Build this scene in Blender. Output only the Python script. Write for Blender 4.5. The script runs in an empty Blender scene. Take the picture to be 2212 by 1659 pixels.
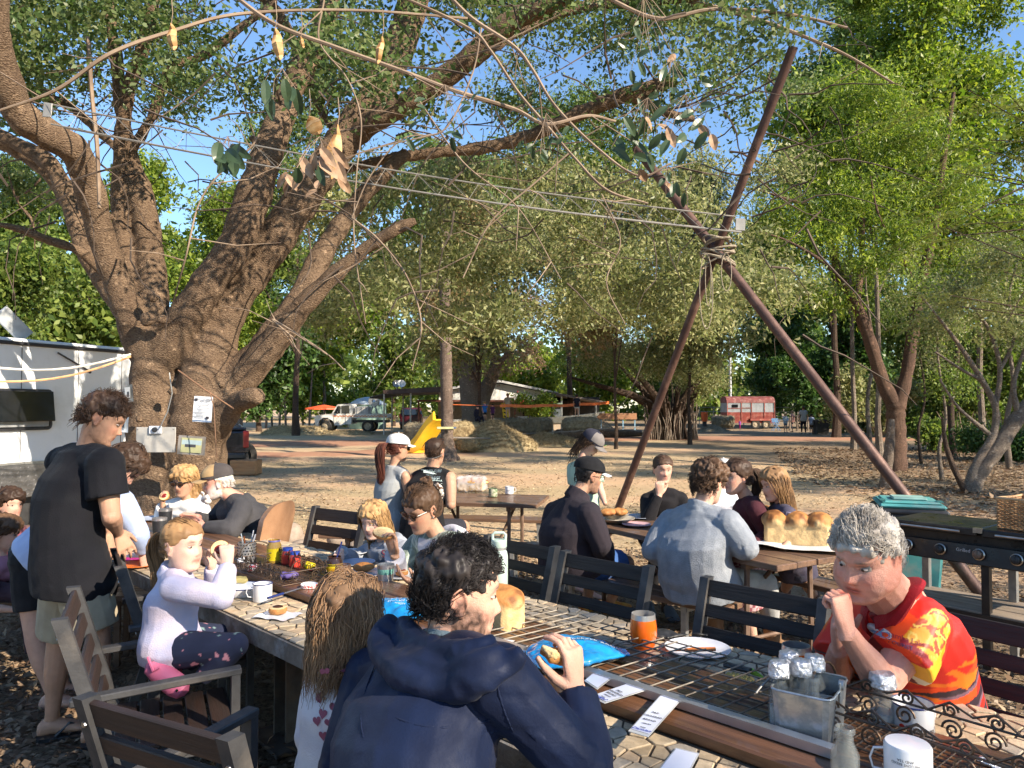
import bpy,math,random
import numpy as np
from mathutils import Vector,Matrix,Euler
from mathutils.bvhtree import BVHTree
SC=bpy.context.scene
COL=SC.collection
R=math.radians
rnd=random.Random(7)
NR=np.random.RandomState(11)
# ---------------------------------------------------------------- camera, sky, sun, exposure
F=1597.0;CX=1106.0;CY=829.5;CAMH=1.65;PITCH=R(1.81)
cam_d=bpy.data.cameras.new('camera');cam=bpy.data.objects.new('camera',cam_d);COL.objects.link(cam)
cam_d.sensor_width=36;cam_d.lens=36*F/2212;cam_d.clip_end=600;cam_d.clip_start=0.05
cam.location=(0,0,CAMH);cam.rotation_euler=(R(90)+PITCH,0,0);SC.camera=cam
SUN_EL=30.0;SUN_DIR=Vector((0.80,-0.60,0)).normalized()
wd=bpy.data.worlds.new('World');SC.world=wd;wd.use_nodes=True
nt=wd.node_tree;bg=nt.nodes['Background'];sk=nt.nodes.new('ShaderNodeTexSky');sk.sky_type='NISHITA'
sk.sun_disc=False;sk.sun_elevation=R(SUN_EL);sk.sun_rotation=math.atan2(SUN_DIR.x,SUN_DIR.y)
sk.air_density=1.15;sk.dust_density=0.1;sk.ozone_density=5.0;sk.altitude=100
nt.links.new(sk.outputs[0],bg.inputs[0]);bg.inputs[1].default_value=0.09
sl=bpy.data.lights.new('sun','SUN');so=bpy.data.objects.new('sun',sl);COL.objects.link(so)
sl.energy=4.1;sl.angle=R(0.6);sl.color=(1.0,0.87,0.70)
sv=Vector((SUN_DIR.x*math.cos(R(SUN_EL)),SUN_DIR.y*math.cos(R(SUN_EL)),math.sin(R(SUN_EL))))
so.rotation_euler=sv.to_track_quat('Z','Y').to_euler();so.location=(10,-8,12)
SC.view_settings.view_transform='Standard';SC.view_settings.look='None'
SC.view_settings.gamma=1;SC.view_settings.use_curve_mapping=False;SC.view_settings.exposure=1.5
SC.render.engine='CYCLES'
cy=SC.cycles;cy.use_denoising=True;cy.max_bounces=6;cy.diffuse_bounces=4;cy.glossy_bounces=3
cy.transmission_bounces=4;cy.transparent_max_bounces=6;cy.sample_clamp_indirect=6;cy.caustics_reflective=False;cy.caustics_refractive=False
cy.use_adaptive_sampling=True;cy.adaptive_threshold=0.02
# ---------------------------------------------------------------- picture-to-place helpers
_cp,_sp=math.cos(PITCH),math.sin(PITCH)
def ray(x,y):
 a,u=(x-CX)/F,-(y-CY)/F
 return Vector((a,_cp-u*_sp,_sp+u*_cp))
def W(x,y,d):
 r=ray(x,y);return Vector((r.x/r.y*d,d,CAMH+r.z/r.y*d))
def G(x,y,z=0.0):
 r=ray(x,y);t=(z-CAMH)/r.z;return Vector((r.x*t,r.y*t,z))
# ---------------------------------------------------------------- materials
MATS={}
def _mix(nt,a,b,fac):
 m=nt.nodes.new('ShaderNodeMix');m.data_type='RGBA'
 for s,v in((m.inputs[6],a),(m.inputs[7],b),(m.inputs[0],fac)):
  if hasattr(v,'links')or isinstance(v,bpy.types.NodeSocket):nt.links.new(v,s)
  elif isinstance(v,(tuple,list)):s.default_value=(*v[:3],1)
  else:s.default_value=v
 return m.outputs[2]
def _noise(nt,vec,scale,detail=4,rough=.55,dist=0.0):
 n=nt.nodes.new('ShaderNodeTexNoise');n.inputs['Scale'].default_value=scale;n.inputs['Detail'].default_value=detail
 n.inputs['Roughness'].default_value=rough;n.inputs['Distortion'].default_value=dist
 nt.links.new(vec,n.inputs['Vector']);return n.outputs['Fac']
def _ramp(nt,fac,pts):
 r=nt.nodes.new('ShaderNodeValToRGB');e=r.color_ramp.elements
 while len(e)<len(pts):e.new(0.5)
 for i,(p,c)in enumerate(pts):
  e[i].position=p;e[i].color=(*c[:3],1)if isinstance(c,(tuple,list))else(c,c,c,1)
 nt.links.new(fac,r.inputs[0]);return r.outputs[0]
def _coord(nt,world=False,stretch=(1,1,1)):
 mp=nt.nodes.new('ShaderNodeMapping');mp.inputs['Scale'].default_value=stretch
 if world:
  g=nt.nodes.new('ShaderNodeNewGeometry');nt.links.new(g.outputs['Position'],mp.inputs[0])
 else:
  g=nt.nodes.new('ShaderNodeTexCoord');nt.links.new(g.outputs['Object'],mp.inputs[0])
 return mp.outputs[0]
def mat(name,col,rough=.6,metal=0.0,col2=None,vs=6,bump=.0,bs=60,stretch=(1,1,1),spec=.5,dirt=None,ds=2.5,world=False,coat=0.0,alpha=1.0,trans=0.0,island=0.0,attr=None,contrast=(.35,.65),sheen=0.0,ior=1.45,sss=0.0):
 if name in MATS:return MATS[name]
 m=bpy.data.materials.new(name);m.use_nodes=True;nt=m.node_tree;b=nt.nodes['Principled BSDF']
 vec=_coord(nt,world,stretch)
 c2=col2 or tuple(min(1,c*0.72)for c in col)
 f=_ramp(nt,_noise(nt,vec,vs,5),[(contrast[0],0.0),(contrast[1],1.0)])
 src=col
 if attr:
  a=nt.nodes.new('ShaderNodeAttribute');a.attribute_name=attr;src=a.outputs['Color']
  hs=nt.nodes.new('ShaderNodeHueSaturation');hs.inputs['Value'].default_value=.82;nt.links.new(src,hs.inputs['Color']);c2=hs.outputs[0]
 c=_mix(nt,src,c2,f)
 if dirt:c=_mix(nt,c,dirt,_ramp(nt,_noise(nt,_coord(nt,world),ds,6,.65),[(.5,0.0),(.72,.75)]))
 if island:
  g=nt.nodes.new('ShaderNodeNewGeometry');hv=nt.nodes.new('ShaderNodeHueSaturation')
  mr=nt.nodes.new('ShaderNodeMapRange');mr.inputs[3].default_value=1-island;mr.inputs[4].default_value=1+island
  nt.links.new(g.outputs['Random Per Island'],mr.inputs[0]);nt.links.new(mr.outputs[0],hv.inputs['Value']);nt.links.new(c,hv.inputs['Color']);c=hv.outputs[0]
 nt.links.new(c,b.inputs['Base Color'])
 b.inputs['Roughness'].default_value=rough;b.inputs['Metallic'].default_value=metal;b.inputs['Specular IOR Level'].default_value=spec
 b.inputs['Coat Weight'].default_value=coat;b.inputs['IOR'].default_value=ior
 if sss:b.inputs['Subsurface Weight'].default_value=sss;b.inputs['Subsurface Radius'].default_value=(.8,.25,.12);b.inputs['Subsurface Scale'].default_value=.01
 if sheen:b.inputs['Sheen Weight'].default_value=sheen
 if alpha<1:b.inputs['Alpha'].default_value=alpha
 if trans:b.inputs['Transmission Weight'].default_value=trans
 if bump:
  bn=nt.nodes.new('ShaderNodeBump');bn.inputs['Strength'].default_value=bump;bn.inputs['Distance'].default_value=0.01
  nt.links.new(_noise(nt,vec,bs,5,.6),bn.inputs['Height']);nt.links.new(bn.outputs[0],b.inputs['Normal'])
  rr=nt.nodes.new('ShaderNodeMapRange');rr.inputs[3].default_value=max(.03,rough-.1);rr.inputs[4].default_value=min(1,rough+.1)
  nt.links.new(f,rr.inputs[0]);nt.links.new(rr.outputs[0],b.inputs['Roughness'])
 MATS[name]=m;return m
def wood(name,c1,c2,axis='X',rough=.5,scale=1.0,bump=.35,coat=0.0):
 st={'X':(1.2,14,14),'Y':(14,1.2,14),'Z':(14,14,1.2)}[axis]
 st=tuple(s*scale for s in st)
 return mat(name,c1,rough,0,c2,2.2,bump,5,st,coat=coat,contrast=(.3,.7))
def leafmat(name,cols,rough=.45,tl=.35):
 if name in MATS:return MATS[name]
 m=bpy.data.materials.new(name);m.use_nodes=True;nt=m.node_tree;b=nt.nodes['Principled BSDF']
 g=nt.nodes.new('ShaderNodeNewGeometry')
 c=_ramp(nt,g.outputs['Random Per Island'],[(i/(len(cols)-1),q)for i,q in enumerate(cols)])
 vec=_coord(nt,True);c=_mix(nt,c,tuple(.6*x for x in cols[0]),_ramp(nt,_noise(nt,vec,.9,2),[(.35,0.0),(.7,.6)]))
 nt.links.new(c,b.inputs['Base Color']);b.inputs['Roughness'].default_value=rough;b.inputs['Specular IOR Level'].default_value=.35
 t=nt.nodes.new('ShaderNodeBsdfTranslucent');hs=nt.nodes.new('ShaderNodeHueSaturation');hs.inputs['Value'].default_value=1.6;hs.inputs['Saturation'].default_value=1.1
 nt.links.new(c,hs.inputs['Color']);nt.links.new(hs.outputs[0],t.inputs[0])
 ms=nt.nodes.new('ShaderNodeMixShader');ms.inputs[0].default_value=tl
 nt.links.new(b.outputs[0],ms.inputs[1]);nt.links.new(t.outputs[0],ms.inputs[2]);nt.links.new(ms.outputs[0],nt.nodes['Material Output'].inputs[0])
 MATS[name]=m;return m
def barkmat(name,c1,c2,c3,scale=1.0,bump=1.0):
 if name in MATS:return MATS[name]
 m=bpy.data.materials.new(name);m.use_nodes=True;nt=m.node_tree;b=nt.nodes['Principled BSDF']
 v=_coord(nt,True);vz=_coord(nt,True,(1,1,2.6))
 big=_ramp(nt,_noise(nt,v,1.4*scale,4),[(.35,0.0),(.65,1.0)]);fine=_noise(nt,vz,24*scale,6,.7,.6)
 vo=nt.nodes.new('ShaderNodeTexVoronoi');vo.inputs['Scale'].default_value=30*scale;nt.links.new(vz,vo.inputs['Vector'])
 c=_mix(nt,c1,c2,big);c=_mix(nt,c,c3,_ramp(nt,fine,[(.42,0.0),(.62,.9)]))
 c=_mix(nt,c,tuple(min(1,x*2.2)for x in c1),_ramp(nt,_noise(nt,v,9*scale,3),[(.62,0.0),(.72,.5)]))
 nt.links.new(c,b.inputs['Base Color']);b.inputs['Roughness'].default_value=.85;b.inputs['Specular IOR Level'].default_value=.2
 ad=nt.nodes.new('ShaderNodeMath');ad.operation='ADD';nt.links.new(fine,ad.inputs[0]);nt.links.new(vo.outputs['Distance'],ad.inputs[1])
 bn=nt.nodes.new('ShaderNodeBump');bn.inputs['Strength'].default_value=bump;bn.inputs['Distance'].default_value=.03
 nt.links.new(ad.outputs[0],bn.inputs['Height']);nt.links.new(bn.outputs[0],b.inputs['Normal'])
 MATS[name]=m;return m
# ---------------------------------------------------------------- object helpers
WM={}
def tag(o,label=None,cat=None,group=None,kind=None):
 if label:o['label']=label
 if cat:o['category']=cat
 if group:o['group']=group
 if kind:o['kind']=kind
 return o
def thing(name,label,cat,loc=(0,0,0),rz=0.0,group=None,kind=None):
 o=bpy.data.objects.new(name,None);COL.objects.link(o);o.empty_display_size=.1
 o.location=loc;o.rotation_euler=(0,0,rz)
 WM[o.name]=Matrix.Translation(Vector(loc))@Matrix.Rotation(rz,4,'Z')
 return tag(o,label,cat,group,kind)
def link_mesh(name,me,parent=None,m=None):
 o=bpy.data.objects.new(name,me);COL.objects.link(o)
 if m is not None and not me.materials:me.materials.append(m)
 if parent:o.parent=parent
 WM[o.name]=WM.get(parent.name,Matrix())if parent else Matrix()
 return o
def np_mesh(name,V,faces_flat,sizes,smooth=False,mi=None):
 """fast mesh from arrays"""
 me=bpy.data.meshes.new(name);nv=len(V);nl=len(faces_flat);nf=len(sizes)
 me.vertices.add(nv);me.vertices.foreach_set('co',np.asarray(V,np.float32).ravel())
 me.loops.add(nl);me.loops.foreach_set('vertex_index',np.asarray(faces_flat,np.int32))
 st=np.zeros(nf,np.int32);st[1:]=np.cumsum(sizes)[:-1]
 me.polygons.add(nf);me.polygons.foreach_set('loop_start',st);me.polygons.foreach_set('loop_total',np.asarray(sizes,np.int32))
 if mi is not None:me.polygons.foreach_set('material_index',np.asarray(mi,np.int32))
 me.update(calc_edges=True)
 if smooth:me.polygons.foreach_set('use_smooth',np.ones(nf,bool))
 return me
def frame_from(d,up=(0,0,1)):
 d=Vector(d).normalized();up=Vector(up)
 x=d.cross(up)
 if x.length<1e-4:x=d.cross(Vector((0,1,0)))
 x.normalize();y=x.cross(d);return x,y,d
class MB:
 def __init__(s):s.v=[];s.f=[];s.mi=[]
 def add(s,vs,fs,mi=0,M=None):
  o=len(s.v)
  s.v+=[tuple(M@Vector(p))for p in vs]if M is not None else[tuple(p)for p in vs]
  s.f+=[tuple(i+o for i in f)for f in fs];s.mi+=[mi]*len(fs);return s
 def box(s,c,sz,rot=None,mi=0,bev=0.0,M=None,taper=1.0):
  x,y,z=(q/2 for q in sz)
  T=Matrix.Translation(Vector(c))
  if rot is not None:T=T@(rot if isinstance(rot,Matrix)else Euler(rot).to_matrix().to_4x4())
  if M is not None:T=M@T
  if bev<=0:
   vs=[(sx*x*(taper if sz_>0 else 1),sy*y*(taper if sz_>0 else 1),sz_*z)for sz_ in(-1,1)for sx,sy in((-1,-1),(1,-1),(1,1),(-1,1))]
   fs=[(3,2,1,0),(4,5,6,7),(0,1,5,4),(1,2,6,5),(2,3,7,6),(3,0,4,7)]
   return s.add(vs,fs,mi,T)
  b=min(bev,x*.9,y*.9,z*.9);vs=[]
  for zz,k in((-z,1),(-z+b,0),(z-b,0),(z,1)):
   xx,yy=(x-b,y-b)if k else(x,y)
   for(px,py)in((-xx,-yy+b*(1-k)),(-xx+b*(1-k),-yy),(xx-b*(1-k),-yy),(xx,-yy+b*(1-k)),(xx,yy-b*(1-k)),(xx-b*(1-k),yy),(-xx+b*(1-k),yy),(-xx,yy-b*(1-k))):
    t=taper if zz>0 else 1;vs.append((px*t,py*t,zz))
  fs=[tuple(range(7,-1,-1)),tuple(range(24,32))]
  for r in range(3):
   for i in range(8):j=(i+1)%8;fs.append((r*8+i,r*8+j,(r+1)*8+j,(r+1)*8+i))
  return s.add(vs,fs,mi,T)
 def tube(s,pts,rad,n=8,mi=0,cap=True,flat=1.0,up=(0,0,1),M=None,closed=False):
  pts=[Vector(p)for p in pts];k=len(pts)
  if not hasattr(rad,'__len__'):rad=[rad]*k
  rings=[];px=None
  for i,p in enumerate(pts):
   d=(pts[min(i+1,k-1)]-pts[max(i-1,0)])if not closed else(pts[(i+1)%k]-pts[(i-1)%k])
   if d.length<1e-9:d=Vector((0,0,1))
   d.normalize()
   if px is None:px,_,_=frame_from(d,up)
   else:
    px=px-d*px.dot(d)
    if px.length<1e-5:px,_,_=frame_from(d,up)
    px.normalize()
   py=px.cross(d);r=rad[i]
   rings.append([p+px*(r*math.cos(2*math.pi*j/n))+py*(r*flat*math.sin(2*math.pi*j/n))for j in range(n)])
  vs=[q for rg in rings for q in rg];fs=[]
  for i in range(k if closed else k-1):
   for j in range(n):
    a,b=i*n+j,i*n+(j+1)%n;c=((i+1)%k)*n
    fs.append((a,b,c+(j+1)%n,c+j))
  if cap and not closed:fs.append(tuple(range(n-1,-1,-1)));fs.append(tuple((k-1)*n+j for j in range(n)))
  return s.add(vs,fs,mi,M)
 def rings(s,rg,mi=0,cap=True,M=None,closed=True):
  """loft list of rings (each list of points, same count)"""
  n=len(rg[0]);k=len(rg);vs=[q for r in rg for q in r];fs=[]
  for i in range(k-1):
   for j in range(n if closed else n-1):fs.append((i*n+j,i*n+(j+1)%n,(i+1)*n+(j+1)%n,(i+1)*n+j))
  if cap:fs.append(tuple(range(n-1,-1,-1)));fs.append(tuple((k-1)*n+j for j in range(n)))
  return s.add(vs,fs,mi,M)
 def lathe(s,prof,c=(0,0,0),n=24,mi=0,M=None,cap=False,arc=None):
  c=Vector(c);rg=[[(c.x+r*math.cos(2*math.pi*j/n),c.y+r*math.sin(2*math.pi*j/n),c.z+z)for j in range(n)]for r,z in prof]
  return s.rings(rg,mi,cap,M)
 def sphere(s,c,r,n=12,m=8,mi=0,M=None):
  if not hasattr(r,'__len__'):r=(r,r,r)
  c=Vector(c);rg=[]
  for i in range(m+1):
   a=math.pi*i/m-math.pi/2;q=max(math.cos(a),1e-3)
   rg.append([(c.x+r[0]*q*math.cos(2*math.pi*j/n),c.y+r[1]*q*math.sin(2*math.pi*j/n),c.z+r[2]*math.sin(a))for j in range(n)])
  return s.rings(rg,mi,True,M)
 def prism(s,poly,z0,z1,mi=0,M=None,inset=0.0):
  n=len(poly);vs=[(x,y,z0)for x,y in poly]+[(x,y,z1)for x,y in poly]
  fs=[tuple(range(n-1,-1,-1)),tuple(range(n,2*n))]+[(i,(i+1)%n,n+(i+1)%n,n+i)for i in range(n)]
  return s.add(vs,fs,mi,M)
 def quad(s,a,b,c,d,mi=0):return s.add([a,b,c,d],[(0,1,2,3)],mi)
 def grid(s,fn,nu,nv,mi=0,M=None):
  vs=[fn(i/nu,j/nv)for i in range(nu+1)for j in range(nv+1)]
  fs=[(i*(nv+1)+j,(i+1)*(nv+1)+j,(i+1)*(nv+1)+j+1,i*(nv+1)+j+1)for i in range(nu)for j in range(nv)]
  return s.add(vs,fs,mi,M)
 def mesh(s,name,smooth=False,M=None):
  me=bpy.data.meshes.new(name);me.from_pydata(s.v,[],s.f);me.update()
  if M is not None:me.transform(M)
  if any(s.mi):me.polygons.foreach_set('material_index',s.mi)
  if smooth:smooth_mesh(me)
  return me
 def build(s,name,m,parent=None,smooth=False,world=False):
  M=None
  if world and parent is not None:M=WM.get(parent.name,Matrix()).inverted()
  me=s.mesh(name,smooth,M)
  for q in(m if isinstance(m,(list,tuple))else[m]):me.materials.append(q)
  return link_mesh(name,me,parent)
def smooth_mesh(me,angle=38):
 me.polygons.foreach_set('use_smooth',np.ones(len(me.polygons),bool))
 try:me.set_sharp_from_angle(angle=R(angle))
 except Exception:pass
def copy_tree(o,parent=None,first=None):
 c=o.copy();COL.objects.link(c);c.parent=parent;WM[c.name]=WM.get(o.name,Matrix())
 if parent is not None and 'label' in c:pass
 for ch in list(o.children):copy_tree(ch,c)
 return c
_ROT=np.array(Euler((.7,1.1,.5)).to_matrix())
def vnoise(P,scale,seed=0):
 """smooth 3-D value noise in numpy, about -1..1"""
 P=np.asarray(P,float)@_ROT*scale+seed*17.31
 i=np.floor(P).astype(np.int64);f=P-i;f=f*f*(3-2*f)
 def h(a,b,c):
  n=(a*73856093)^(b*19349663)^(c*83492791)^(seed*2654435)
  n=(n^(n>>13))*1274126177&0x7fffffff
  return(n%65536)/32768.0-1
 r=0
 for dx in(0,1):
  for dy in(0,1):
   for dz in(0,1):
    w=(f[:,0]if dx else 1-f[:,0])*(f[:,1]if dy else 1-f[:,1])*(f[:,2]if dz else 1-f[:,2])
    r=r+w*h(i[:,0]+dx,i[:,1]+dy,i[:,2]+dz)
 return r
def spline(pts,n):
 """Catmull-Rom through rows of numbers -> n rows"""
 P=np.array([list(p)for p in pts],float);k=len(P)
 if k<3:return np.array([P[0]+(P[-1]-P[0])*t for t in np.linspace(0,1,n)])
 Q=np.vstack([2*P[0]-P[1],P,2*P[-1]-P[-2]]);out=[]
 for t in np.linspace(0,k-1-1e-9,n):
  i=int(t);f=t-i;a,b,c,d=Q[i],Q[i+1],Q[i+2],Q[i+3]
  out.append(.5*((2*b)+(-a+c)*f+(2*a-5*b+4*c-d)*f*f+(-a+3*b-3*c+d)*f**3))
 return np.array(out)
def text_mesh(s,size=1.0,depth=0.0,align='CENTER',space=1.0,shear=0.0):
 cu=bpy.data.curves.new('t','FONT');cu.body=s;cu.size=size;cu.extrude=depth;cu.align_x=align;cu.align_y='CENTER';cu.space_line=space;cu.shear=shear
 cu.resolution_u=2
 o=bpy.data.objects.new('t',cu);COL.objects.link(o)
 dg=bpy.context.evaluated_depsgraph_get();me=bpy.data.meshes.new_from_object(o.evaluated_get(dg))
 bpy.data.objects.remove(o);bpy.data.curves.remove(cu);return me
def text_on(s,size,M,m,parent=None,name='lettering',depth=0.0005,align='CENTER',space=1.0,shear=0.0):
 """flat lettering: M maps text plane (x right, y up, z out) to the place"""
 me=text_mesh(s,size,depth,align,space,shear);me.transform((WM[parent.name].inverted()if parent else Matrix())@M);me.materials.clear();me.materials.append(m)
 return link_mesh(name,me,parent)
def plane_M(o,xdir,ydir):
 x=Vector(xdir).normalized();z=x.cross(Vector(ydir)).normalized();y=z.cross(x)
 return Matrix.Translation(Vector(o))@Matrix((x,y,z)).transposed().to_4x4()
# ---------------------------------------------------------------- ground
def ground_material():
 m=bpy.data.materials.new('dry_ground');m.use_nodes=True;nt=m.node_tree;b=nt.nodes['Principled BSDF']
 v=_coord(nt,True);vx=_coord(nt,True,(.35,1,1))
 dust=_mix(nt,(.55,.35,.21),(.64,.45,.29),_noise(nt,v,3,5))
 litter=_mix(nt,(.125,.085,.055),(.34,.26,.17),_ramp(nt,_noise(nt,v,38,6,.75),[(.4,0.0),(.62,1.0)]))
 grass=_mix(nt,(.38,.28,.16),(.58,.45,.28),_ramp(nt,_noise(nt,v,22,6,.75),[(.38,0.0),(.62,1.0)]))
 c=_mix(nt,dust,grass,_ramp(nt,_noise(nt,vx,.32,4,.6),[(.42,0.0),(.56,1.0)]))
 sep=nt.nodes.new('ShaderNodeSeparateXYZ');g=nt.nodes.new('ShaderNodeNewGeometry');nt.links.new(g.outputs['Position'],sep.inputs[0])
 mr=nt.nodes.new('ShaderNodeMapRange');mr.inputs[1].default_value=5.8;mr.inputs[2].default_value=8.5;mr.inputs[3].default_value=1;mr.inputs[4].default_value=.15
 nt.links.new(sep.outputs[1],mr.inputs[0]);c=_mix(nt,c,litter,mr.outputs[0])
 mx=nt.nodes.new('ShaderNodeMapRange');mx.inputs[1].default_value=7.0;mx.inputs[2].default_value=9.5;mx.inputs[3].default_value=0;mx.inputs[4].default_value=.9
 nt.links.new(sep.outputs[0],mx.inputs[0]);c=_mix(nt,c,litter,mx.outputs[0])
 nt.links.new(c,b.inputs['Base Color']);b.inputs['Roughness'].default_value=.95;b.inputs['Specular IOR Level'].default_value=.15
 bn=nt.nodes.new('ShaderNodeBump');bn.inputs['Strength'].default_value=.8;bn.inputs['Distance'].default_value=.03
 nt.links.new(_noise(nt,v,26,8,.75),bn.inputs['Height']);nt.links.new(bn.outputs[0],b.inputs['Normal']);return m
gm=ground_material()
def gz(x,y):return 0.0
def ground():
 xs=np.concatenate([np.linspace(-400,-42,12),np.linspace(-40,40,130),np.linspace(42,400,12)])
 ys=np.concatenate([np.linspace(-60,-4,8),np.linspace(-3,60,110),np.linspace(62,500,14)])
 X,Y=np.meshgrid(xs,ys,indexing='ij');P=np.stack([X.ravel(),Y.ravel(),0*X.ravel()],1)
 Z=.035*vnoise(P,.6,1)+.02*vnoise(P,1.7,2)-.03;P[:,2]=Z
 n,k=len(xs),len(ys);i,j=np.meshgrid(np.arange(n-1),np.arange(k-1),indexing='ij');a=(i*k+j).ravel()
 Fq=np.stack([a,a+k,a+k+1,a+1],1)
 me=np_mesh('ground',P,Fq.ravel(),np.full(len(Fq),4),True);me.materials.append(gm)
 tag(link_mesh('ground',me),kind='structure')
ground()
# dirt track across the clearing
def strip(name,pts,w,z,m,lab=None):
 b=MB();L=spline(pts,60)
 rg=[]
 for i,p in enumerate(L):
  q=L[min(i+1,59)]-L[max(i-1,0)];nrm=Vector((-q[1],q[0],0)).normalized();ww=w*(1+.15*math.sin(i*.7)+.1*math.sin(i*1.9))
  rg.append([(p[0]+nrm.x*ww*t,p[1]+nrm.y*ww*t,z-.07*abs(t)**3)for t in np.linspace(-1,1,7)])
 b.rings(rg,cap=False,closed=False);return tag(b.build(name,m,smooth=True),kind='structure')
red=mat('red_dirt',(.40,.215,.13),.95,col2=(.31,.15,.085),vs=3,bump=.6,bs=30,world=True)
strip('dirt_road',[(-40,34),(-18,33),(-5,36),(8,40),(25,39),(45,42)],2.6,.035,red)
strip('track',[(-30,29),(-14,26),(-6,27),(-2,33)],1.6,.032,red)
# ---------------------------------------------------------------- foliage helpers
def leaf_cards(P,size,aspect=.45,rs=NR,droop=0.0,fold=False):
 """one small 4-sided leaf per point"""
 n=len(P);a=rs.normal(size=(n,3));a[:,2]-=droop;a/=np.linalg.norm(a,axis=1)[:,None]
 b=rs.normal(size=(n,3));b-=a*(a*b).sum(1)[:,None];b/=np.linalg.norm(b,axis=1)[:,None]
 s=(size*(.6+.8*rs.rand(n)))[:,None];c=np.cross(a,b)*s*.12
 V=np.stack([P,P+a*s*.5+b*s*aspect*.5+c,P+a*s,P+a*s*.5-b*s*aspect*.5+c],1).reshape(-1,3)
 return V
def leaf_mesh(name,V,m,parent=None,kind=None,world=True):
 if parent is not None and world:
  Mi=np.array(WM[parent.name].inverted());V=V@Mi[:3,:3].T+Mi[:3,3]
 n=len(V)//4;me=np_mesh(name,V,np.arange(n*4),np.full(n,4));me.materials.append(m)
 o=link_mesh(name,me,parent)
 if kind:o['kind']=kind
 return o
def blob_points(blobs,n,clump=14,cr=.35,rs=NR,shell=.55):
 """points grouped in small sprays inside a union of ellipsoids: blobs = (centre, radii)"""
 vol=np.array([r[0]*r[1]*r[2]for _,r in blobs])**.8;vol/=vol.sum();out=[]
 for(c,r),w in zip(blobs,vol):
  k=max(1,int(n*w/clump));d=rs.normal(size=(k,3));d/=np.linalg.norm(d,axis=1)[:,None]
  q=shell+(1-shell)*rs.rand(k);q=np.where(rs.rand(k)<.3,rs.rand(k)**.5,q)
  ctr=np.array(c)+d*q[:,None]*np.array(r)*(1+.12*rs.normal(size=(k,1)))
  ctr=np.repeat(ctr,clump,0);out.append(ctr+rs.normal(size=(len(ctr),3))*cr*(.5+rs.rand(len(ctr),1))*.5)
 P=np.concatenate(out);return P[P[:,2]>.05]
def tree(name,label,x,y,h,trunk_r,crown,n,leaf,m,bark,group=None,seed=1,lean=(0,0),clump=16,cr=.35,limbs=7,cat='tree',trunk_top=.7,aspect=.45,shell=.55,fork=None):
 """crown: list of ((dx,dy,z),(rx,ry,rz)) about the base"""
 rs=np.random.RandomState(seed);rr=random.Random(seed);t=thing(name,label,cat,(x,y,0),0,group);b=MB()
 top=Vector((lean[0],lean[1],h*trunk_top));k=9
 path=[Vector((lean[0]*(i/k)**1.3+rr.uniform(-1,1)*trunk_r*.5*(i>0),lean[1]*(i/k)**1.3+rr.uniform(-1,1)*trunk_r*.5*(i>0),-.1+(h*trunk_top+.1)*i/k))for i in range(k+1)]
 b.tube(path,[trunk_r*(1.35 if i==0 else 1.0)*(1-.75*i/k)for i in range(k+1)],9)
 for j in range(limbs):
  c,r=crown[j%len(crown)];i0=rr.randint(3,k-1);s=path[i0];e=Vector(c)+Vector((rr.uniform(-.6,.6)*r[0],rr.uniform(-.6,.6)*r[1],rr.uniform(-.4,.6)*r[2]))
  mid=s.lerp(e,.5)+Vector((rr.uniform(-.3,.3),rr.uniform(-.3,.3),.15))*r[0]*.4;q=trunk_r*(1-.75*i0/k)*.6
  pts=spline([tuple(s),tuple(mid),tuple(e)],7);b.tube([Vector(p)for p in pts],[q*(1-.8*a/6)for a in range(7)],6)
  for w in range(3):
   p0=Vector(pts[rr.randint(2,5)]);e2=p0+Vector((rr.uniform(-1,1)*r[0],rr.uniform(-1,1)*r[1],rr.uniform(-.2,.9)*r[2]))*.6
   b.tube([p0,p0.lerp(e2,.5)+Vector((0,0,.1*r[2])),e2],[q*.4,q*.25,q*.08],5)
 b.build('trunk',bark,t,smooth=True)
 ra=np.mean([r for _,r in crown],0);nb_=len(crown);P=blob_points([((0,0,5000),tuple(ra))],int(n*1.5/nb_),clump,cr*.72,rs,shell)-np.array([0,0,5000]);V=leaf_cards(P,leaf*1.5,aspect,rs,.3)
 me=np_mesh('crown',V,np.arange(len(V)),np.full(len(V)//4,4));me.materials.append(m)
 for c,r in crown:o=link_mesh('crown',me,t);o.location=c;k=(r[0]*r[1]*r[2]/(ra[0]*ra[1]*ra[2]))**.33;o.scale=(k,k,k);o.rotation_euler=(rr.uniform(-.25,.25),rr.uniform(-.25,.25),rr.uniform(0,6.28))
 return t
# ---------------------------------------------------------------- vegetation
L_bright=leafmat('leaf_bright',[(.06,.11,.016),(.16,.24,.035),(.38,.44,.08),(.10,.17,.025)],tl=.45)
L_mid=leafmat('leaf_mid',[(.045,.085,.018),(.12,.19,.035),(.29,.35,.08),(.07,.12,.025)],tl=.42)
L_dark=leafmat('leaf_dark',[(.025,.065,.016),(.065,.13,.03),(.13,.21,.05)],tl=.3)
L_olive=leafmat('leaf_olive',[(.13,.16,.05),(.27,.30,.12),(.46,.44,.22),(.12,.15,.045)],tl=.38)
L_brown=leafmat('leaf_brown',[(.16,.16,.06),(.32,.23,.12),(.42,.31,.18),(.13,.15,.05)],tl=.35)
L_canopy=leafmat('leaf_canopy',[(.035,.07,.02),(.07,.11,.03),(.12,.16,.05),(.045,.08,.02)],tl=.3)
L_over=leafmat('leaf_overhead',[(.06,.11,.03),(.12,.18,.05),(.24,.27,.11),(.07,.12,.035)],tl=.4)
B_fig=barkmat('fig_bark',(.26,.18,.115),(.17,.115,.072),(.075,.045,.03),1.5,.7)
B_dark=barkmat('dark_bark',(.14,.095,.07),(.09,.06,.045),(.04,.028,.02),1.2,1.0)
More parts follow.
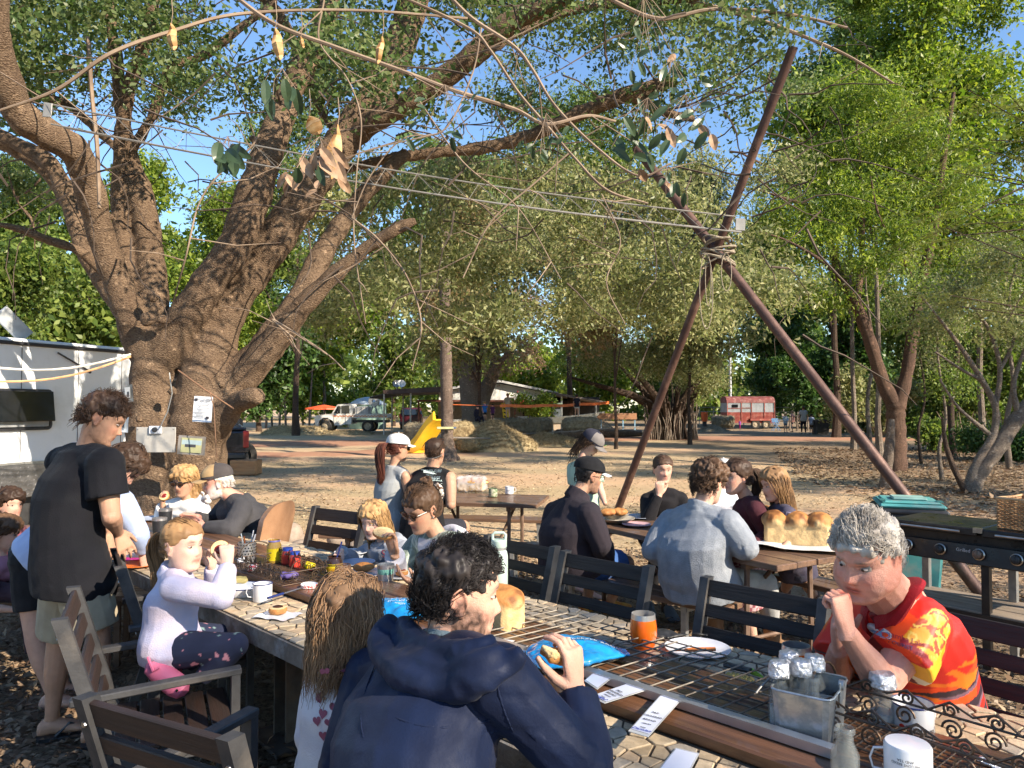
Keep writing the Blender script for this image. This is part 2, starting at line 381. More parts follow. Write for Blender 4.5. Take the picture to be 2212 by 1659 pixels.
B_grey=barkmat('grey_bark',(.30,.25,.20),(.20,.155,.12),(.11,.08,.06),1.0,.8)
B_palm=barkmat('palm_bark',(.26,.20,.16),(.17,.12,.095),(.07,.05,.04),.8,.8)
B_red=barkmat('reddish_bark',(.22,.13,.09),(.15,.09,.065),(.06,.04,.03),1.1,1.0)
twig=mat('twig',(.30,.22,.15),.85,col2=(.16,.11,.075),vs=4,world=True)
twig_d=mat('twig_dark',(.10,.07,.05),.85,col2=(.055,.04,.03),vs=4,world=True)
def bg(name,label,px,d,wpx,top,low,n,leaf,m,seed,bark=B_grey,tr=.22,group=None,nb=8,depth=None,trunk_top=.72,clump=18,cr=.5,shell=.45,cat='tree',aspect=.5,limbs=6,lean=(0,0)):
 p=W(px,880,d);h=W(px,top,d).z;lo=W(px,low,d).z;w=wpx/F*d/2;rs=random.Random(seed);cr_=[]
 dp=depth or w*.8
 for i in range(nb):
  f=(i+.5)/nb;z=lo+(h-lo)*f;k=math.sin(math.pi*min(1,.18+f*.82))**.6
  a=rs.uniform(0,6.28);q=rs.uniform(.15,.55)
  r=w*rs.uniform(.42,.62)*max(k,.45)
  cr_.append(((math.cos(a)*w*q*k,math.sin(a)*dp*q*k,z-(r*.3 if i==nb-1 else 0)),(r,r*.9,max(r*.55,(h-lo)/nb*.9))))
 return tree(name,label,p.x,p.y,h,tr,cr_,n,leaf,m,bark,group,seed,clump=clump,cr=cr,limbs=limbs,cat=cat,trunk_top=trunk_top,aspect=aspect,shell=shell,lean=lean)
far=[ # px, d, width, top, low, material, label
 (60,34,560,400,850,L_mid,'sunlit mid green tree rising behind the caravan roof',14000,.20),
 (300,40,420,330,860,L_bright,'light green tree seen between the limbs of the big trunk',13000,.22),
 (560,52,300,560,880,L_dark,'dark green bushy tree beyond the black utility vehicle',12000,.26),
 (700,62,330,520,900,L_bright,'bright green rounded tree behind the white farm utility',15000,.28),
 (850,66,300,400,880,L_mid,'tall green tree behind the green water tank',14000,.28),
 (1010,80,220,620,880,L_mid,'pale distant tree behind the white gabled house',6000,.30),
 (1150,84,170,740,880,L_bright,'low distant tree behind the ridge of the house',4500,.30),
 (1290,78,220,700,890,L_bright,'green tree behind the open shed of the house',7000,.28),
 (1460,70,260,560,880,L_mid,'green tree far behind the tangled fig trunk',9000,.28),
 (1660,66,330,470,880,L_dark,'deep green tree directly behind the red horse trailer',17000,.26),
 (1820,58,300,560,900,L_dark,'dark leafy tree behind the yard rails and standing people',16000,.24),
 (2010,44,320,500,930,L_mid,'dense green tree deep in the thicket past the forked trunk',15000,.19),
 (2190,38,300,420,960,L_mid,'leafy tree at the picture edge deep in the thicket',13000,.17),
]
for i,(px,d,w,top,low,m,lab,n,lf)in enumerate(far):
 bg('tree',lab,px,d,w,top,low,n,lf,m,40+i,tr=.17,nb=9,cr=.8 if d>45 else.6,bark=B_grey if i%2 else B_dark)
# distant wood closing the horizon
wp=[]
for i in range(260):
 a=NR.uniform(-1.0,1.0);d=NR.uniform(90,125);wp.append(((math.sin(a)*d*1.1,d,NR.uniform(1,11)),(6,4,NR.uniform(3,6))))
leaf_mesh('far_woods',leaf_cards(blob_points(wp,60000,20,1.6),1.0,.6),L_mid,kind='stuff')['label']='distant green woods closing off the clearing'
# slender pale far trunks at the left horizon
for i,px in enumerate([575,588,604,618,640,655,668]):
 d=60+3*(i%3);p=W(px,880,d);b=MB();b.tube([(0,0,-.1),(.1*(-1)**i,0,2.4),(.25*(-1)**i,0,5.2)],[.10,.08,.05],6)
 t=thing('sapling',['leftmost','second','third','middle','fifth','sixth','rightmost'][i]+' slender pale trunk in the dark shade beyond the black utility','tree',(p.x,p.y,0),0,'pale saplings in the far shade');b.build('trunk',B_grey,t,smooth=True)
# mid-distance trees
bg('olive_tree','olive leaved tree with hanging brown twigs above the house',1036,34,560,330,760,26000,.115,L_olive,61,B_dark,.10,nb=10,cr=.5,shell=.25,trunk_top=.6,limbs=10)
bg('drooping_tree','tree of drooping dry brown and olive leaves over the slide and palm',960,27,360,300,700,17000,.10,L_brown,62,B_dark,.07,nb=8,cr=.45,shell=.25,limbs=9)
bg('brown_leaf_tree','tree full of withered brown leaves beyond the crossed poles',1330,30,420,380,720,17000,.10,L_brown,63,B_dark,.07,nb=8,cr=.5,shell=.25,limbs=9)
bg('feathery_tree','tall grey green tree behind the crossing of the rusty poles',1490,33,430,330,800,24000,.11,L_olive,64,B_dark,.09,nb=9,cr=.5,shell=.3,limbs=9)
bg('tall_tree','tall leafy tree whose crown fills the space above the house',1230,46,620,200,520,17000,.17,L_mid,65,B_dark,.2,nb=8,cr=.7,shell=.3)
bg('tall_tree','tall green tree towering behind the palm trunk',640,44,480,230,640,16000,.16,L_mid,66,B_dark,.2,nb=8,cr=.6,shell=.3)
bg('tall_tree','tall thin crowned tree above the horse trailer',1805,40,520,130,620,20000,.14,L_mid,67,B_dark,.2,nb=9,cr=.6,shell=.3)
bg('tall_tree','high crowned tree whose leaves meet the sky at the picture corner',2120,26,620,-120,620,30000,.115,L_bright,68,B_grey,.12,nb=12,cr=.5,shell=.3)
bg('tall_tree','bright leaved tree rising over the forked tree',1900,24,520,-100,480,26000,.11,L_bright,71,B_grey,.10,nb=11,cr=.5,shell=.3)
bg('tall_tree','green tree whose top closes the sky right of the crossed poles',1842,29,420,-60,420,17000,.12,L_mid,72,B_grey,.10,nb=9,cr=.5,shell=.3)
bg('shade_tree','leafy tree behind the left limbs of the big trunk',30,22,430,330,760,17000,.09,L_mid,69,B_dark,.14,nb=8,cr=.4,shell=.3)
bg('shade_tree','sunlit tree in the gap between the middle limbs of the big trunk',470,26,330,400,760,13000,.10,L_bright,70,B_dark,.14,nb=7,cr=.45,shell=.3)
# strangler fig with hanging roots
def strangler():
 p=W(1450,880,38.7);t=thing('fig_tree','silvery leaved fig tree on a wide tangle of aerial roots','tree',(p.x,p.y,0));b=MB();rr=random.Random(5)
 for i in range(34):
  a=rr.uniform(0,6.28);r0=rr.uniform(.3,1.15);r1=rr.uniform(.6,2.0)*(.6+.4*r0);x0,y0=math.cos(a)*r0*1.1,math.sin(a)*r0*.8
  b.tube([(x0*1.05,y0,-.1),(x0*.9,y0*.9,.6),(x0*.95,y0*.9,1.2),(math.cos(a)*r1,math.sin(a)*r1,rr.uniform(1.9,2.8))],[rr.uniform(.08,.2),rr.uniform(.06,.14),rr.uniform(.08,.16),.05],6)
 for(a,l,z)in((-2.2,4.6,4.2),(-1.0,3.0,3.5),(.6,2.6,3.6),(2.4,3.6,4.0),(3.1,5.2,3.2)):
  b.tube([(0,0,1.2),(math.cos(a)*l*.4,math.sin(a)*l*.3,2.3),(math.cos(a)*l,math.sin(a)*l*.4,z)],[.3,.2,.06],7)
 b.build('trunk',B_dark,t,smooth=True)
 rt=MB()
 for i in range(60):
  x,y=rr.uniform(-1.5,1.3),rr.uniform(-1.1,-.3);z=rr.uniform(1.0,1.9);rt.tube([(x,y,0),(x+rr.uniform(-.1,.1),y,z*.5),(x+rr.uniform(-.2,.2),y+.2,z)],[.035,.025,.03],4)
 rt.build('aerial_roots',B_grey,t)['kind']='stuff'
 bl=[]
 for i in range(15):
  bl.append(((rr.uniform(-5.2,3.4),rr.uniform(-2,2),rr.uniform(2.6,8.5)),(rr.uniform(1,1.9),1.5,rr.uniform(.7,1.4))))
 P=blob_points(bl,30000,22,.55,shell=.3);leaf_mesh('crown',leaf_cards(P,.13,.4,droop=.5),L_olive,t,world=False)
strangler()
# palm trunk with ring scars
def palm():
 p=G(966,992);t=thing('palm_tree','tall ringed palm trunk standing beside the yellow slide','tree',(p.x,p.y,0));b=MB();k=90;H=9.6
 pts=[];rad=[]
 for i in range(k):
  z=H*i/(k-1);pts.append((-.0125*z*1.2+.01*math.sin(z),0,z-.05));rad.append((.20 if z>1.0 else.20+.26*(1-z)**3)*(1+.05*((i%2)*2-1))*(1-.03*z/2))
 b.tube(pts,rad,18);b.build('trunk',B_palm,t,smooth=True)
 fr=MB();rr=random.Random(4)
 for i in range(22):
  a=i*2.4;L=rr.uniform(2.4,3.2);el=rr.uniform(-.3,.8);o=Vector((-.15,0,H));prev=None
  for s in range(14):
   f=s/13;q=o+Vector((math.cos(a)*L*f,math.sin(a)*L*f,L*(el*f-.75*f*f)))
   if prev is not None:
    side=Vector((-math.sin(a),math.cos(a),0));wl=.62*math.sin(math.pi*min(1,f+.15))+.1
    for sg in(-1,1):fr.add([tuple(prev),tuple(q),tuple(q+side*sg*wl+Vector((0,0,-.3)))],[(0,1,2)])
   prev=q
 fr.build('crown',leafmat('frond',[(.09,.15,.04),(.17,.24,.08)]),t)
 bd=MB();bd.tube([(math.cos(a)*.265,math.sin(a)*.265,1.0)for a in np.linspace(0,2*math.pi,20,endpoint=False)],.03,6,closed=True)
 bd.build('strap',mat('blue_strap',(.08,.12,.22),.7),t)
 pb=MB();pb.box((-.04,-.33,1.0),(.52,.03,.075),bev=.01);pb.build('paper_band',mat('yellow_paper',(.62,.58,.30),.8),t)
palm()
# dead-looking twin trunk in front of the house
def house_tree():
 p=W(1030,880,42);t=thing('spreading_tree','rough trunked tree with withered leaves in front of the white gable','tree',(p.x,p.y,0));b=MB()
 def P(x,y,w):q=W(x,y,42)-p;return(q.x,q.y,q.z+0,w/2*42/F)
 p.z=0
 def limb(l,n=12,sides=10):
  S=spline([(*[c for c in(W(x,y,42+dd)-p)],w/2*42/F)for(x,y,w,dd)in l],n);b.tube([s[:3]for s in S],[max(.02,s[3])for s in S],sides)
 limb([(1022,945,66,0),(1022,900,50,0),(1018,860,50,0),(1012,820,42,0),(1000,780,32,0),(985,720,20,0),(975,640,12,0)])
 limb([(1030,880,48,0),(1050,840,34,0),(1068,800,26,0),(1072,750,18,0),(1090,690,12,0),(1120,610,6,0)])
 limb([(1016,850,30,0),(1030,800,20,0),(1030,740,16,0),(1022,660,9,0)])
 limb([(1005,790,18,0),(970,750,10,0),(930,700,6,-1)]);limb([(1068,800,16,0),(1110,750,9,0),(1160,720,5,0)])
 b.build('trunk',B_grey,t,smooth=True);rr=random.Random(8)
 bl=[((rr.uniform(-2.5,3.3),rr.uniform(-1.5,1.5),rr.uniform(3.4,9)),(1.2,1.0,.8))for _ in range(16)]
 leaf_mesh('crown',leaf_cards(blob_points(bl,9000,14,.45,shell=.2),.16,.5),leafmat('leaf_withered',[(.30,.19,.11),(.38,.27,.17),(.20,.14,.08)]),t,world=False)
house_tree()
# ---------------------------------------------------------------- trees on the shaded bank
def limbtree(name,label,base,limbs,bark,crown=None,group=None,sides=10,cat='tree'):
 """limbs: lists of (px, py, width px, depth)"""
 t=thing(name,label,cat,(base.x,base.y,0),0,group);b=MB()
 for l in limbs:
  S=spline([(*W(x,y,d),w/2*d/F)for(x,y,w,d)in l],max(8,len(l)*5))
  wob=.12
  pts=[Vector(s[:3])for s in S];rad=[max(.006,s[3])*(1+wob*math.sin(i*1.7+len(l))*.5)for i,s in enumerate(S)]
  b.tube(pts,rad,sides)
 b.build('trunk',bark,t,smooth=True,world=True)
 if crown:
  P,sz,asp,m=crown;leaf_mesh('crown',leaf_cards(P,sz,asp,droop=.6),m,t)
 return t
def pxblobs(L):return[((W(x,y,d)),(rx/F*d,rx/F*d,ry/F*d))for(x,y,d,rx,ry)in L]
d0=19.5
limbtree('forked_tree','reddish trunked tree forking wide with long bright leaves',G(1935,1018),[
 [(1935,1022,46,d0),(1937,960,40,d0),(1935,900,38,d0),(1935,870,40,d0)],
 [(1934,880,34,d0),(1905,820,28,d0),(1880,740,26,d0),(1850,660,24,d0),(1815,600,18,d0),(1790,520,14,d0+.5),(1740,440,10,d0+1),(1690,380,7,d0+1),(1600,330,4,d0)],
 [(1938,880,34,d0),(1958,810,26,d0),(1972,720,25,d0),(1985,640,22,d0),(2005,550,20,d0),(2025,450,16,d0),(2040,330,12,d0),(2060,200,8,d0)],
 [(1850,660,14,d0),(1860,580,13,d0+1),(1862,480,12,d0+1),(1858,380,9,d0+1),(1850,250,6,d0+1),(1850,120,4,d0)],
 [(1815,600,12,d0),(1770,560,8,d0-1),(1700,520,5,d0-1),(1640,500,3,d0-1)],
 [(1985,640,10,d0),(1950,560,7,d0-.5),(1900,470,5,d0-1),(1880,380,3,d0-1)],
 [(1740,440,8,d0+1),(1700,430,6,d0),(1640,410,4,d0)]],
 B_red,(blob_points(pxblobs([(1760,520,d0,110,70),(1680,460,d0+1,80,60),(1850,430,d0,120,70),(1800,330,d0+1,110,60),(1950,500,d0-1,90,60),(1720,620,d0-1,90,50),(1890,560,d0-1,90,45),(2040,420,d0,100,60),(1960,300,d0,110,60),(1880,200,d0,120,60),(2080,560,d0-1,70,50),(1800,650,d0,70,35)]),34000,12,.28,shell=.15),.125,.24,L_bright))
d1=14.4
limbtree('twisted_tree','pale many branched tree leaning out of the dark thicket',G(2105,1063),[
 [(2095,1065,34,d1),(2125,1010,30,d1),(2160,960,34,d1),(2200,900,30,d1),(2240,850,24,d1)],
 [(2090,1060,26,d1),(2110,1000,18,d1),(2145,940,16,d1),(2150,880,14,d1),(2120,820,12,d1),(2075,750,9,d1),(2030,690,6,d1),(1990,640,4,d1)],
 [(2150,880,12,d1),(2160,800,10,d1),(2140,720,8,d1),(2100,660,5,d1),(2060,600,4,d1)],
 [(2160,800,9,d1),(2190,730,7,d1),(2180,640,5,d1),(2200,560,4,d1)],
 [(2120,820,8,d1),(2080,800,6,d1),(2020,760,4,d1)],[(2140,940,10,d1),(2070,880,6,d1),(2030,820,4,d1)],
 [(2200,900,14,d1),(2190,830,10,d1),(2215,750,8,d1)]],B_grey,
 (blob_points(pxblobs([(2080,640,d1,90,50),(2180,700,d1,80,60),(2150,560,d1,80,50),(2020,700,d1+1,60,50)]),6500,10,.25,shell=.1),.08,.4,L_olive))
limbtree('slim_tree','slim dark leaning stem in the thicket behind the wicker basket',G(2090,1040),[[(2085,1062,14,14.2),(2060,1010,12,14.2),(2043,960,10,14.2),(2035,900,5,14.2)]],B_dark)
limbtree('stump','weathered upright stump before the forked tree',G(1917,1060),[[(1910,1062,26,15.2),(1915,1020,22,15.2),(1922,960,20,15.2),(1926,905,12,15.2)]],B_grey,cat='stump')
for i,(x,y,dd,tp,w,lab)in enumerate([(2035,1035,16.5,900,10,'pale sapling stem between the forked and twisted trees'),(1990,1000,21,850,7,'thin crooked sapling behind the forked trunk'),(2180,1010,19,820,14,'dark thicket trunk behind the twisted tree'),(2060,985,24,760,16,'shaded trunk deep between forked and twisted trees'),(1880,960,30,760,10,'thin shaded trunk at the edge of the track')]):
 q=G(x,y);limbtree('sapling',lab,q,[[(x,y+4,w,q.y),(x-6,(y+tp)/2,w*.8,q.y),(x+8,tp,w*.6,q.y),(x-10,tp-150,w*.4,q.y),(x+5,tp-300,w*.2,q.y)]],B_grey if i%2==0 else B_dark,(blob_points(pxblobs([(x,tp-200,q.y,80,60),(x+30,tp-80,q.y,70,50),(x-40,tp-280,q.y,70,50)]),4500,10,.3,shell=.2),.085,.4,L_olive if i%2 else L_mid))
# undergrowth bushes of the bank
for i,(x,y,r,hh,m,lab)in enumerate([(2080,965,90,60,L_mid,'low green bush in the thicket'),(1895,905,60,50,L_olive,'pale leafy bush beside the yard rails'),(2180,985,70,70,L_dark,'dark bush under the twisted tree'),(1900,840,85,80,L_olive,'arching silvery bush right of the standing people'),(1980,880,80,80,L_mid,'green bush behind the forked trunk'),(1730,820,50,60,L_dark,'dark bush behind the yard rails')]):
 q=G(x,max(y,925)+10)if y>900 else W(x,880,34+2*i if i<5 else 58);dd=q.y;t=thing('bush',lab,'bush',(q.x,q.y,0));rr=random.Random(i)
 bl=[((rr.uniform(-1,1)*r/F*dd,rr.uniform(-.8,.8),max(.3,(W(x,y,dd).z if y<900 else hh/F*dd*.6)*rr.uniform(.35,1.3))),(.5*r/F*dd,.6,.45*hh/F*dd))for _ in range(7)]
 leaf_mesh('foliage',leaf_cards(blob_points(bl,6500,14,.3,shell=.2),.0055*dd,.45,droop=.3),m,t,world=False)
 b=MB()
 for k in range(9):a=k*.7;b.tube([(math.cos(a)*.1,math.sin(a)*.1,0),(math.cos(a)*.4,math.sin(a)*.4,.6),(math.cos(a)*.9,math.sin(a)*.6,1.5)],[.03,.02,.008],4)
 b.build('stem',twig,t)
# ferny leaves at the near picture edge
def ferny():
 t=thing('feathery_shrub','feathery olive fronds reaching in at the upper picture edge','tree',(7.6,8.0,0));b=MB();P=[]
 tr=[Vector((8.4,8.6,0)),Vector((8.2,8.4,2)),Vector((7.4,8.1,3.4)),Vector((6.4,7.9,4.1))];b.tube(tr,[.13,.1,.06,.02],8);rr=random.Random(3);V=[]
 for k in range(95):
  o=W(rr.uniform(2020,2330),rr.uniform(180,700),rr.uniform(7.2,9));s=tr[rr.randint(1,3)]
  if k%3==0:b.tube([s,s.lerp(o,.6)+Vector((0,0,.15)),o],[.02,.01,.005],4)
  dr=Vector((-1,rr.uniform(-.6,.6),rr.uniform(-.5,.25))).normalized();side=dr.cross(Vector((0,0,1))).normalized()
  for f in range(5):
   o2=o+dr*.13*f;dd=(dr+side*(.9 if f%2 else-.9)+Vector((0,0,-.2))).normalized();nrm=dd.cross(Vector((0,0,1))).normalized()
   for j in range(13):
    for sg in(-1,1):
     a=o2+dd*.024*j;e=a+(nrm*sg*.045+dd*.012)*(1-.5*j/13);V+=[a,(a+e)/2+dd*.009,e,(a+e)/2-dd*.009]
 b.build('trunk',B_dark,t,smooth=True,world=True);leaf_mesh('crown',np.array([tuple(v)for v in V]),leafmat('leaf_ferny',[(.10,.12,.03),(.16,.18,.045),(.22,.22,.06)],tl=.4),t)
ferny()
# ---------------------------------------------------------------- the big shade tree
def big_tree():
 d=8.8;t=thing('shade_tree','huge many limbed shade tree with mottled brown bark beside the caravan','tree',(W(370,880,d).x,d,0));b=MB();D=d
 L=[
     [(345,1210,200,D),(342,1080,170,D),(335,960,130,D),(330,860,112,D),(330,780,100,D),(334,715,108,D)],
     [(425,1210,170,D),(425,1080,150,D),(425,960,140,D),(428,870,120,D),(440,800,100,D)],
     [(318,760,100,D),(262,628,74,D-.2),(215,500,68,D-.5),(192,400,72,D-.8),(160,325,78,D-1.1),(95,285,84,D-1.4),(35,235,84,D-1.7),(0,130,80,D-2),(-14,10,74,D-2.3),(-20,-150,60,D-2.5)],
     [(330,740,80,D),(250,640,62,D+.3),(190,550,54,D+.4),(155,450,48,D+.5),(112,360,44,D+.6),(50,318,38,D+.7),(-40,280,30,D+.8)],
     [(335,730,80,D),(325,560,72,D+.3),(306,430,62,D+.3),(280,330,42,D+.3),(262,240,34,D+.3),(250,120,32,D+.3),(225,-40,30,D+.3)],
     [(320,720,60,D),(270,560,44,D+.2),(258,430,42,D+.2),(262,320,40,D+.1),(275,200,38,D),(305,120,34,D-.1),(330,20,30,D-.2),(340,-80,26,D-.2)],
     [(350,770,110,D),(400,690,96,D-.1),(452,610,88,D-.2),(510,525,88,D-.2),(545,430,90,D-.2),(575,340,84,D-.1),(600,270,74,D),(640,170,66,D+.2),(690,90,60,D+.4),(720,-40,54,D+.6)],
     [(432,880,130,D),(455,760,124,D+.2),(492,650,116,D+.3),(560,560,104,D+.3),(640,450,92,D+.3),(700,360,90,D+.4),(760,280,88,D+.5),(820,190,88,D+.6),(870,80,84,D+.8),(910,-60,74,D+1)],
     [(760,290,70,D+.5),(830,250,58,D+.2),(930,190,58,D),(1020,120,60,D-.2),(1100,50,58,D-.4),(1190,5,54,D-.6),(1290,-50,44,D-.8)],
     [(1040,110,40,D),(1110,70,38,D+.2),(1200,30,34,D+.3),(1310,8,30,D+.3),(1430,5,22,D+.2),(1560,-10,14,D)],
     [(450,900,110,D),(530,805,92,D+.2),(600,720,84,D+.3),(655,640,72,D+.4),(690,560,60,D+.5),(740,480,50,D+.6),(800,405,44,D+.7),(880,330,34,D+.9)],
     [(500,850,70,D+.1),(560,775,72,D),(620,700,62,D-.1),(700,615,48,D-.2),(780,545,38,D-.3),(850,498,32,D-.4),(900,475,22,D-.4)],
     [(440,940,120,D),(500,880,62,D-.3),(535,860,56,D-.5),(562,852,44,D-.6)],
     [(700,380,20,D+1),(830,345,26,D+1),(940,330,30,D+1),(1050,318,32,D+1),(1150,290,34,D+1),(1240,250,38,D+.9),(1330,212,42,D+.8),(1400,190,40,D+.8),(1462,176,26,D+.8)],
     [(1370,212,26,D+.8),(1420,235,26,D+.8),(1470,252,24,D+.8),(1502,258,18,D+.8)],
     [(250,620,20,D+.3),(180,548,28,D),(110,520,24,D-.2),(40,495,20,D-.4),(-30,480,16,D-.6)],
     [(-20,290,50,D+1),(50,330,46,D+1),(110,380,42,D+1),(150,440,40,D+1)],
     [(75,545,9,D),(70,480,10,D),(35,430,10,D),(10,350,8,D)],[(35,430,7,D),(80,395,8,D),(120,330,5,D)],
     [(280,330,24,D+.2),(330,250,26,D+.3),(370,150,24,D+.4),(440,120,24,D+.4),(520,60,22,D+.4),(600,0,20,D+.4)],
     [(60,200,26,D+2),(150,230,24,D+2),(230,300,22,D+2),(300,360,20,D+2)],
     [(560,-20,34,D+2),(620,60,30,D+2),(660,160,26,D+2),(700,250,22,D+2),(760,330,18,D+2)],
     [(820,100,24,D+2),(760,130,20,D+2),(690,155,14,D+2)]]
 for l in L:
  S=spline([(*W(x,y,dd),w*(.44 if L.index(l)<2 else.415)*dd/F)for(x,y,w,dd)in l],len(l)*7);pts=[Vector(s[:3])for s in S]
  ph=l[0][0];rad=[max(.01,s[3])*(1+.035*math.sin(i*1.1+ph)+.03*math.sin(i*2.7+ph))for i,s in enumerate(S)]
  b.tube(pts,rad,20)
 # buttress roots
 for a,ln in((-2.6,1.1),(-2.0,1.2),(-1.3,1.1),(-.6,1.2),(.2,1.1),(2.6,1.0)):
  c=W(390,880,D);b.tube([(c.x+math.cos(a)*.35,c.y+math.sin(a)*.3,.55),(c.x+math.cos(a)*.6,c.y+math.sin(a)*.5,.2),(c.x+math.cos(a)*ln,c.y+math.sin(a)*ln,-.02)],[.2,.16,.05],10)
 # burrs and knots
 for(x,y,w)in((330,640,46),(318,690,54),(350,690,40),(240,470,26),(545,300,30),(130,310,30),(372,845,34),(478,830,34),(640,655,24),(560,855,40),(300,905,30),(420,600,22)):
  q=W(x,y,D-.42 if y>590 else D-.25);r=w/3.2*D/F;b.sphere(q,(r,r*.8,r*1.1),10,8)
 me=b.mesh('trunk');ob=bpy.data.objects.new('tmp',me);COL.objects.link(ob)
 md=ob.modifiers.new('r','REMESH');md.mode='VOXEL';md.voxel_size=.031;md.use_smooth_shade=True
 ms=ob.modifiers.new('s','SMOOTH');ms.iterations=4;ms.factor=.5
 dg=bpy.context.evaluated_depsgraph_get();m2=bpy.data.meshes.new_from_object(ob.evaluated_get(dg));bpy.data.objects.remove(ob)
 co=np.zeros(len(m2.vertices)*3);m2.vertices.foreach_get('co',co);co=co.reshape(-1,3);no=np.zeros(len(co)*3);m2.vertices.foreach_get('normal',no);no=no.reshape(-1,3)
 co+=no*(.012*vnoise(co,5,3)+.010*vnoise(co*[1,1,.5],14,4))[:,None]
 co=co-np.array([t.location.x,t.location.y,0]);m2.vertices.foreach_set('co',co.ravel());m2.update();m2.name='trunk';m2.materials.clear();m2.materials.append(B_fig)
 o=link_mesh('trunk',m2,t)
 # long thin branches and vines crossing the upper picture
 v=MB();tw=[
     ([(-20,245,6,5),(120,195,10,5),(240,115,12,5),(380,65,11,5.2),(520,30,10,5.4),(760,22,8,5.6),(1010,40,8,5.8)]),
     ([(480,-30,12,5),(590,50,13,5),(720,100,12,5),(860,150,12,5),(980,195,12,5),(1110,235,11,5.1),(1180,268,11,5.1),(1270,250,9,5.2),(1330,262,6,5.3)]),
     ([(840,-20,8,5),(1010,60,10,5),(1060,110,9,5),(1120,200,9,5),(1180,270,9,5),(1240,340,8,5),(1310,410,8,5),(1400,440,6,5)]),
     ([(960,-20,10,6),(1020,40,12,6),(1110,100,11,6),(1150,150,10,6),(1200,230,9,6),(1290,320,8,6),(1380,380,7,6),(1450,352,5,6)]),
     ([(1300,-10,12,7),(1420,40,12,7),(1540,20,10,7),(1700,30,9,7),(1830,60,7,7)]),
     ([(1400,-20,10,9),(1560,20,14,9),(1660,50,12,9),(1740,80,10,9),(1830,120,8,9),(1930,180,6,9)]),
     ([(560,290,5,5.5),(540,320,6,5.5),(480,370,5,5.5),(430,440,5,5.5),(400,560,5,5.5),(360,700,3,6)]),
     ([(900,210,5,6),(1000,350,5,6),(1120,450,4,6),(1210,600,3,6)]),
     ([(640,735,5,6.5),(590,690,6,6.5),(700,760,5,6.5),(745,800,3,6.5)]),
     ([(760,470,5,6),(820,520,6,6),(880,600,6,6),(910,700,5,6),(890,800,3,6)]),
     ([(700,0,6,6),(690,90,6,6),(750,170,5,6),(780,260,5,6),(770,380,4,6),(765,520,4,6),(790,700,3,6)]),
     ([(190,80,12,7.5),(198,200,12,7.5),(210,320,12,7.5),(215,450,10,7.5)]),
     ([(1040,60,5,5),(1020,160,5,5),(960,280,5,5),(870,300,4,5),(800,380,4,5),(760,470,3,5)]),
     ([(1230,330,5,6),(1150,400,5,6),(1060,480,5,6),(1000,600,4,6)]),
     ([(1300,420,4,7),(1340,520,4,7),(1310,610,4,7),(1350,700,3,7)])]
 for l in tw:
  v=MB();S=spline([(*W(x,y,dd),w/2.7*dd/F)for(x,y,w,dd)in l],len(l)*7);v.tube([s[:3]for s in S],[max(.003,s[3])for s in S],6)
  rr=random.Random(int(l[0][0]))
  for k in range(6):
   s=S[rr.randint(2,len(S)-2)];q=Vector(s[:3]);e=q+Vector((rr.uniform(-.6,.6),rr.uniform(-.4,.4),rr.uniform(-.5,.35)));v.tube([q,q.lerp(e,.5)+Vector((0,0,rr.uniform(-.06,.06))),e],[.005,.004,.002],4)
  v.build('branch',twig,t,smooth=True,world=True)
 # fine twig haze between limbs
 tz=MB();rr=random.Random(21)
 for k in range(230):
  x,y,dd=rr.uniform(-60,1800),rr.uniform(-60,520),rr.uniform(6.5,13)
  if x>600 and rr.random()<.35:y+=250
  q=W(x,y,dd);pts=[q];dr=Vector((rr.uniform(-1,1),rr.uniform(-.5,.5),rr.uniform(-.6,.4)))
  for s in range(5):dr=dr+Vector((rr.uniform(-.4,.4),rr.uniform(-.3,.3),rr.uniform(-.4,.25)));pts.append(pts[-1]+dr.normalized()*rr.uniform(.15,.34))
  tz.tube(pts,[.012,.010,.008,.006,.005,.003],4,cap=False)
 tz.build('twigs',twig_d,t,world=True)['kind']='stuff'
 # crown: many small leaves over the whole upper picture and on over the camera
 bl=[];rr=random.Random(22)
 for k in range(150):
  y=rr.uniform(-260,250)if rr.random()<.9 or k<60 else rr.uniform(250,420)
  x=rr.uniform(-300,1750);dd=rr.uniform(7,14)
  if 300<x<560 and 80<y<330 and rr.random()<.55:continue
  if 1150<x<1450 and 120<y<330 and rr.random()<.7:continue
  c=W(x,y,dd);bl.append((tuple(c),(rr.uniform(.5,1.1),.7,rr.uniform(.22,.5))))
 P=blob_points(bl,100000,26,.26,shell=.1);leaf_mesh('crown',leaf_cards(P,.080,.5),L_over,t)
 bl=[]
 for k in range(70):
  x,y=rr.uniform(700,1700),rr.uniform(330,720)*.9+60;dd=rr.uniform(11,19);bl.append((tuple(W(x,y,dd)),(rr.uniform(.5,1.2),.7,rr.uniform(.25,.6))))
 P=blob_points(bl,60000,20,.35,shell=.1);leaf_mesh('hanging_foliage',leaf_cards(P,.10,.42,droop=.5),L_olive,t)['kind']='stuff'
big_tree()
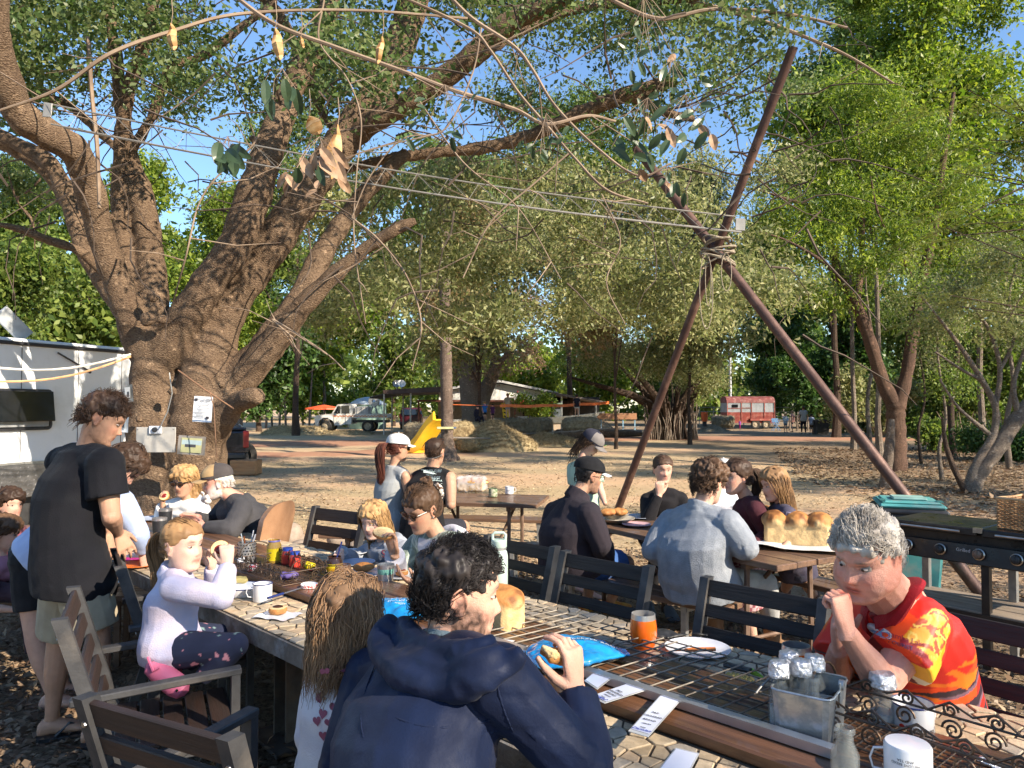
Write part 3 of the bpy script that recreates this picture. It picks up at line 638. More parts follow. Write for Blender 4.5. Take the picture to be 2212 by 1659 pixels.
# large oblong leaves and papery pods on the near vines
def near_leaves():
 lm=leafmat('leaf_near_dark',[(.028,.055,.028),(.05,.085,.04),(.10,.14,.07)],rough=.35,tl=.2);lb=mat('leaf_near_dry',(.40,.27,.17),.8,col2=(.24,.14,.08),vs=20)
 def big_leaf(mb,o,dr,nrm,L,wd):
  dr=Vector(dr).normalized();s=dr.cross(Vector(nrm)).normalized();n=s.cross(dr);rg=[]
  for i in range(7):
   f=i/6;w=wd*math.sin(math.pi*(.06+.9*f))**.7;c=o+dr*L*f-n*L*.18*f*f;rg.append([c-s*w*.5+n*w*.18,c,c+s*w*.5+n*w*.18])
  mb.rings([[tuple(p)for p in r]for r in rg],cap=False,closed=False)
 rr=random.Random(9);K=[
     (1480,300,460,14,.16,0,3.6),(1510,340,410,18,.17,0,3.6),(1370,420,420,14,.13,0,4)]
 def cluster(label,cx,cy,n,spx,dd,L,dry=0.0,hang=True):
  t=thing('leaf_spray',label,'leaves',tuple(W(cx,cy,dd)));stm=MB()
  st=W(cx,cy-spx*1.1,dd)
  for i in range(n):
   a=MB();c=MB();o=W(cx+rr.uniform(-spx,spx),cy+rr.uniform(-spx,spx)*.7,dd+rr.uniform(-.15,.15));dr=(rr.uniform(-.8,.8),rr.uniform(-.5,.5),rr.uniform(-1,-.1)if hang else rr.uniform(-.4,.6))
   big_leaf(c if rr.random()<dry else a,o,dr,(rr.uniform(-.6,.6),-1,rr.uniform(-.2,.8)),L*.78*rr.uniform(.7,1.15),L*.34)
   stm.tube([st,st.lerp(o,.5)+Vector((rr.uniform(-.02,.02),0,rr.uniform(-.02,.02))),o],.0014,4)
   if a.v:a.build('leaf',lm,t,smooth=True,world=True)
   if c.v:c.build('dry_leaf',lb,t,smooth=True,world=True)
  stm.build('stalk',twig,t,world=True)
 cluster('dark drooping leaf spray hanging before the big sloping limb',492,330,9,32,3.3,.15)
 cluster('spray of dark oval leaves under the three hanging pods',610,190,7,38,3.6,.15)
 cluster('mixed dark and dried leaves around the torn hanging pod',690,350,12,50,3.3,.13,.45)
 cluster('dry curled leaves on the limb above the trunk fork',650,395,7,45,4.5,.14,1)
 cluster('long leaf spray dangling beside the upper end of the rusty pole',1400,310,14,90,4.4,.16,.1)
 cluster('dense leaf spray with brown tips below the broken dark limb',1480,270,12,60,4.2,.15,.35)
 cluster('pale leaf spray over the cut end of the dark limb',1450,205,10,70,4.4,.13,.1,False)
 cluster('leaf spray on the vine above the rope truss',960,270,12,80,4.4,.11,0,False)
 cluster('leaf spray high on the vine under the top edge',1390,90,12,90,4.6,.12,.05)
 cluster('small pale leaf spray over the middle of the picture',1180,310,10,60,4.6,.09,0)
 cluster('leaf spray low on the vine before the rusty pole',1440,400,7,40,4.6,.11,.1)
 pm=mat('papery_pod',(.62,.42,.20),.6,col2=(.36,.17,.05),vs=14)
 def pod(label,x,y,L,w,dd,tilt,holes=False):
  t=thing('seed_pod',label,'seed pod',tuple(W(x,y,dd)),0,'papery seed pods hanging from the vines');b=MB();o=W(x,y,dd);s=dd/F;rg=[]
  dr=Vector((math.sin(tilt),0,-math.cos(tilt)));sd=Vector((math.cos(tilt),0,math.sin(tilt)))
  for i in range(13):
   f=i/12;ww=w*s*.5*(math.sin(math.pi*min(1,f*.98+.01))**.55 if not holes else(.08+math.sin(math.pi*f**1.3)**.8))
   c=o+dr*L*s*f+Vector((0,.01*math.sin(f*9),0));rg.append([tuple(c-sd*ww),tuple(c-Vector((0,.012*(1+.6*math.sin(i*2.4)),0))),tuple(c+sd*ww),tuple(c+Vector((0,.008,0)))])
  b.rings(rg);b.build('husk',pm,t,smooth=True,world=True);sb=MB();sb.tube([W(x,y-60,dd),W(x+3,y-25,dd),o],.0025,4);sb.build('stalk',twig,t,world=True)
 pod('translucent orange pod hanging highest at the upper left',370,52,58,22,4,.1);pod('long tan pod hanging beside the leaf cluster in the upper middle',595,62,70,24,3.8,.15);pod('slim straight pod hanging against the dark upper limb',826,80,60,16,4,-.18)
 pod('broad cream pod turned flat above the dried leaves',668,252,44,36,3.5,.5);pod('tall torn pod with holes pointing up beside the dark leaves',730,270,120,34,3.3,-.12,True);pod('tiny orange pod between two hanging pods',650,80,24,10,4,.2)
near_leaves()
# trees of the grove beside and behind the camera (they throw the dappled shade)
for i,(x,y,h,r,n,lab)in enumerate([(9.5,-4.5,9.5,2.6,900,'grove tree just outside the picture beside the camera'),(14.5,1.5,10,2.8,1100,'grove tree outside the picture level with the barbecue'),(17.5,8.5,9.5,2.8,4500,'grove tree outside the picture on the shaded bank'),(6.5,-9.5,9,2.6,700,'grove tree standing well behind the camera'),(23,15,10,3.2,11000,'grove tree outside the picture far along the bank'),(13,-9,11,3,900,'tallest grove tree behind the camera'),(27,24,11,3.6,12000,'grove tree beyond the end of the shaded bank')]):
 rr=random.Random(i+70);cr=[((rr.uniform(-r,r),rr.uniform(-r,r),h*rr.uniform(.38,.95)),(r*.5,r*.5,r*.28))for _ in range(13)]
 tree('grove_tree',lab,x,y,h,.22,cr,n,.115,L_mid,B_dark,None,80+i,clump=22,cr=.5,shell=.2)
# ---------------------------------------------------------------- the long mosaic table
TZ=0.76;Q2=math.sqrt(.5)
def TS(T,S,z=TZ):return Vector(((T-S)*Q2,(T+S)*Q2,z))
def toTS(p):return((p[0]+p[1])*Q2,(p[1]-p[0])*Q2)
M_pad=mat('table_edge',(.20,.17,.14),.85,col2=(.10,.085,.07),vs=9,bump=.5,bs=40,dirt=(.34,.36,.37),ds=7,world=True)
M_grout=mat('grout',(.10,.075,.05),.9,col2=(.06,.045,.03),vs=12,bump=.4,bs=80,world=True)
M_plank=wood('table_plank',(.19,.088,.042),(.085,.04,.02),'Y',.38,1.0,.3,coat=.25)
M_stones=[mat('stone_%s'%n,c,.62,col2=tuple(q*.72 for q in c),vs=25,bump=.25,bs=120,dirt=tuple(q*.55 for q in c),ds=18,world=True)for n,c in(('cream',(.56,.44,.29)),('buff',(.46,.35,.22)),('grey',(.40,.34,.26)),('sand',(.58,.42,.26)))]
M_steel=mat('weathered_steel',(.16,.14,.125),.6,.3,col2=(.09,.07,.06),vs=7,bump=.2,bs=60,dirt=(.22,.13,.08),ds=5,world=True)
table=thing('mosaic_table','long heavy table topped with crazed stone mosaic and a central timber plank','table',tuple(TS(1.95,2.2,0)))
OUT=[(1.38,-1.75),(2.58,-1.75),(2.53,2.6),(2.36,6.05),(1.42,6.05)]
PL=(1.73,2.18)
def farT(S):return 2.58+(2.53-2.58)*(S+1.75)/4.35 if S<2.6 else 2.53+(2.36-2.53)*(S-2.6)/3.45
def nearT(S):return 1.38+.04*(S+1.75)/7.8
b=MB();b.prism([tuple(TS(a,c)[:2])for a,c in OUT][::-1]if False else[tuple(TS(a,c)[:2])for a,c in OUT],TZ-.075,TZ-.004);b.build('slab',M_pad,table,world=True)
b=MB();b.prism([tuple(TS(a+(.012 if a<2 else-.012),c)[:2])for a,c in OUT],TZ-.004,TZ);b.build('grout_bed',M_grout,table,world=True)
def plankM(T,S,z):return Matrix.Translation(TS(T,S,z))@Matrix.Rotation(R(45),4,'Z')
pl_me=[]
for k,(T0,w)in enumerate([(1.79,.125),(1.93,.145),(2.09,.165)]):
 for s0,s1 in((-1.70,1.62),(1.625,6.0)):
  q=MB();L=s1-s0;q.box((0,0,0),(w-.004,L,.038),bev=.006)
  o=q.build('plank',M_plank,table);o.matrix_local=WM[table.name].inverted()@plankM(T0+.005,(s0+s1)/2,TZ+.02)
def voronoi(T0fn,T1fn,S0,S1,g,seed):
 rs=random.Random(seed);pts=[]
 ni=int((S1-S0)/g)
 for i in range(-2,ni+3):
  S=S0+g*(i+.5);a,c=T0fn(S),T1fn(S);nj=max(2,int((c-a)/g))
  for j in range(-2,nj+2):pts.append((a+(j+.5)*(c-a)/nj+rs.uniform(-.46,.46)*g,S+rs.uniform(-.46,.46)*g))
 grid={}
 for p in pts:grid.setdefault((int(p[0]//(2*g)),int(p[1]//(2*g))),[]).append(p)
 cells=[]
 for p in pts:
  if not(S0-.01<p[1]<S1+.01 and T0fn(p[1])-.01<p[0]<T1fn(p[1])+.01):continue
  poly=[(p[0]-.2,p[1]-.2),(p[0]+.2,p[1]-.2),(p[0]+.2,p[1]+.2),(p[0]-.2,p[1]+.2)]
  def clip(poly,nx,ny,c):
   out=[]
   for k in range(len(poly)):
    a,b2=poly[k],poly[(k+1)%len(poly)];da=nx*a[0]+ny*a[1]-c;db=nx*b2[0]+ny*b2[1]-c
    if da<=0:out.append(a)
    if da*db<0:t=da/(da-db);out.append((a[0]+t*(b2[0]-a[0]),a[1]+t*(b2[1]-a[1])))
   return out
  gap=rs.uniform(.0022,.0045)
  gi,gj=int(p[0]//(2*g)),int(p[1]//(2*g))
  for u in(-1,0,1):
   for v in(-1,0,1):
    for q in grid.get((gi+u,gj+v),()):
     if q is p:continue
     dx,dy=q[0]-p[0],q[1]-p[1];L=math.hypot(dx,dy)
     if L<1e-6 or L>.35:continue
     nx,ny=dx/L,dy/L;poly=clip(poly,nx,ny,nx*(p[0]+q[0])/2+ny*(p[1]+q[1])/2-gap)
     if len(poly)<3:break
  poly=clip(poly,1,0,T1fn(p[1])-.012)if len(poly)>2 else poly
  poly=clip(poly,-1,0,-(T0fn(p[1])+.012))if len(poly)>2 else poly
  poly=clip(poly,0,1,S1-.01)if len(poly)>2 else poly
  poly=clip(poly,0,-1,-(S0+.01))if len(poly)>2 else poly
  if len(poly)<3:continue
  ar=abs(sum(poly[k][0]*poly[(k+1)%len(poly)][1]-poly[(k+1)%len(poly)][0]*poly[k][1]for k in range(len(poly))))/2
  if ar>.0003:cells.append(poly)
 return cells
cells=voronoi(nearT,lambda S:PL[0],-1.7,6.0,.056,3)+voronoi(lambda S:PL[1],farT,-1.7,6.0,.056,4)
def cell_info(poly):
 P=[TS(a,c)for a,c in poly];c=sum(P,Vector())/len(P);q=c-Vector((0,0,CAMH));px=CX+F*q.x/q.y if q.y>.3 else 9999;py=880-F*q.z/q.y if q.y>.3 else 9999
 vis=0<px<2212 and py<1659;return(0 if vis else 1,q.length,P,c)
info=sorted([cell_info(p)for p in cells],key=lambda t:(t[0],t[1]));rs_=random.Random(5);rest=MB()
def stone(mb,P,c,z1,mi=0,off=None):
 P2=[p-off for p in P];c2=c-off;n=len(P2);vs=[(p.x,p.y,p.z-.001)for p in P2]+[(p.x,p.y,p.z+z1-.0015)for p in P2]+[(p.x+(c2.x-p.x)*.07,p.y+(c2.y-p.y)*.07,p.z+z1)for p in P2]
 fs=[(i,(i+1)%n,n+(i+1)%n,n+i)for i in range(n)]+[(n+i,n+(i+1)%n,2*n+(i+1)%n,2*n+i)for i in range(n)]+[tuple(range(2*n,3*n))]
 mb.add(vs,fs,mi)
for k,(vv,dd,P,c)in enumerate(info):
 h=rs_.uniform(.0035,.0065);mi=rs_.choice([0,0,0,1,1,2,2,3])
 if k<299:
  q=MB();stone(q,P,c,h,0,c);o=link_mesh('stone',q.mesh('stone'),table,M_stones[mi]);o.location=WM[table.name].inverted()@c
 else:stone(rest,P,c,h,mi,Vector((0,0,0)))
rest.build('mosaic_field',M_stones,table,world=True)['kind']='stuff'
for(T,S)in((1.95,.5),(1.89,3.42),(2.0,4.9)):
 q=MB();Mx=Matrix.Translation(TS(T,S,0))@Matrix.Rotation(R(40),4,'Z')
 for(cx_,sx,sy)in((0,.02,.15),(-.075,.15,.016),(.075,.15,.016)):pass
 q.box((0,-.07,.34),(.17,.014,.68),M=Mx);q.box((0,.07,.34),(.17,.014,.68),M=Mx);q.box((0,0,.34),(.014,.124,.68),M=Mx);q.box((0,0,.01),(.34,.34,.02),M=Mx)
 q.build('leg',M_steel,table,world=True)
 q=MB();q.box((0,0,.65),(.09,.95,.07),M=Matrix.Translation(TS(T,S,0))@Matrix.Rotation(R(-45),4,'Z'));q.build('crossbeam',M_steel,table,world=True)
# ---------------------------------------------------------------- slatted garden chairs
M_slat=wood('dark_slat',(.022,.017,.015),(.012,.010,.009),'X',.7,1.2,.4)
M_slat_b=wood('brown_slat',(.040,.023,.018),(.022,.014,.012),'X',.6,1.2,.35)
M_frame=mat('chair_frame',(.060,.060,.062),.6,.2,col2=(.035,.035,.037),vs=10,bump=.15,bs=60,dirt=(.12,.105,.09),ds=4)
M_screw=mat('screw',(.4,.4,.4),.35,1.0)
def chair(label,x,y,face,group='slatted garden chairs round the mosaic table',brown=False,n_slats=5,bh=.93):
 """face: direction the sitter looks"""
 rz=math.atan2(face[1],face[0])-math.pi/2
 W2,D2,sh=.25,.20,.44;fv=Vector((face[0],face[1],0)).normalized()*.34;x+=fv.x;y+=fv.y;t=thing('garden_chair',label,'chair',(x,y,0),rz,group);sm=M_slat_b if brown else M_slat
 def back(z):return-D2-.015-.20*max(0,(z-sh))/(bh-sh)*.75
 for sx in(-1,1):
  q=MB();pts=[(sx*W2,-D2-.11,0),(sx*W2,-D2-.02,.30),(sx*W2,back(sh),sh),(sx*W2,back(.7),.7),(sx*W2,back(bh),bh)]
  rg=[[(p[0]-.019,p[1]-.024,p[2]),(p[0]+.019,p[1]-.024,p[2]),(p[0]+.019,p[1]+.024,p[2]),(p[0]-.019,p[1]+.024,p[2])]for p in pts]
  q.rings(rg);q.build('stile',M_frame,t)
  q=MB();q.box((sx*(W2+.03),D2,.335),(.045,.03,.67));q.build('leg',M_frame,t)
  q=MB();q.box((sx*(W2+.03),(D2+back(.68))/2-.01,.665),(.05,D2-back(.68)+.06,.024),bev=.004,rot=(R(3),0,0));q.build('armrest',M_frame,t)
  q=MB();q.box((sx*(W2+.0),0,sh-.035),(.03,2*D2+.02,.035));q.box((sx*(W2+.005),0,.18),(.02,2*D2+.06,.025));q.build('side_rail',M_frame,t)
  for zz in(bh-.07,.62):q=MB();q.lathe([(.009,0),(.007,.004),(0,.004)],n=8,M=Matrix.Translation((sx*W2,back(zz)-.0245,zz))@Matrix.Rotation(R(90),4,'X'));q.build('screw',M_screw,t)
 z0=.50;H=(bh-z0)/n_slats
 for k in range(n_slats):
  zz=z0+H*(k+.5);q=MB();q.box((0,back(zz),zz),(2*W2-.036,.018,H*(.80 if k==n_slats-1 else.62)),rot=(R(17),0,0),bev=.003);q.build('back_slat',sm,t)
 for k in range(5):
  yy=-D2+.035+k*.083;q=MB();q.box((0,yy,sh-.005),(2*W2-.03,.072,.018),bev=.003);q.build('seat_slat',sm,t)
 q=MB();q.box((0,D2,sh-.035),(2*W2+.02,.03,.035));q.box((0,-D2,sh-.035),(2*W2-.04,.03,.035));q.build('seat_rail',M_frame,t)
 return t
fT=(-Q2,-Q2)
chair('dark slatted chair standing empty beside the fair haired girl in the grey hoodie',-1.24,5.28,(-.55,-.83),n_slats=4)
chair('dark slatted chair behind the white flask with a carry loop',0.03,4.02,fT)
chair('empty dark slatted chair across the table behind the grilled bread rack',.43,3.55,fT,n_slats=5)
chair('widest looking empty dark slatted chair behind the white plate with orange knife',.99,2.98,fT)
chair('dark slatted chair carrying the man in the red shirt',1.66,2.50,(-.80,-.6))
chair('grey armed chair on which the pony tailed girl kneels',-1.63,2.78,(.90,.44),brown=True)
chair('brown slatted armchair standing empty nearest to the camera',-.83,1.78,(.45,.89),brown=True)
chair('shaded chair between the khaki shorts and the table',-1.88,3.60,(.85,.5))
# brown leather tub chair of the bearded man
t=thing('leather_chair','tan padded high backed chair behind the bearded man','chair',(-1.88,5.2,0),R(80));M_tan=mat('tan_leather',(.36,.20,.11),.5,col2=(.24,.125,.065),vs=5,bump=.2,bs=40)
b=MB()
def tanb(u,v):
 a=(u-.5)*1.5;zz=.42+.58*v-.1*(abs(u-.5)*2)**3*v;return(math.sin(a)*.33,-.22-.10*v+.16*(1-math.cos(a)),zz)
rg=[]
for i in range(13):
 u=i/12;row=[]
 for j in range(9):row.append(tanb(u,j/8))
 for j in range(8,-1,-1):p=tanb(u,j/8);row.append((p[0]*.88,p[1]+.05,p[2]-.01))
 rg.append(row)
b.rings(rg);b.build('backrest',M_tan,t,smooth=True)
b=MB();b.box((0,.02,.41),(.5,.48,.10),bev=.03);b.build('seat',M_tan,t)
for sx in(-1,1):
 for sy in(-1,1):b=MB();b.tube([(sx*.2,sy*.19,0),(sx*.19,sy*.18,.37)],[.018,.024],8);b.build('leg',M_slat,t)
# ---------------------------------------------------------------- picnic tables and benches
M_brd=wood('picnic_board',(.20,.115,.07),(.085,.05,.034),'X',.42,1.0,.35,coat=.15)
M_brd_r=wood('faded_red_board',(.33,.17,.12),(.20,.09,.06),'X',.6,1.0,.3)
M_gal=mat('galvanised',(.42,.42,.40),.45,.7,col2=(.30,.30,.29),vs=18,bump=.1,bs=60)
M_yel=mat('yellow_frame',(.62,.40,.06),.5,col2=(.42,.26,.05),vs=9)
M_rust=mat('rusty_frame',(.20,.13,.09),.7,.2,col2=(.12,.07,.045),vs=9,bump=.2,bs=50)
def board_table(label,x,y,ang,L,wd,h,nb,m,group,trestle=True,leg=M_rust,cat='table',name='picnic_table',edge=None):
 t=thing(name,label,cat,(x,y,0),ang,group)
 w=wd/nb
 for k in range(nb):
  q=MB();q.box((0,-wd/2+w*(k+.5),h-.018),(L-(.01 if k%2 else 0),w-.006,.036),bev=.004);q.build('board',edge if(edge and k==0)else m,t)
 for sx in(-1,1):
  xx=sx*(L/2-.28)
  if trestle:
   for sy in(-1,1):q=MB();q.tube([(xx,sy*(wd*.42),0),(xx+sx*-.0,sy*(wd*.40),h-.04)],.018,6);q.build('leg',leg,t)
   q=MB();q.box((xx,0,h-.055),(.04,wd*.9,.04));q.build('batten',leg,t)
   q=MB();q.tube([(xx,0,h-.06),(xx*.45,0,.28)],.014,6);q.build('brace',leg,t)
   q=MB();q.tube([(xx,-wd*.41,.25),(xx,wd*.41,.25)],.012,6);q.build('stretcher',leg,t)
  else:
   for sy in(-1,1):q=MB();q.box((xx,sy*(wd*.36),(h-.036)/2),(.035,.035,h-.036));q.build('leg',leg,t)
   q=MB();q.box((xx,0,h-.055),(.05,wd*.8,.03));q.build('batten',leg,t)
 return t
aB=math.atan2(1.32,-.785)
cB=Vector((1.49,4.25,0))+Vector((-.51,.86,0))*.95+Vector((.86,.51,0))*.36
board_table('timber picnic table carrying the big crusty loaf and stacked bowls',cB.x,cB.y,aB+math.pi,1.95,.72,.75,4,M_brd,'picnic tables',edge=None)
aBb=math.atan2(1.05,-1.03)
board_table('timber bench under the man in the grey fleece and the man in the black jacket',.76,5.10,aBb+math.pi,1.65,.26,.45,2,M_brd,'picnic benches',False,M_gal,'bench','picnic_bench')
board_table('bench with yellow brackets beyond the table under the maroon top woman',1.95,5.45,aB+math.pi,1.7,.26,.45,2,M_brd,'picnic benches',False,M_yel,'bench','picnic_bench')
board_table('timber picnic table with the bagged loaf and two mugs',-.30,7.45,R(-12),1.25,.78,.74,4,M_brd,'picnic tables')
board_table('bench between the plaid shirt woman and the far picnic table',-.25,6.75,R(-10),1.1,.26,.42,2,M_brd,'picnic benches',False,M_gal,'bench','picnic_bench')
board_table('bench beyond the far picnic table with a cool sheen',-.15,8.45,R(-10),1.5,.27,.40,2,M_brd,'picnic benches',False,M_gal,'bench','picnic_bench')
board_table('bench under the two people in sleeveless tops',-1.25,7.0,R(-10),1.1,.28,.46,2,M_brd,'picnic benches',False,M_rust,'bench','picnic_bench')
board_table('low reddish table in the shade at the edge of the picture behind the two girls',-3.75,5.75,R(20),1.3,.6,.70,4,M_brd_r,'picnic tables')
board_table('dark bench in the shade under the two seated girls',-3.1,4.75,R(12),1.7,.28,.45,2,M_brd,'picnic benches',False,M_rust,'bench','picnic_bench')
q=thing('stool','rounded pale bench end poking in at the edge below the bench','stool',(-3.0,4.0,0));b=MB();b.box((-.12,0,.43),(.5,.24,.04),bev=.012);b.build('seat',M_grout if False else wood('grey_board',(.26,.22,.17),(.16,.13,.10),'X'),q)
for sx in(-1,1):b=MB();b.box((-.12+sx*.2,0,.205),(.04,.2,.41));b.build('leg',M_slat,q)
# ---------------------------------------------------------------- rusty tripod poles, truss and ropes
M_pole=mat('rusty_pole',(.095,.05,.038),.55,.25,col2=(.075,.038,.03),vs=5,bump=.25,bs=70,dirt=(.26,.15,.11),ds=3,world=True)
for nm,lab,a,c,r in(('rusty_pole','rusty steel pole leaning with its foot beside the stacked bowls',Vector((1.24,9.7,-.05)),1.533,.046),('rusty_pole','rusty steel pole sloping down behind the barbecue',Vector((4.1,6.4,-.05)),1.40,.053)):
 x_=Vector((2.22,8.0,3.35))if r<.055 else Vector((2.22,7.87,3.35));e=a+(x_-a)*c
 t=thing(nm,lab,'pole',(a.x,a.y,0),0,'rusty poles lashed into a crossing');b=MB();d=(e-a).normalized()
 b.tube([a,a+(e-a)*.5,e],r,16,cap=False);b.tube([e,e-d*.15],[r-.006,r-.006],16);b.build('pipe',M_pole,t,smooth=True,world=True)
 b=MB();sx,sy,_=frame_from(d);b.rings([[tuple(e+(sx*math.cos(q)+sy*math.sin(q))*rr_)for q in np.linspace(0,6.28,16,endpoint=False)]for rr_ in(r,r-.006)],cap=False);b.build('rim',M_pole,t,world=True)
M_rope=mat('rope',(.36,.30,.22),.9,col2=(.22,.18,.13),vs=40,bump=.5,bs=200,world=True)
t=thing('rope_lashing','frayed pale rope tying the two rusty poles where they cross','rope',(2.22,7.95,3.35));b=MB();X=Vector((2.22,7.93,3.33));rr=random.Random(3)
for k in range(9):
 a0=rr.uniform(0,6.28);zz=rr.uniform(-.10,.12);ax=Vector((rr.uniform(-.5,.5),rr.uniform(-.2,.2),1)).normalized();u,v,_=frame_from(ax)
 b.tube([X+Vector((0,0,zz))+(u*math.cos(q)*.115+v*math.sin(q)*.19)*(1+.06*k/9)for q in np.linspace(0,6.28,18,endpoint=False)],.011,6,closed=True)
b.build('coil',M_rope,t,smooth=True,world=True)['kind']='stuff';b=MB()
for k,(x0,y0,L)in enumerate(((-.12,-.05,.55),(-.16,-.1,.8),(.05,-.1,.4))):
 o=X+Vector((x0,y0,-.05));w=.05+.02*k;pts=[o+Vector((w*math.sin(q)*(1 if k%2 else.6),-.02*k,-L*(.5-.5*math.cos(q))))for q in np.linspace(0,6.28,24)]
 b.tube(pts,.005,5)
b.build('loose_loops',M_rope,t,smooth=True,world=True)['kind']='stuff'
# long light truss with wire lacing
M_alu=mat('dull_alloy',(.22,.21,.19),.5,.5,col2=(.27,.25,.22),vs=10,world=True)
A=[W(95,222,6.6),W(110,268,6.5),W(140,276,6.9)];Bp=[W(1590,468,7.75),W(1602,502,7.6),W(1600,500,8.0)]
t=thing('lattice_truss','thin welded lattice boom strung from the tree to the pole crossing','truss',tuple(A[0]));N=22
for a,c in zip(A,Bp):b=MB();b.tube([a.lerp(c,f)+Vector((0,0,-.10*math.sin(f*math.pi)))for f in np.linspace(0,1,14)],.008,6);b.build('chord',M_alu,t,smooth=True,world=True)
b=MB();pt=lambda k,f:A[k].lerp(Bp[k],f)+Vector((0,0,-.10*math.sin(f*math.pi)))
for i in range(N):
 f0,f1=i/N,(i+.5)/N;f2=(i+1)/N
 for(k,l)in((0,1),(0,2),(1,2)):b.tube([pt(k,f0),pt(l,f1)],.0022,4);b.tube([pt(l,f1),pt(k,f2)],.0022,4)
b.build('lacing',M_alu,t,world=True)['kind']='stuff'
for c,nx in((W(98,238,6.6),.10),(W(1595,485,7.7),.13)):b=MB();b.box(c+Vector((.02,0,0)),(nx*.8,.012,.13),rot=(0,R(4),0),bev=.004);b.build('end_plate',mat('pale_plate',(.30,.29,.27),.5,.3),t,world=True)
# ---------------------------------------------------------------- barbecue
M_bk=mat('black_enamel',(.018,.017,.017),.35,.2,col2=(.03,.026,.024),vs=10,bump=.15,bs=30,dirt=(.07,.055,.045),ds=6)
M_kn=mat('knob_black',(.03,.028,.027),.4);M_chr=mat('dull_chrome',(.55,.50,.44),.3,.9,col2=(.38,.33,.28),vs=20)
uB=Vector((.61,-.79,0)).normalized();oB=Vector((2.57,5.08,0));t=thing('barbecue','long black four burner barbecue with hooded flat lid','barbecue',tuple(oB),math.atan2(uB.y,uB.x));L=1.12;Dp=.52;zt=.88
b=MB();b.box((L/2,.02,zt-.155),(L,.035,.125),bev=.006,rot=(R(-8),0,0));b.build('control_panel',M_bk,t)
b=MB();b.box((L/2,Dp/2+.02,zt-.11),(L-.02,Dp-.04,.17),bev=.01);b.build('body',M_bk,t)
for k in range(2):b=MB();b.box((L*(.25+.5*k),Dp/2,zt),(L/2-.01,Dp,.022),bev=.006);b.box((L*(.25+.5*k),.0,zt-.012),(L/2-.03,.03,.05),bev=.008);b.build('lid',M_bk,t);
for k in range(2):b=MB();b.tube([(L*(.25+.5*k)-.18,-.035,zt-.012),(L*(.25+.5*k)+.18,-.035,zt-.012)],.007,8);b.build('handle',M_chr,t,smooth=True)
b=MB();b.box((L/2,-.01,zt+.004),(.05,.04,.03));b.build('latch',M_chr,t)
for k in range(5):
 x=.13+k*.205+(.02 if k>1 else 0);Mk=Matrix.Translation((x,-.01,zt-.145))@Matrix.Rotation(R(82),4,'X')
 b=MB();b.lathe([(.036,0),(.036,.006),(.030,.010)],n=24,M=Mk);kb=b.build('knob_bezel',M_chr,t,smooth=True)
 b=MB();b.lathe([(.026,.008),(.025,.036),(.018,.040),(0,.040)],n=20,M=Mk);b.box((0,.012,.043),(.008,.026,.008),M=Mk);b.build('knob',M_kn if k%2 else mat('knob_worn',(.16,.11,.08),.4,.3),t,smooth=True)
Mq=WM[t.name]
text_on('Grilled',.030,Mq@Matrix.Translation((.475,-.022,zt-.13))@Matrix.Rotation(R(82),4,'X'),mat('print_grey',(.5,.48,.45),.6),t,'lettering')
for x in(.04,L-.04,L*.52):
 for y in(.04,Dp-.04):b=MB();b.box((x,y,(zt-.2)/2),(.045,.045,zt-.2));b.build('leg',M_bk if x>.1 and y<.1 else M_gal,t)
for k in range(3):b=MB();b.box((L/2,.10+k*.165,.36),(L+.04,.15,.022),bev=.004);b.build('shelf_board',wood('dusty_board',(.34,.27,.20),(.22,.17,.13),'X',.8),t)
b=MB();b.box((L/2,.02,.335),(L,.02,.05));b.build('shelf_rail',M_bk,t)
# wicker basket on the lid
ob=oB+uB*.86+Vector((.79,.61,0))*.24;t=thing('wicker_basket','rectangular woven wicker basket standing on the barbecue lid','basket',(ob.x,ob.y,zt+.012),math.atan2(uB.y,uB.x)-R(8));M_wk=mat('wicker',(.42,.25,.12),.6,col2=(.24,.13,.06),vs=30,island=.3)
bw,bd,bh_=.44,.30,.19;b=MB()
for r in range(17):
 z=.006+r*bh_/17;per=[];nn=40
 for k in range(nn*2):
  f=k/(nn*2)*2*(bw+bd);off=.0045*(1 if(k//1+r)%2 else-1)
  if f<bw:p=(-bw/2+f,-bd/2-off)
  elif f<bw+bd:p=(bw/2+off,-bd/2+f-bw)
  elif f<2*bw+bd:p=(bw/2-(f-bw-bd),bd/2+off)
  else:p=(-bw/2-off,bd/2-(f-2*bw-bd))
  per.append((p[0],p[1],z))
 b.tube(per,.0052,4,closed=True)
b.build('weave',M_wk,t)['kind']='stuff'
b=MB()
for k in range(60):
 f=k/60*2*(bw+bd)
 if f<bw:p=(-bw/2+f,-bd/2)
 elif f<bw+bd:p=(bw/2,-bd/2+f-bw)
 elif f<2*bw+bd:p=(bw/2-(f-bw-bd),bd/2)
 else:p=(-bw/2,bd/2-(f-2*bw-bd))
 b.tube([(p[0],p[1],0),(p[0],p[1],bh_)],.003,4)
b.build('stakes',M_wk,t)['kind']='stuff'
b=MB();b.box((0,0,.004),(bw-.01,bd-.01,.008));b.build('base',M_wk,t)
b=MB();b.tube([(-bw/2,-bd/2,bh_),(bw/2,-bd/2,bh_),(bw/2,bd/2,bh_),(-bw/2,bd/2,bh_)],.010,6,closed=True);b.build('rim',mat('wicker_rim',(.52,.33,.17),.6,island=.1),t)
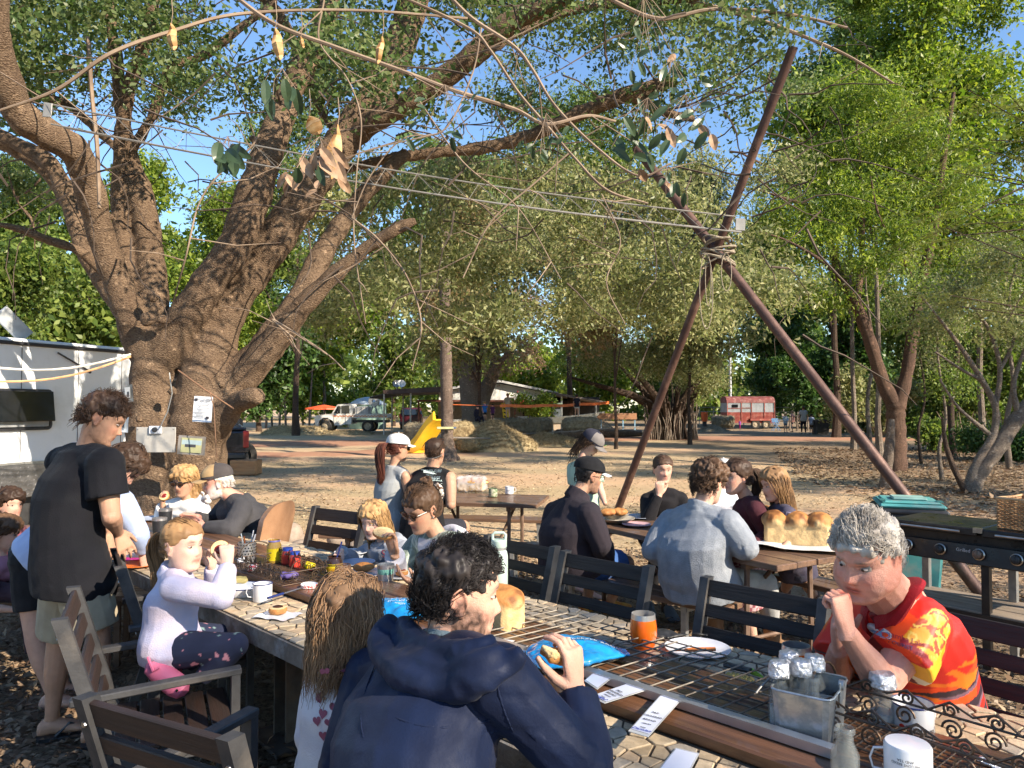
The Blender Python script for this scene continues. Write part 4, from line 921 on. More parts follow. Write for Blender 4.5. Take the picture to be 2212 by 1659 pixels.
# wheelie bin
t=thing('wheelie_bin','teal plastic wheelie bin with closed lid behind the barbecue','bin',(3.33,6.25,0),R(-20));M_teal=mat('teal_plastic',(.10,.36,.34),.5,col2=(.07,.27,.26),vs=5,bump=.1,bs=30,dirt=(.30,.33,.29),ds=6)
M_bkp=mat('black_plastic',(.03,.03,.033),.45,col2=(.05,.05,.05),vs=8)
b=MB();b.rings([[(sx*w,sy*d,z)for sx,sy in((-1,-.9),(-.9,-1),(.9,-1),(1,-.9),(1,.9),(.9,1),(-.9,1),(-1,.9))]for z,w,d in((.06,.19,.19),(.80,.245,.26))]);b.build('body',M_teal,t)
b=MB();b.box((0,0,.80),(.53,.56,.05),bev=.02);b.box((0,-.0,.765),(.51,.54,.03),bev=.01);b.build('rim',M_bkp,t)
b=MB();b.box((0,0,.845),(.49,.54,.035),bev=.016);b.box((0,0,.872),(.44,.48,.02),bev=.009,taper=.92);b.build('lid',M_teal,t);b=MB();b.box((0,-.02,.892),(.26,.22,.024),bev=.011);b.build('lid_panel',mat('teal_light',(.30,.50,.44),.5),t)
for sx in(-1,1):
 b=MB();
 for k in range(4):b.box((sx*(.19+.012*k),-.16+.0*k,.885),(.005,.10,.008))
 b.build('rib',M_teal,t)['kind']='stuff'
 b=MB();b.lathe([(0,-.03),(.09,-.03),(.10,0),(.09,.03),(0,.03)],n=20,M=Matrix.Translation((sx*.23,.2,.10))@Matrix.Rotation(R(90),4,'Y'));b.build('wheel',M_bkp,t,smooth=True)
b=MB();b.tube([(-.2,.30,.80),(.2,.30,.80)],.014,8);b.build('handle',M_bkp,t)
# stones of the fire ring
M_rock=mat('boulder',(.34,.27,.21),.85,col2=(.22,.17,.13),vs=6,bump=.6,bs=30)
def rock(label,x,y,r,seed,sz=.75,g='boulders round the fire ring'):
 b=MB();b.sphere((0,0,r*sz*.62),(r,r*.85,r*sz),16,10);me=b.mesh('boulder',True);co=np.array([v.co[:]for v in me.vertices]);n=co/np.linalg.norm(co,axis=1)[:,None];co+=n*(vnoise(co,3/r*.4,seed)*r*.16)[:,None];me.vertices.foreach_set('co',co.ravel());me.update()
 o=link_mesh('boulder',me,None,M_rock);o.location=(x,y,0);tag(o,label,'boulder',g)
rock('tall rounded boulder right of the tan leather chair',-2.62,8.75,.19,1,.9);rock('low pale boulder beside the black slatted chair',-2.32,8.3,.20,2,.6);rock('small dark boulder between the two larger stones',-2.05,8.85,.15,3);rock('half hidden boulder touching the charred log',-1.75,8.5,.14,4)
t=thing('charred_log','charred log lying in front of the boulders','log',(-2.2,7.9,.08));b=MB();b.tube([(-.45,0,0),(0,.05,.02),(.5,.02,-.01)],[.06,.07,.05],10);b.build('wood',mat('char',(.03,.025,.022),.9,bump=.5,bs=30),t,smooth=True)
t=thing('timber_block','big sawn orange brown timber block lying behind the parked utility','block',tuple(G(527,1028)));b=MB();b.box((-.06,.3,.19),(.62,.5,.36),bev=.015);b.build('body',wood('sawn_block',(.42,.24,.12),(.26,.14,.07),'X',.8,.6),t)
# ---------------------------------------------------------------- people: builder
def skinmat():
 m=mat('skin',(.5,.3,.2),.52,attr='Col',vs=30,bump=.3,bs=260,contrast=(.3,.9),spec=.35,sss=.05);return m
M_skin=skinmat()
HT=[(-.121,.060,.030,.012),(-.116,.072,.016,.026),(-.106,.083,-.004,.038),(-.095,.087,-.026,.047),(-.080,.084,-.042,.055),(-.062,.086,-.054,.060),(-.045,.087,-.065,.065),(-.025,.087,-.078,.069),(0,.084,-.088,.073),(.020,.089,-.094,.075),(.040,.090,-.097,.077),(.065,.083,-.095,.076),(.085,.067,-.084,.068),(.102,.043,-.062,.051),(.113,.016,-.032,.028),(.118,-.003,-.012,.005)]
def ga(x,z,cx,cz,sx,sz):return np.exp(-((x-cx)/sx)**2-((z-cz)/sz)**2)
def head_rings(nz=46,na=60,infl=0.0,feat=True,child=0.0,fat=0.0):
 T=spline(HT,nz);zs,yf,yb,w=T[:,0],T[:,1],T[:,2],T[:,3];a=np.linspace(0,2*np.pi,na,endpoint=False)
 yc=(yf*.45+yb*.55);out=[]
 for i in range(nz):
  c,s=np.cos(a),np.sin(a);p=.82
  x=w[i]*np.sign(c)*np.abs(c)**p*(1+fat*max(0,1-abs(zs[i]+.06)/.07));y=yc[i]+np.where(s>0,(yf[i]-yc[i]),(yc[i]-yb[i]))*np.sign(s)*np.abs(s)**.92;z=np.full(na,zs[i])
  if child:x=x*(1+child*.5*max(0,(-zs[i]-.03)*3));
  if feat:
   f=np.clip((y-.02)/.05,0,1);ax=np.abs(x);d=np.zeros(na)
   zz=zs[i];k=np.clip((.024-zz)/.056,0,1)
   if-.046<zz<.030:hN=(.003+.019*k**1.25)*(1-child*.35)*np.clip((zz+.046)/.010,0,1)*np.clip((.032-zz)/.01,0,1);d+=hN*np.exp(-(x/(.0065+.0055*k))**2)
   d+=.008*(1-child*.3)*ga(ax,zz,.012,-.036,.006,.007)
   d-=.010*ga(ax,zz,.030,.004,.016,.011);d+=.0045*(1-child)*ga(ax,zz,.028,.026,.022,.007)
   d+=.004*ga(ax,zz,.045,-.024,.017,.016)+(child+fat)*.005*ga(ax,zz,.042,-.045,.02,.02)
   d+=.0055*ga(x,zz,0,-.056,.019,.006)-.005*ga(x,zz,0,-.0630,.021,.0022)+.0065*ga(x,zz,0,-.069,.016,.005)-.004*ga(x,zz,0,-.083,.02,.006)+.006*ga(x,zz,0,-.103,.018,.012)
   y=y+d*f
  if infl:r=np.sqrt(x*x+(y-yc[i])**2)+1e-6;x=x*(1+infl/r);y=yc[i]+(y-yc[i])*(1+infl/r)
  out.append(np.stack([x,y,z*(1+infl/.12)],1))
 return out
def mtx(x,y,z,o):m=Matrix((x,y,z)).transposed().to_4x4();m.translation=Vector(o);return m
def head_matrix(c,face,up=None,s=1.0):
 f=Vector(face).normalized();u=Vector(up)if up else Vector((0,0,1));u=(u-f*u.dot(f)).normalized();x=f.cross(u);return mtx(x,f,u,c)@Matrix.Scale(s,4)
def hand(mb,wr,d,n,side,s=1.0,curl=.35,spread=1.0,thumb=.5):
 """wr wrist; d along the hand; n out of the palm; side +1/-1 picks the thumb side"""
 d=Vector(d).normalized();n=Vector(n);n=(n-d*n.dot(d)).normalized();t=d.cross(n)*side;wr=Vector(wr);L=.088*s
 rg=[]
 for f,w,th in((-.25,.027,.021),(0,.026,.020),(.35,.034,.018),(.7,.040,.016),(1,.041,.0125),(1.08,.036,.008)):
  c=wr+d*L*f;rg.append([tuple(c+t*(w*s*math.cos(q))+n*(th*s*math.sin(q)))for q in np.linspace(0,6.283,12,endpoint=False)])
 mb.rings(rg)
 for i,(o,l,r)in enumerate(((.030,.072,.0088),(.010,.080,.0092),(-.011,.074,.0088),(-.031,.058,.0077))):
  p=wr+d*L*.93+t*o*s*(1+.1*spread);fd=(d+t*((1.5-i)*.075*spread)).normalized();pts=[p-fd*.02*s,p];a=0;c=curl if not hasattr(curl,'__len__')else curl[i]
  for k,(sg,ca)in enumerate(((.45,.8),(.30,1.25),(.25,.8))):a+=c*ca;pts.append(pts[-1]+(fd*math.cos(a)+n*math.sin(a))*l*s*sg)
  mb.tube(pts,[r*s*q for q in(1,1.02,.98,.92,.72)],8)
  mb.sphere(pts[-1],r*s*.74,8,6)
 p=wr+d*L*.12+t*.020*s;td=(d*(.75-thumb*.2)+t*.75*(1-thumb*.3)+n*thumb*.9).normalized();q1=p+td*.040*s;t2=(td*.7+d*.45+n*thumb*.35).normalized();q2=q1+t2*.031*s;q3=q2+(t2*.8+d*.25).normalized()*.026*s
 mb.tube([p,q1,q2,q3],[.0155*s,.0125*s,.0105*s,.0080*s],8);mb.sphere(q3,.0082*s,8,6)
 return wr+d*L*1.35+n*.02*s
def foot(mb,an,fwd,s=1.0,shoe=0.0):
 f=Vector(fwd);f.z=0;f.normalize();sd=f.cross(Vector((0,0,1)));an=Vector(an);z0=an.z-.075*s;rg=[]
 for l,w,h in((-.06,.022,.05),(-.045,.032,.07),(0,.036,.085),(.06,.040,.065),(.12,.046,.042),(.17,.044,.030),(.20,.030,.020)):
  c=Vector((an.x,an.y,z0))+f*l*s;w=(w+shoe)*s;h=(h+shoe)*s
  rg.append([tuple(c+sd*w*math.cos(q)+Vector((0,0,h*.5+h*.5*math.sin(q)*(1 if math.sin(q)>0 else 1))))for q in np.linspace(0,6.283,12,endpoint=False)])
 mb.rings(rg)
def remesh(mb,name,vox,smooth=3,fac=.5,dec=0):
 me=mb.mesh(name);ob=bpy.data.objects.new('tmp',me);COL.objects.link(ob);md=ob.modifiers.new('r','REMESH');md.mode='VOXEL';md.voxel_size=vox;md.use_smooth_shade=True
 if smooth:ms=ob.modifiers.new('s','SMOOTH');ms.iterations=smooth;ms.factor=fac
 if dec:dm=ob.modifiers.new('d','DECIMATE');dm.ratio=dec
 dg=bpy.context.evaluated_depsgraph_get();m2=bpy.data.meshes.new_from_object(ob.evaluated_get(dg));bpy.data.objects.remove(ob);bpy.data.meshes.remove(me);m2.name=name;return m2
def getco(me):a=np.zeros(len(me.vertices)*3);me.vertices.foreach_get('co',a);return a.reshape(-1,3)
def getno(me):a=np.zeros(len(me.vertices)*3);me.vertices.foreach_get('normal',a);return a.reshape(-1,3)
def setco(me,co):me.vertices.foreach_set('co',co.ravel());me.update()
def paint(me,cols):
 at=me.color_attributes.new('Col','FLOAT_COLOR','POINT');c=np.ones((len(cols),4));c[:,:3]=cols;at.data.foreach_set('color',c.ravel())
def tri_tubes(P,rad,name,m,parent,kind='stuff'):
 """P: (n strands, k points, 3) -> one mesh of thin three sided hairs"""
 n,k,_=P.shape;d=np.zeros_like(P);d[:,1:-1]=P[:,2:]-P[:,:-2];d[:,0]=P[:,1]-P[:,0];d[:,-1]=P[:,-1]-P[:,-2];d/=np.linalg.norm(d,axis=2)[...,None]+1e-9
 ref=NR.normal(size=(n,1,3));a=np.cross(d,ref);a/=np.linalg.norm(a,axis=2)[...,None]+1e-9;b=np.cross(d,a);r=(rad*np.linspace(1,.25,k)**.8)[None,:,None]
 V=np.stack([P+a*r,P+(-.5*a+.87*b)*r,P+(-.5*a-.87*b)*r],2).reshape(-1,3)
 base=(np.arange(n)*k*3)[:,None,None]+(np.arange(k-1)*3)[None,:,None]+np.zeros((1,1,3),int);j=np.array([0,1,2]);j2=np.array([1,2,0])
 Fq=np.stack([base+j,base+j2,base+j2+3,base+j+3],-1).reshape(-1,4)
 if parent is not None:Mi=np.array(WM[parent.name].inverted());V=V@Mi[:3,:3].T+Mi[:3,3]
 me=np_mesh(name,V,Fq.ravel(),np.full(len(Fq),4),True);me.materials.append(m);o=link_mesh(name,me,parent)
 if kind:o['kind']=kind
 return o
def hairmat(name,c1,c2,rough=.55):return mat('hair_'+name,c1,max(rough,.5),col2=c2,vs=9,world=True,island=.35,spec=.3)
HAIR_R=np.array([.082,.102,.124])
def hair_mask(L,kind):
 """L: local points (adult head metres) -> bool, inside the haired area"""
 x,y,z=L[:,0],L[:,1],L[:,2];ax=np.abs(x)
 front=np.where(y>.045,z>.062-.015*(ax/.07),True);ys=-.032 if kind in('short','bald')else-.005;side=np.where((y>ys)&(y<=.06),z>(.026 if ys<-.01 else.012)+.5*np.clip(y,0,1)-.01,True)
 low={'short':-.055,'long':-.085,'tail':-.065,'bald':-.05}[kind];back=np.where(y<=ys,z>low+.35*np.clip(y+.06,0,.1),True)
 return front&side&back
def make_hair(P,Mh,s,kind,mm,n,L,rad,curl=.3,grav=.5,comb=(0,-1,0),extra=None,infl=.012,vox=.006,noise=.004,seg=7,mb_extra=None):
 """shell over the scalp plus loose strands; mb_extra adds solids (tail, bun, fall) in head coordinates"""
 rg=head_rings(30,40,infl,False);V=np.concatenate(rg);msk=hair_mask(V,kind);V2=V.copy();V2[~msk]*=np.where(V2[~msk][:,2:3]<-.02,.55,.82);na=40;nz=30
 sh=MB();sh.rings([[tuple(V2[i*na+j])for j in range(na)]for i in range(nz)])
 if mb_extra:mb_extra(sh)
 sh.v=[tuple(Mh@Vector(v))for v in sh.v];me=remesh(sh,'hair',vox,2);co=getco(me);no=getno(me);co=co+no*(noise*vnoise(co,45,5)+noise*1.2*vnoise(co*[1,1,.5],90,6))[:,None]
 Mi=np.array(WM[P.name].inverted());co=co@Mi[:3,:3].T+Mi[:3,3];setco(me,co);me.materials.clear();me.materials.append(mm);h=link_mesh('hair',me,P)
 if n:
  n=int(n*.48);rad=rad*1.35
  rs=np.random.RandomState(len(P.name)*7+n);D=rs.normal(size=(n*3,3));D/=np.linalg.norm(D,axis=1)[:,None];Lc=D*HAIR_R*.98;Lc=Lc[hair_mask(Lc,kind)][:n];m=len(Lc)
  M3=np.array(Mh.to_3x3());o=np.array(Mh.translation);d=Lc/HAIR_R;d/=np.linalg.norm(d,axis=1)[:,None]
  cv=np.array(comb,float)[None,:];cl=vnoise(Lc,40,9)[:,None]*rs.normal(size=(1,3))+vnoise(Lc,30,3)[:,None]*np.array([[.8,.3,.2]])
  g=np.array(Mh.to_3x3().inverted()@Vector((0,0,-1))).astype(float);g=g/np.linalg.norm(g);pts=[Lc];ll=(L*(.6+.7*rs.rand(m)))[:,None]/(seg-1);ph=rs.rand(m,1)*6.28;li=rs.rand(m,1)
  e0=1+infl*9;emax=e0+.03+li*(.05+min(curl,1.6)*.16);fr_=np.clip((Lc[:,1:2]-.0)/.06,0,1)*(kind in('long','tail'));v=cv+g*grav*(1-.6*fr_)+fr_*np.stack([np.sign(Lc[:,0])*1.1,-.6+0*Lc[:,0],0*Lc[:,0]],1)+cl*curl*.7+rs.normal(size=(m,3))*(.08+.1*curl);v=v-d*(v*d).sum(1)[:,None]+d*.35*curl;v/=np.linalg.norm(v,axis=1)[:,None]+1e-6
  for k in range(seg-1):
   w=np.stack([np.sin(ph[:,0]+k*1.9),np.cos(ph[:,0]+k*1.9),.6*np.sin(ph[:,0]*2+k)],1)
   v=v+g*grav*.45+cv*.12*(1-k/seg)+w*curl*.42+cl*curl*.12+rs.normal(size=(m,3))*.06;v/=np.linalg.norm(v,axis=1)[:,None]
   q=pts[-1]+v*ll;e=np.sqrt(((q/HAIR_R)**2).sum(1))[:,None];lo=e0*(.93+.05*li);up_=q[:,2:3]>-.055
   q=np.where(e<lo,q/e*lo,np.where((e>emax)&up_,q/e*emax,q))
   cxy=np.array([[0,-.042]]);rel=(q[:,:2]-cxy)/np.array([[.088,.070]]);r2=np.sqrt((rel**2).sum(1))[:,None];lim=1.0+.16*li;q2=q.copy();q2[:,:2]=np.where(r2>lim,q[:,:2]*.45+.55*((q[:,:2]-cxy)/r2*lim+cxy),q[:,:2]);q=np.where(up_,q,q2)
   fm=(q[:,1]>.02)&(q[:,2]<.058)&(np.abs(q[:,0])<.070);sg=np.where(Lc[:,0]>=0,1,-1);q[:,0]=np.where(fm,sg*(.071+.006*li[:,0]),q[:,0]);q[:,1]=np.where(fm,np.minimum(q[:,1],.045),q[:,1]);pts.append(q)
  A=np.stack(pts,1);A=A@M3.T+o;tri_tubes(A,rad,'hair_strands',mm,P)
 return h
def tail_strands(P,Mh,path,r0,n,mm,rad,wob=.3,seg=10):
 """strands along a path given in head coordinates, spread r0"""
 n=int(n*.7);rad*=1.15;rs=np.random.RandomState(n);S=spline(path,seg);A=np.zeros((n,seg,3));f=np.linspace(0,1,seg);a=rs.rand(n)*6.28;q=np.sqrt(rs.rand(n))
 pr=np.array(r0)[None,:]if hasattr(r0,'__len__')else np.full((1,seg),r0)
 if pr.shape[1]!=seg:pr=np.interp(np.linspace(0,1,seg),np.linspace(0,1,pr.shape[1]),pr[0])[None,:]
 for i in range(n):
  off=np.stack([np.cos(a[i]+f*wob*3)*q[i]*pr[0],np.sin(a[i]+f*wob*3)*q[i]*pr[0],np.sin(f*12+a[i])*.004],1);A[i]=S+off*(1+.12*np.sin(f[:,None]*9+a[i]*3));
  A[i,-2:]+=rs.normal(size=3)*.008
 A=A@np.array(Mh.to_3x3()).T+np.array(Mh.translation);tri_tubes(A,rad,'hair_strands',mm,P)
SK={'fair':(.62,.36,.26),'tan':(.46,.26,.17),'pink':(.60,.30,.22),'brown':(.38,.21,.14),'pale':(.68,.44,.34)}
def person(label,sp,group=None,cat='person'):
 """sp: world joints (Vectors). See the calls below."""
 J={k:(Vector(v)if not isinstance(v,Vector)else v)for k,v in sp.items()if k in('head','neck','shL','shR','elL','elR','wrL','wrR','hip','hipL','hipR','knL','knR','anL','anR')}
 s=sp.get('s',1.0);hs=sp.get('hs',s);fat=sp.get('fat',1.0);vox=sp.get('vox',.005);wm=sp.get('woman',0)
 base=J['hip'].copy();base.z=0;P=thing('person',label,cat,tuple(base),0,group)
 Mh=head_matrix(J['head'],sp['face'],sp.get('up'),hs);top=sp.get('top');bot=sp.get('bottom')
 shm=(J['shL']+J['shR'])/2;lat=(J['shR']-J['shL']).normalized();hip=J['hip']
 if 'hipR' not in J:hl=sp.get('hipdir');hl=Vector(hl).normalized()if hl else lat;J['hipR']=hip+hl*.085*s;J['hipL']=hip-hl*.085*s
 hl=(J['hipR']-J['hipL']).normalized();neck=J.get('neck',shm+(J['head']-shm)*.30)
 def torso(mb,k=1.0,off=0.0,t0=-.14,tend=True,loose=0.0):
  up=(shm-hip);f0=hl.cross(up).normalized();hun=sp.get('hunch',.03)*s;rg=[]
  tb=[(t0,.150-.02*(t0<-.1),.105),(0,.165+.01*wm,.118),(.15,.158+.008*wm,.112),(.35,.142-.012*wm,.102),(.5,.144-.012*wm,.104),(.7,.162-.012*wm,.118),(.86,.168-.012*wm,.116),(1.0,.155-.012*wm,.092),(1.1,.105,.075)]
  for t,w,d in tb:
   c=hip.lerp(shm,t);la=hl.lerp(lat,min(1,max(0,t))).normalized();fw=la.cross(up).normalized()*-1;c=c+fw*(-hun*math.sin(math.pi*min(1,max(0,t))))
   w=(w*s*fat+off+loose*.6*max(0,1-t))*k;d=(d*s*fat+off+loose*max(0,1-t))*k;belly=sp.get('belly',0)*s*max(0,1-abs(t-.3)/.35)
   cc=c+fw*belly*.5;rg.append([tuple(cc+la*w*math.cos(q)*abs(math.cos(q))**-.12+fw*(d+belly*.5)*math.sin(q))if abs(math.cos(q))>1e-3 else tuple(cc+fw*(d+belly*.5)*math.sin(q))for q in np.linspace(.01,6.293,20,endpoint=False)])
  c=neck;la=lat;fw=la.cross(up).normalized()*-1;r=(.060*s+off)*k;rg.append([tuple(c+la*r*math.cos(q)+fw*r*math.sin(q))for q in np.linspace(.01,6.293,20,endpoint=False)])
  mb.rings(rg)
  for sd in 'LR':mb.tube([c.lerp(shm,.6),shm.lerp(J['sh'+sd],.5)+up.normalized()*.022*s,J['sh'+sd]],[(.058*s+off)*k,(.056*s+off)*k,(.046*s+off*.9)*k],12)
 def arm(mb,sd,a0,a1,k=1.0,off=0.0,flare=0.0):
  """a0..a1 in 0..2: shoulder 0, elbow 1, wrist 2"""
  sh,el,wr=J['sh'+sd],J['el'+sd],J['wr'+sd];rt=[(0,.049),(.25,.050),(.6,.046),(.9,.041),(1,.040),(1.15,.043),(1.4,.038),(1.75,.028),(2,.0245)];pts=[];rad=[]
  fs=[a for a,_ in rt if a0<a<a1];fs=[a0]+fs+[a1]
  for a in fs:
   p=sh.lerp(el,a)if a<=1 else el.lerp(wr,a-1);r=np.interp(a,[q[0]for q in rt],[q[1]for q in rt])*s*(fat*.5+.5)*(1-.07*wm);pts.append(p);rad.append((r+off+flare*(a-a0)/(a1-a0))*k)
  mb.tube(pts,rad,12)
  if a0==0:mb.sphere(sh,rad[0]*1.02,12,8)
  if a0<1<a1:mb.sphere(el,(.041*s+off)*k,10,8)
 def leg(mb,sd,a0,a1,k=1.0,off=0.0,flare=0.0):
  h,kn,an=J['hip'+sd],J['kn'+sd],J['an'+sd];rt=[(0,.085),(.3,.082),(.7,.064),(.95,.053),(1,.052),(1.2,.054),(1.4,.054),(1.7,.038),(1.95,.031),(2,.031)];pts=[];rad=[]
  fs=[a0]+[a for a,_ in rt if a0<a<a1]+[a1]
  for a in fs:
   p=h.lerp(kn,a)if a<=1 else kn.lerp(an,a-1);r=np.interp(a,[q[0]for q in rt],[q[1]for q in rt])*s*(fat*.6+.4);pts.append(p);rad.append((r+off+flare*(a-a0)/(a1-a0))*k)
  mb.tube(pts,rad,14)
  if a0==0:mb.sphere(h,rad[0]*1.1,12,8)
  if a0<1<a1:mb.sphere(kn,(.053*s+off)*k,10,8)
 sleeve={'long':2,'short':.62,'cap':.2,'none':0,'elbow':1.1}[top.get('sleeve','short')]if top else 0
 legc=bot.get('to',2.0)if bot else 0
 b=MB();torso(b,1.0 if sleeve==0 else.85,-.003)
 rg=head_rings(46,60,0,True,sp.get('child',0),sp.get('fatface',0));b.rings([[tuple(Mh@Vector(p))for p in r]for r in rg])
 nr=sp.get('neckr',.052-.006*wm)*s;h0=Mh@Vector((0,-.012,-.055));b.tube([neck+(neck-h0)*.3,neck,h0.lerp(neck,.45),h0,Mh@Vector((0,-.02,-.01))],[nr*1.25,nr*1.1,nr,nr*1.02,nr*.9],14)
 for sx in(-1,1):
  ea=MB();ea.sphere((sx*.0755,-.012,-.006),(.0055,.0145,.026),12,10);ea.tube([(sx*(.079+.004*math.sin(q)),-.014+.0165*math.cos(q),-.004+.029*math.sin(q))for q in np.linspace(-1.9,3.6,16)],[.0042]*16,6);ea.sphere((sx*.077,-.006,-.033),(.006,.008,.009),8,6)
  b.add([tuple(Mh@Vector(v))for v in ea.v],ea.f)
 for sd in 'LR':
  if sleeve>=2:arm(b,sd,0,1.8,.6);arm(b,sd,1.8,2.05)
  else:arm(b,sd,0,2.0)
  hd=sp.get('hand'+sd)
  if hd:hand(b,J['wr'+sd],hd[0],hd[1],(1 if sd=='R' else-1)*(-1 if hd[2:3]and hd[2]=='flip' else 1),s*.98,*(hd[3:]))
  if 'kn'+sd in J:
   if legc>=1.9:leg(b,sd,0,2,.6)
   else:leg(b,sd,0,2)
   if not sp.get('shoe')and 'foot' in sp:foot(b,J['an'+sd],sp['foot'][sd],s)
 me=remesh(b,'person',vox*(1 if vox<.004 else 1.2),2,.4,.34 if vox<.004 else.30);co=getco(me);tone=np.array(SK[sp.get('skin','fair')]);col=np.tile(tone,(len(co),1));col*=(1+.07*vnoise(co,14,2)+.05*vnoise(co,60,3))[:,None]
 Mi=np.array(Mh.inverted());Lc=co@Mi[:3,:3].T+Mi[:3,3];x,y,z=Lc.T;ax=np.abs(x);inh=(np.abs(z)<.13)&(y>-.11)&(y<.13)&(ax<.09)
 def put(w,c):
  w=np.clip(w,0,1)*inh;col[:]=col*(1-w[:,None])+np.array(c)*w[:,None]
 fr=y>.045
 put(.45*ga(ax,z,.045,-.03,.018,.018)*fr+.5*ga(x,z,0,-.032,.014,.012)*fr,tone*[1.08,.66,.62]);put((ax>.074)*.35,tone*[1.1,.7,.62])
 lipc=sp.get('lip',tone*[.9,.52,.5]);put(1.3*np.exp(-(x/.021)**4-((z+.063)/.0085)**4)*(y>.07),lipc);put(np.exp(-(x/.022)**4-((z+.063)/.0018)**2)*(y>.07),tone*.25)
 bc=sp.get('brow',(.06,.035,.02));fa=1 if vox<.007 else.45;put(.85*fa*np.exp(-((ax-.030)/.017)**4-((z-.024-.12*(.03-np.abs(ax-.03)))/.0038)**2)*fr,bc)
 put(.5*fa*np.exp(-((ax-.030)/.014)**4-((z-.0115)/.003)**2)*fr,(.05,.03,.02));put(.25*ga(ax,z,.031,.003,.018,.012)*fr,tone*.55);put(.8*ga(ax,z,.008,-.042,.004,.003)*fr,tone*.3)
 bd=sp.get('beard')
 if bd:put(bd[1]*np.clip((-.036-z+1.3*np.clip(ax-.045,0,.1))*55,0,1)*(y>-.022)*np.clip(.75+.5*vnoise(Lc,160,8),0,1)*np.clip((.02-ga(x,z,0,-.063,.022,.008))*60,.0,1),bd[0])
 if sp.get('dirtyfeet'):w=np.clip((.14-co[:,2])*9,0,.5)[:,None];col[:]=col*(1-w)+np.array((.25,.15,.1))*w
 if sp.get('old'):co=co+getno(me)*(.0016*(1-2*np.abs(vnoise(co*[1,1,2.2],55,41)))*inh*.6+.0012*vnoise(co,28,42))[:,None];col*=(1+.10*vnoise(co,90,43)*inh)[:,None]
 paint(me,col);Wi=np.array(WM[P.name].inverted());setco(me,co@Wi[:3,:3].T+Wi[:3,3]);me.materials.clear();me.materials.append(M_skin);link_mesh('body',me,P)
 if sp.get('eyes',True):
  for sx in(-1,1):
   e=MB();e.sphere((sx*.0305,.0705,.0035),(.0115,.0112,.0037 if sp.get('eyes')!='down' else.0018),12,8);e.sphere((sx*.0305+sp.get('gaze',0)*.004,.0815,.0035 if sp.get('eyes')!='down' else.002),(.0046,.0024,.0042 if sp.get('eyes')!='down' else.002),10,6,mi=1)
   e.v=[tuple(Mh@Vector(v))for v in e.v];e.build('eye',[mat('eye_white',(.42,.38,.35),.3),mat('iris_dark',(.035,.022,.015),.15)],P,smooth=True,world=True)
 out={'P':P,'Mh':Mh,'J':J}
 def cloth(mb,name,spec,amp):
  vx=spec.get('vox',max(vox*1.15,.0055));m2=remesh(mb,name,vx*(1 if 'col' in spec else 1.15),3,.5,0 if 'col' in spec else.5);c=getco(m2);n=getno(m2)
  cw_=c+.03*np.stack([vnoise(c,8,21),vnoise(c,8,22),vnoise(c,8,23)],1);g1=1-np.abs(vnoise(cw_*[1,1,.6],9,12));g2=1-np.abs(vnoise(cw_*[.8,.8,1.5],17,13));dsp=amp*(.8*vnoise(c,5,11)-.55*g1**5*np.clip(.5+vnoise(c,3,31),0,1)+.25*g1**2-.28*g2**5*np.clip(.4+vnoise(c,4,32),0,1)+.05*vnoise(c,50,15));c=c+n*dsp[:,None]
  if 'col' in spec:paint(m2,spec['col'](c,Mh,J))
  Wi=np.array(WM[P.name].inverted());setco(m2,c@Wi[:3,:3].T+Wi[:3,3]);m2.materials.clear();m2.materials.append(spec['m']);return link_mesh(name,m2,P)
 if bot:
  b=MB();o=bot.get('off',.010)*s;rg=[]
  up=(shm-hip).normalized()
  torso_b=MB();cl=[]
  for t in(-.12,.0,.08,.13):
   c=hip+(shm-hip)*t;la=hl;fw=la.cross(up).normalized()*-1;kk=1-.9*max(0,t)*3;w=.165*s*fat+o*kk;d=.116*s*fat+o*kk+sp.get('belly',0)*s*.3;cl.append([tuple(c+la*w*math.cos(q)+fw*d*math.sin(q))for q in np.linspace(0,6.283,20,endpoint=False)])
  b.rings(cl)
  for sd in 'LR':
   if 'kn'+sd in J:leg(b,sd,0,legc,1,o,bot.get('flare',0))
  out['bottom']=cloth(b,bot.get('name','trousers'),bot,bot.get('amp',.005))
 if top:
  b=MB();o=top.get('off',.014)*s;torso(b,1,o,top.get('hem',-.2),loose=top.get('loose',0))
  if sleeve:
   for sd in 'LR':arm(b,sd,0,min(sleeve,1.93),1,o*(1 if sleeve>1 else 1.25),top.get('flare',0))
  if top.get('collar'):u=(J['head']-neck).normalized();b.tube([neck-u*.03,neck+u*top['collar']],[nr+.030,nr+.020+top.get('collar_r',0)],16)
  if top.get('extra'):top['extra'](b,out)
  out['top']=cloth(b,top.get('name','shirt'),top,top.get('amp',.007))
 if sp.get('shoe'):
  for sd in 'LR':
   if 'an'+sd in J:q=MB();foot(q,J['an'+sd],sp['foot'][sd],s*1.04,.008);
   else:continue
   if sp['shoe'].get('boot'):q.tube([J['an'+sd]-Vector((0,0,.03)),J['an'+sd].lerp(J['kn'+sd],sp['shoe']['boot'])],[.052*s,.056*s],12)
   m2=remesh(q,'shoe',.007,2);c=getco(m2);Wi=np.array(WM[P.name].inverted());setco(m2,c@Wi[:3,:3].T+Wi[:3,3]);m2.materials.append(sp['shoe']['m']);link_mesh('shoe',m2,P)
 hr=sp.get('hair')
 if hr:make_hair(P,Mh,hs,**hr)
 return out
def on_head(out,mb,name,m,smooth=True):
 mb.v=[tuple(out['Mh']@Vector(v))for v in mb.v];return mb.build(name,m,out['P'],smooth=smooth,world=True)
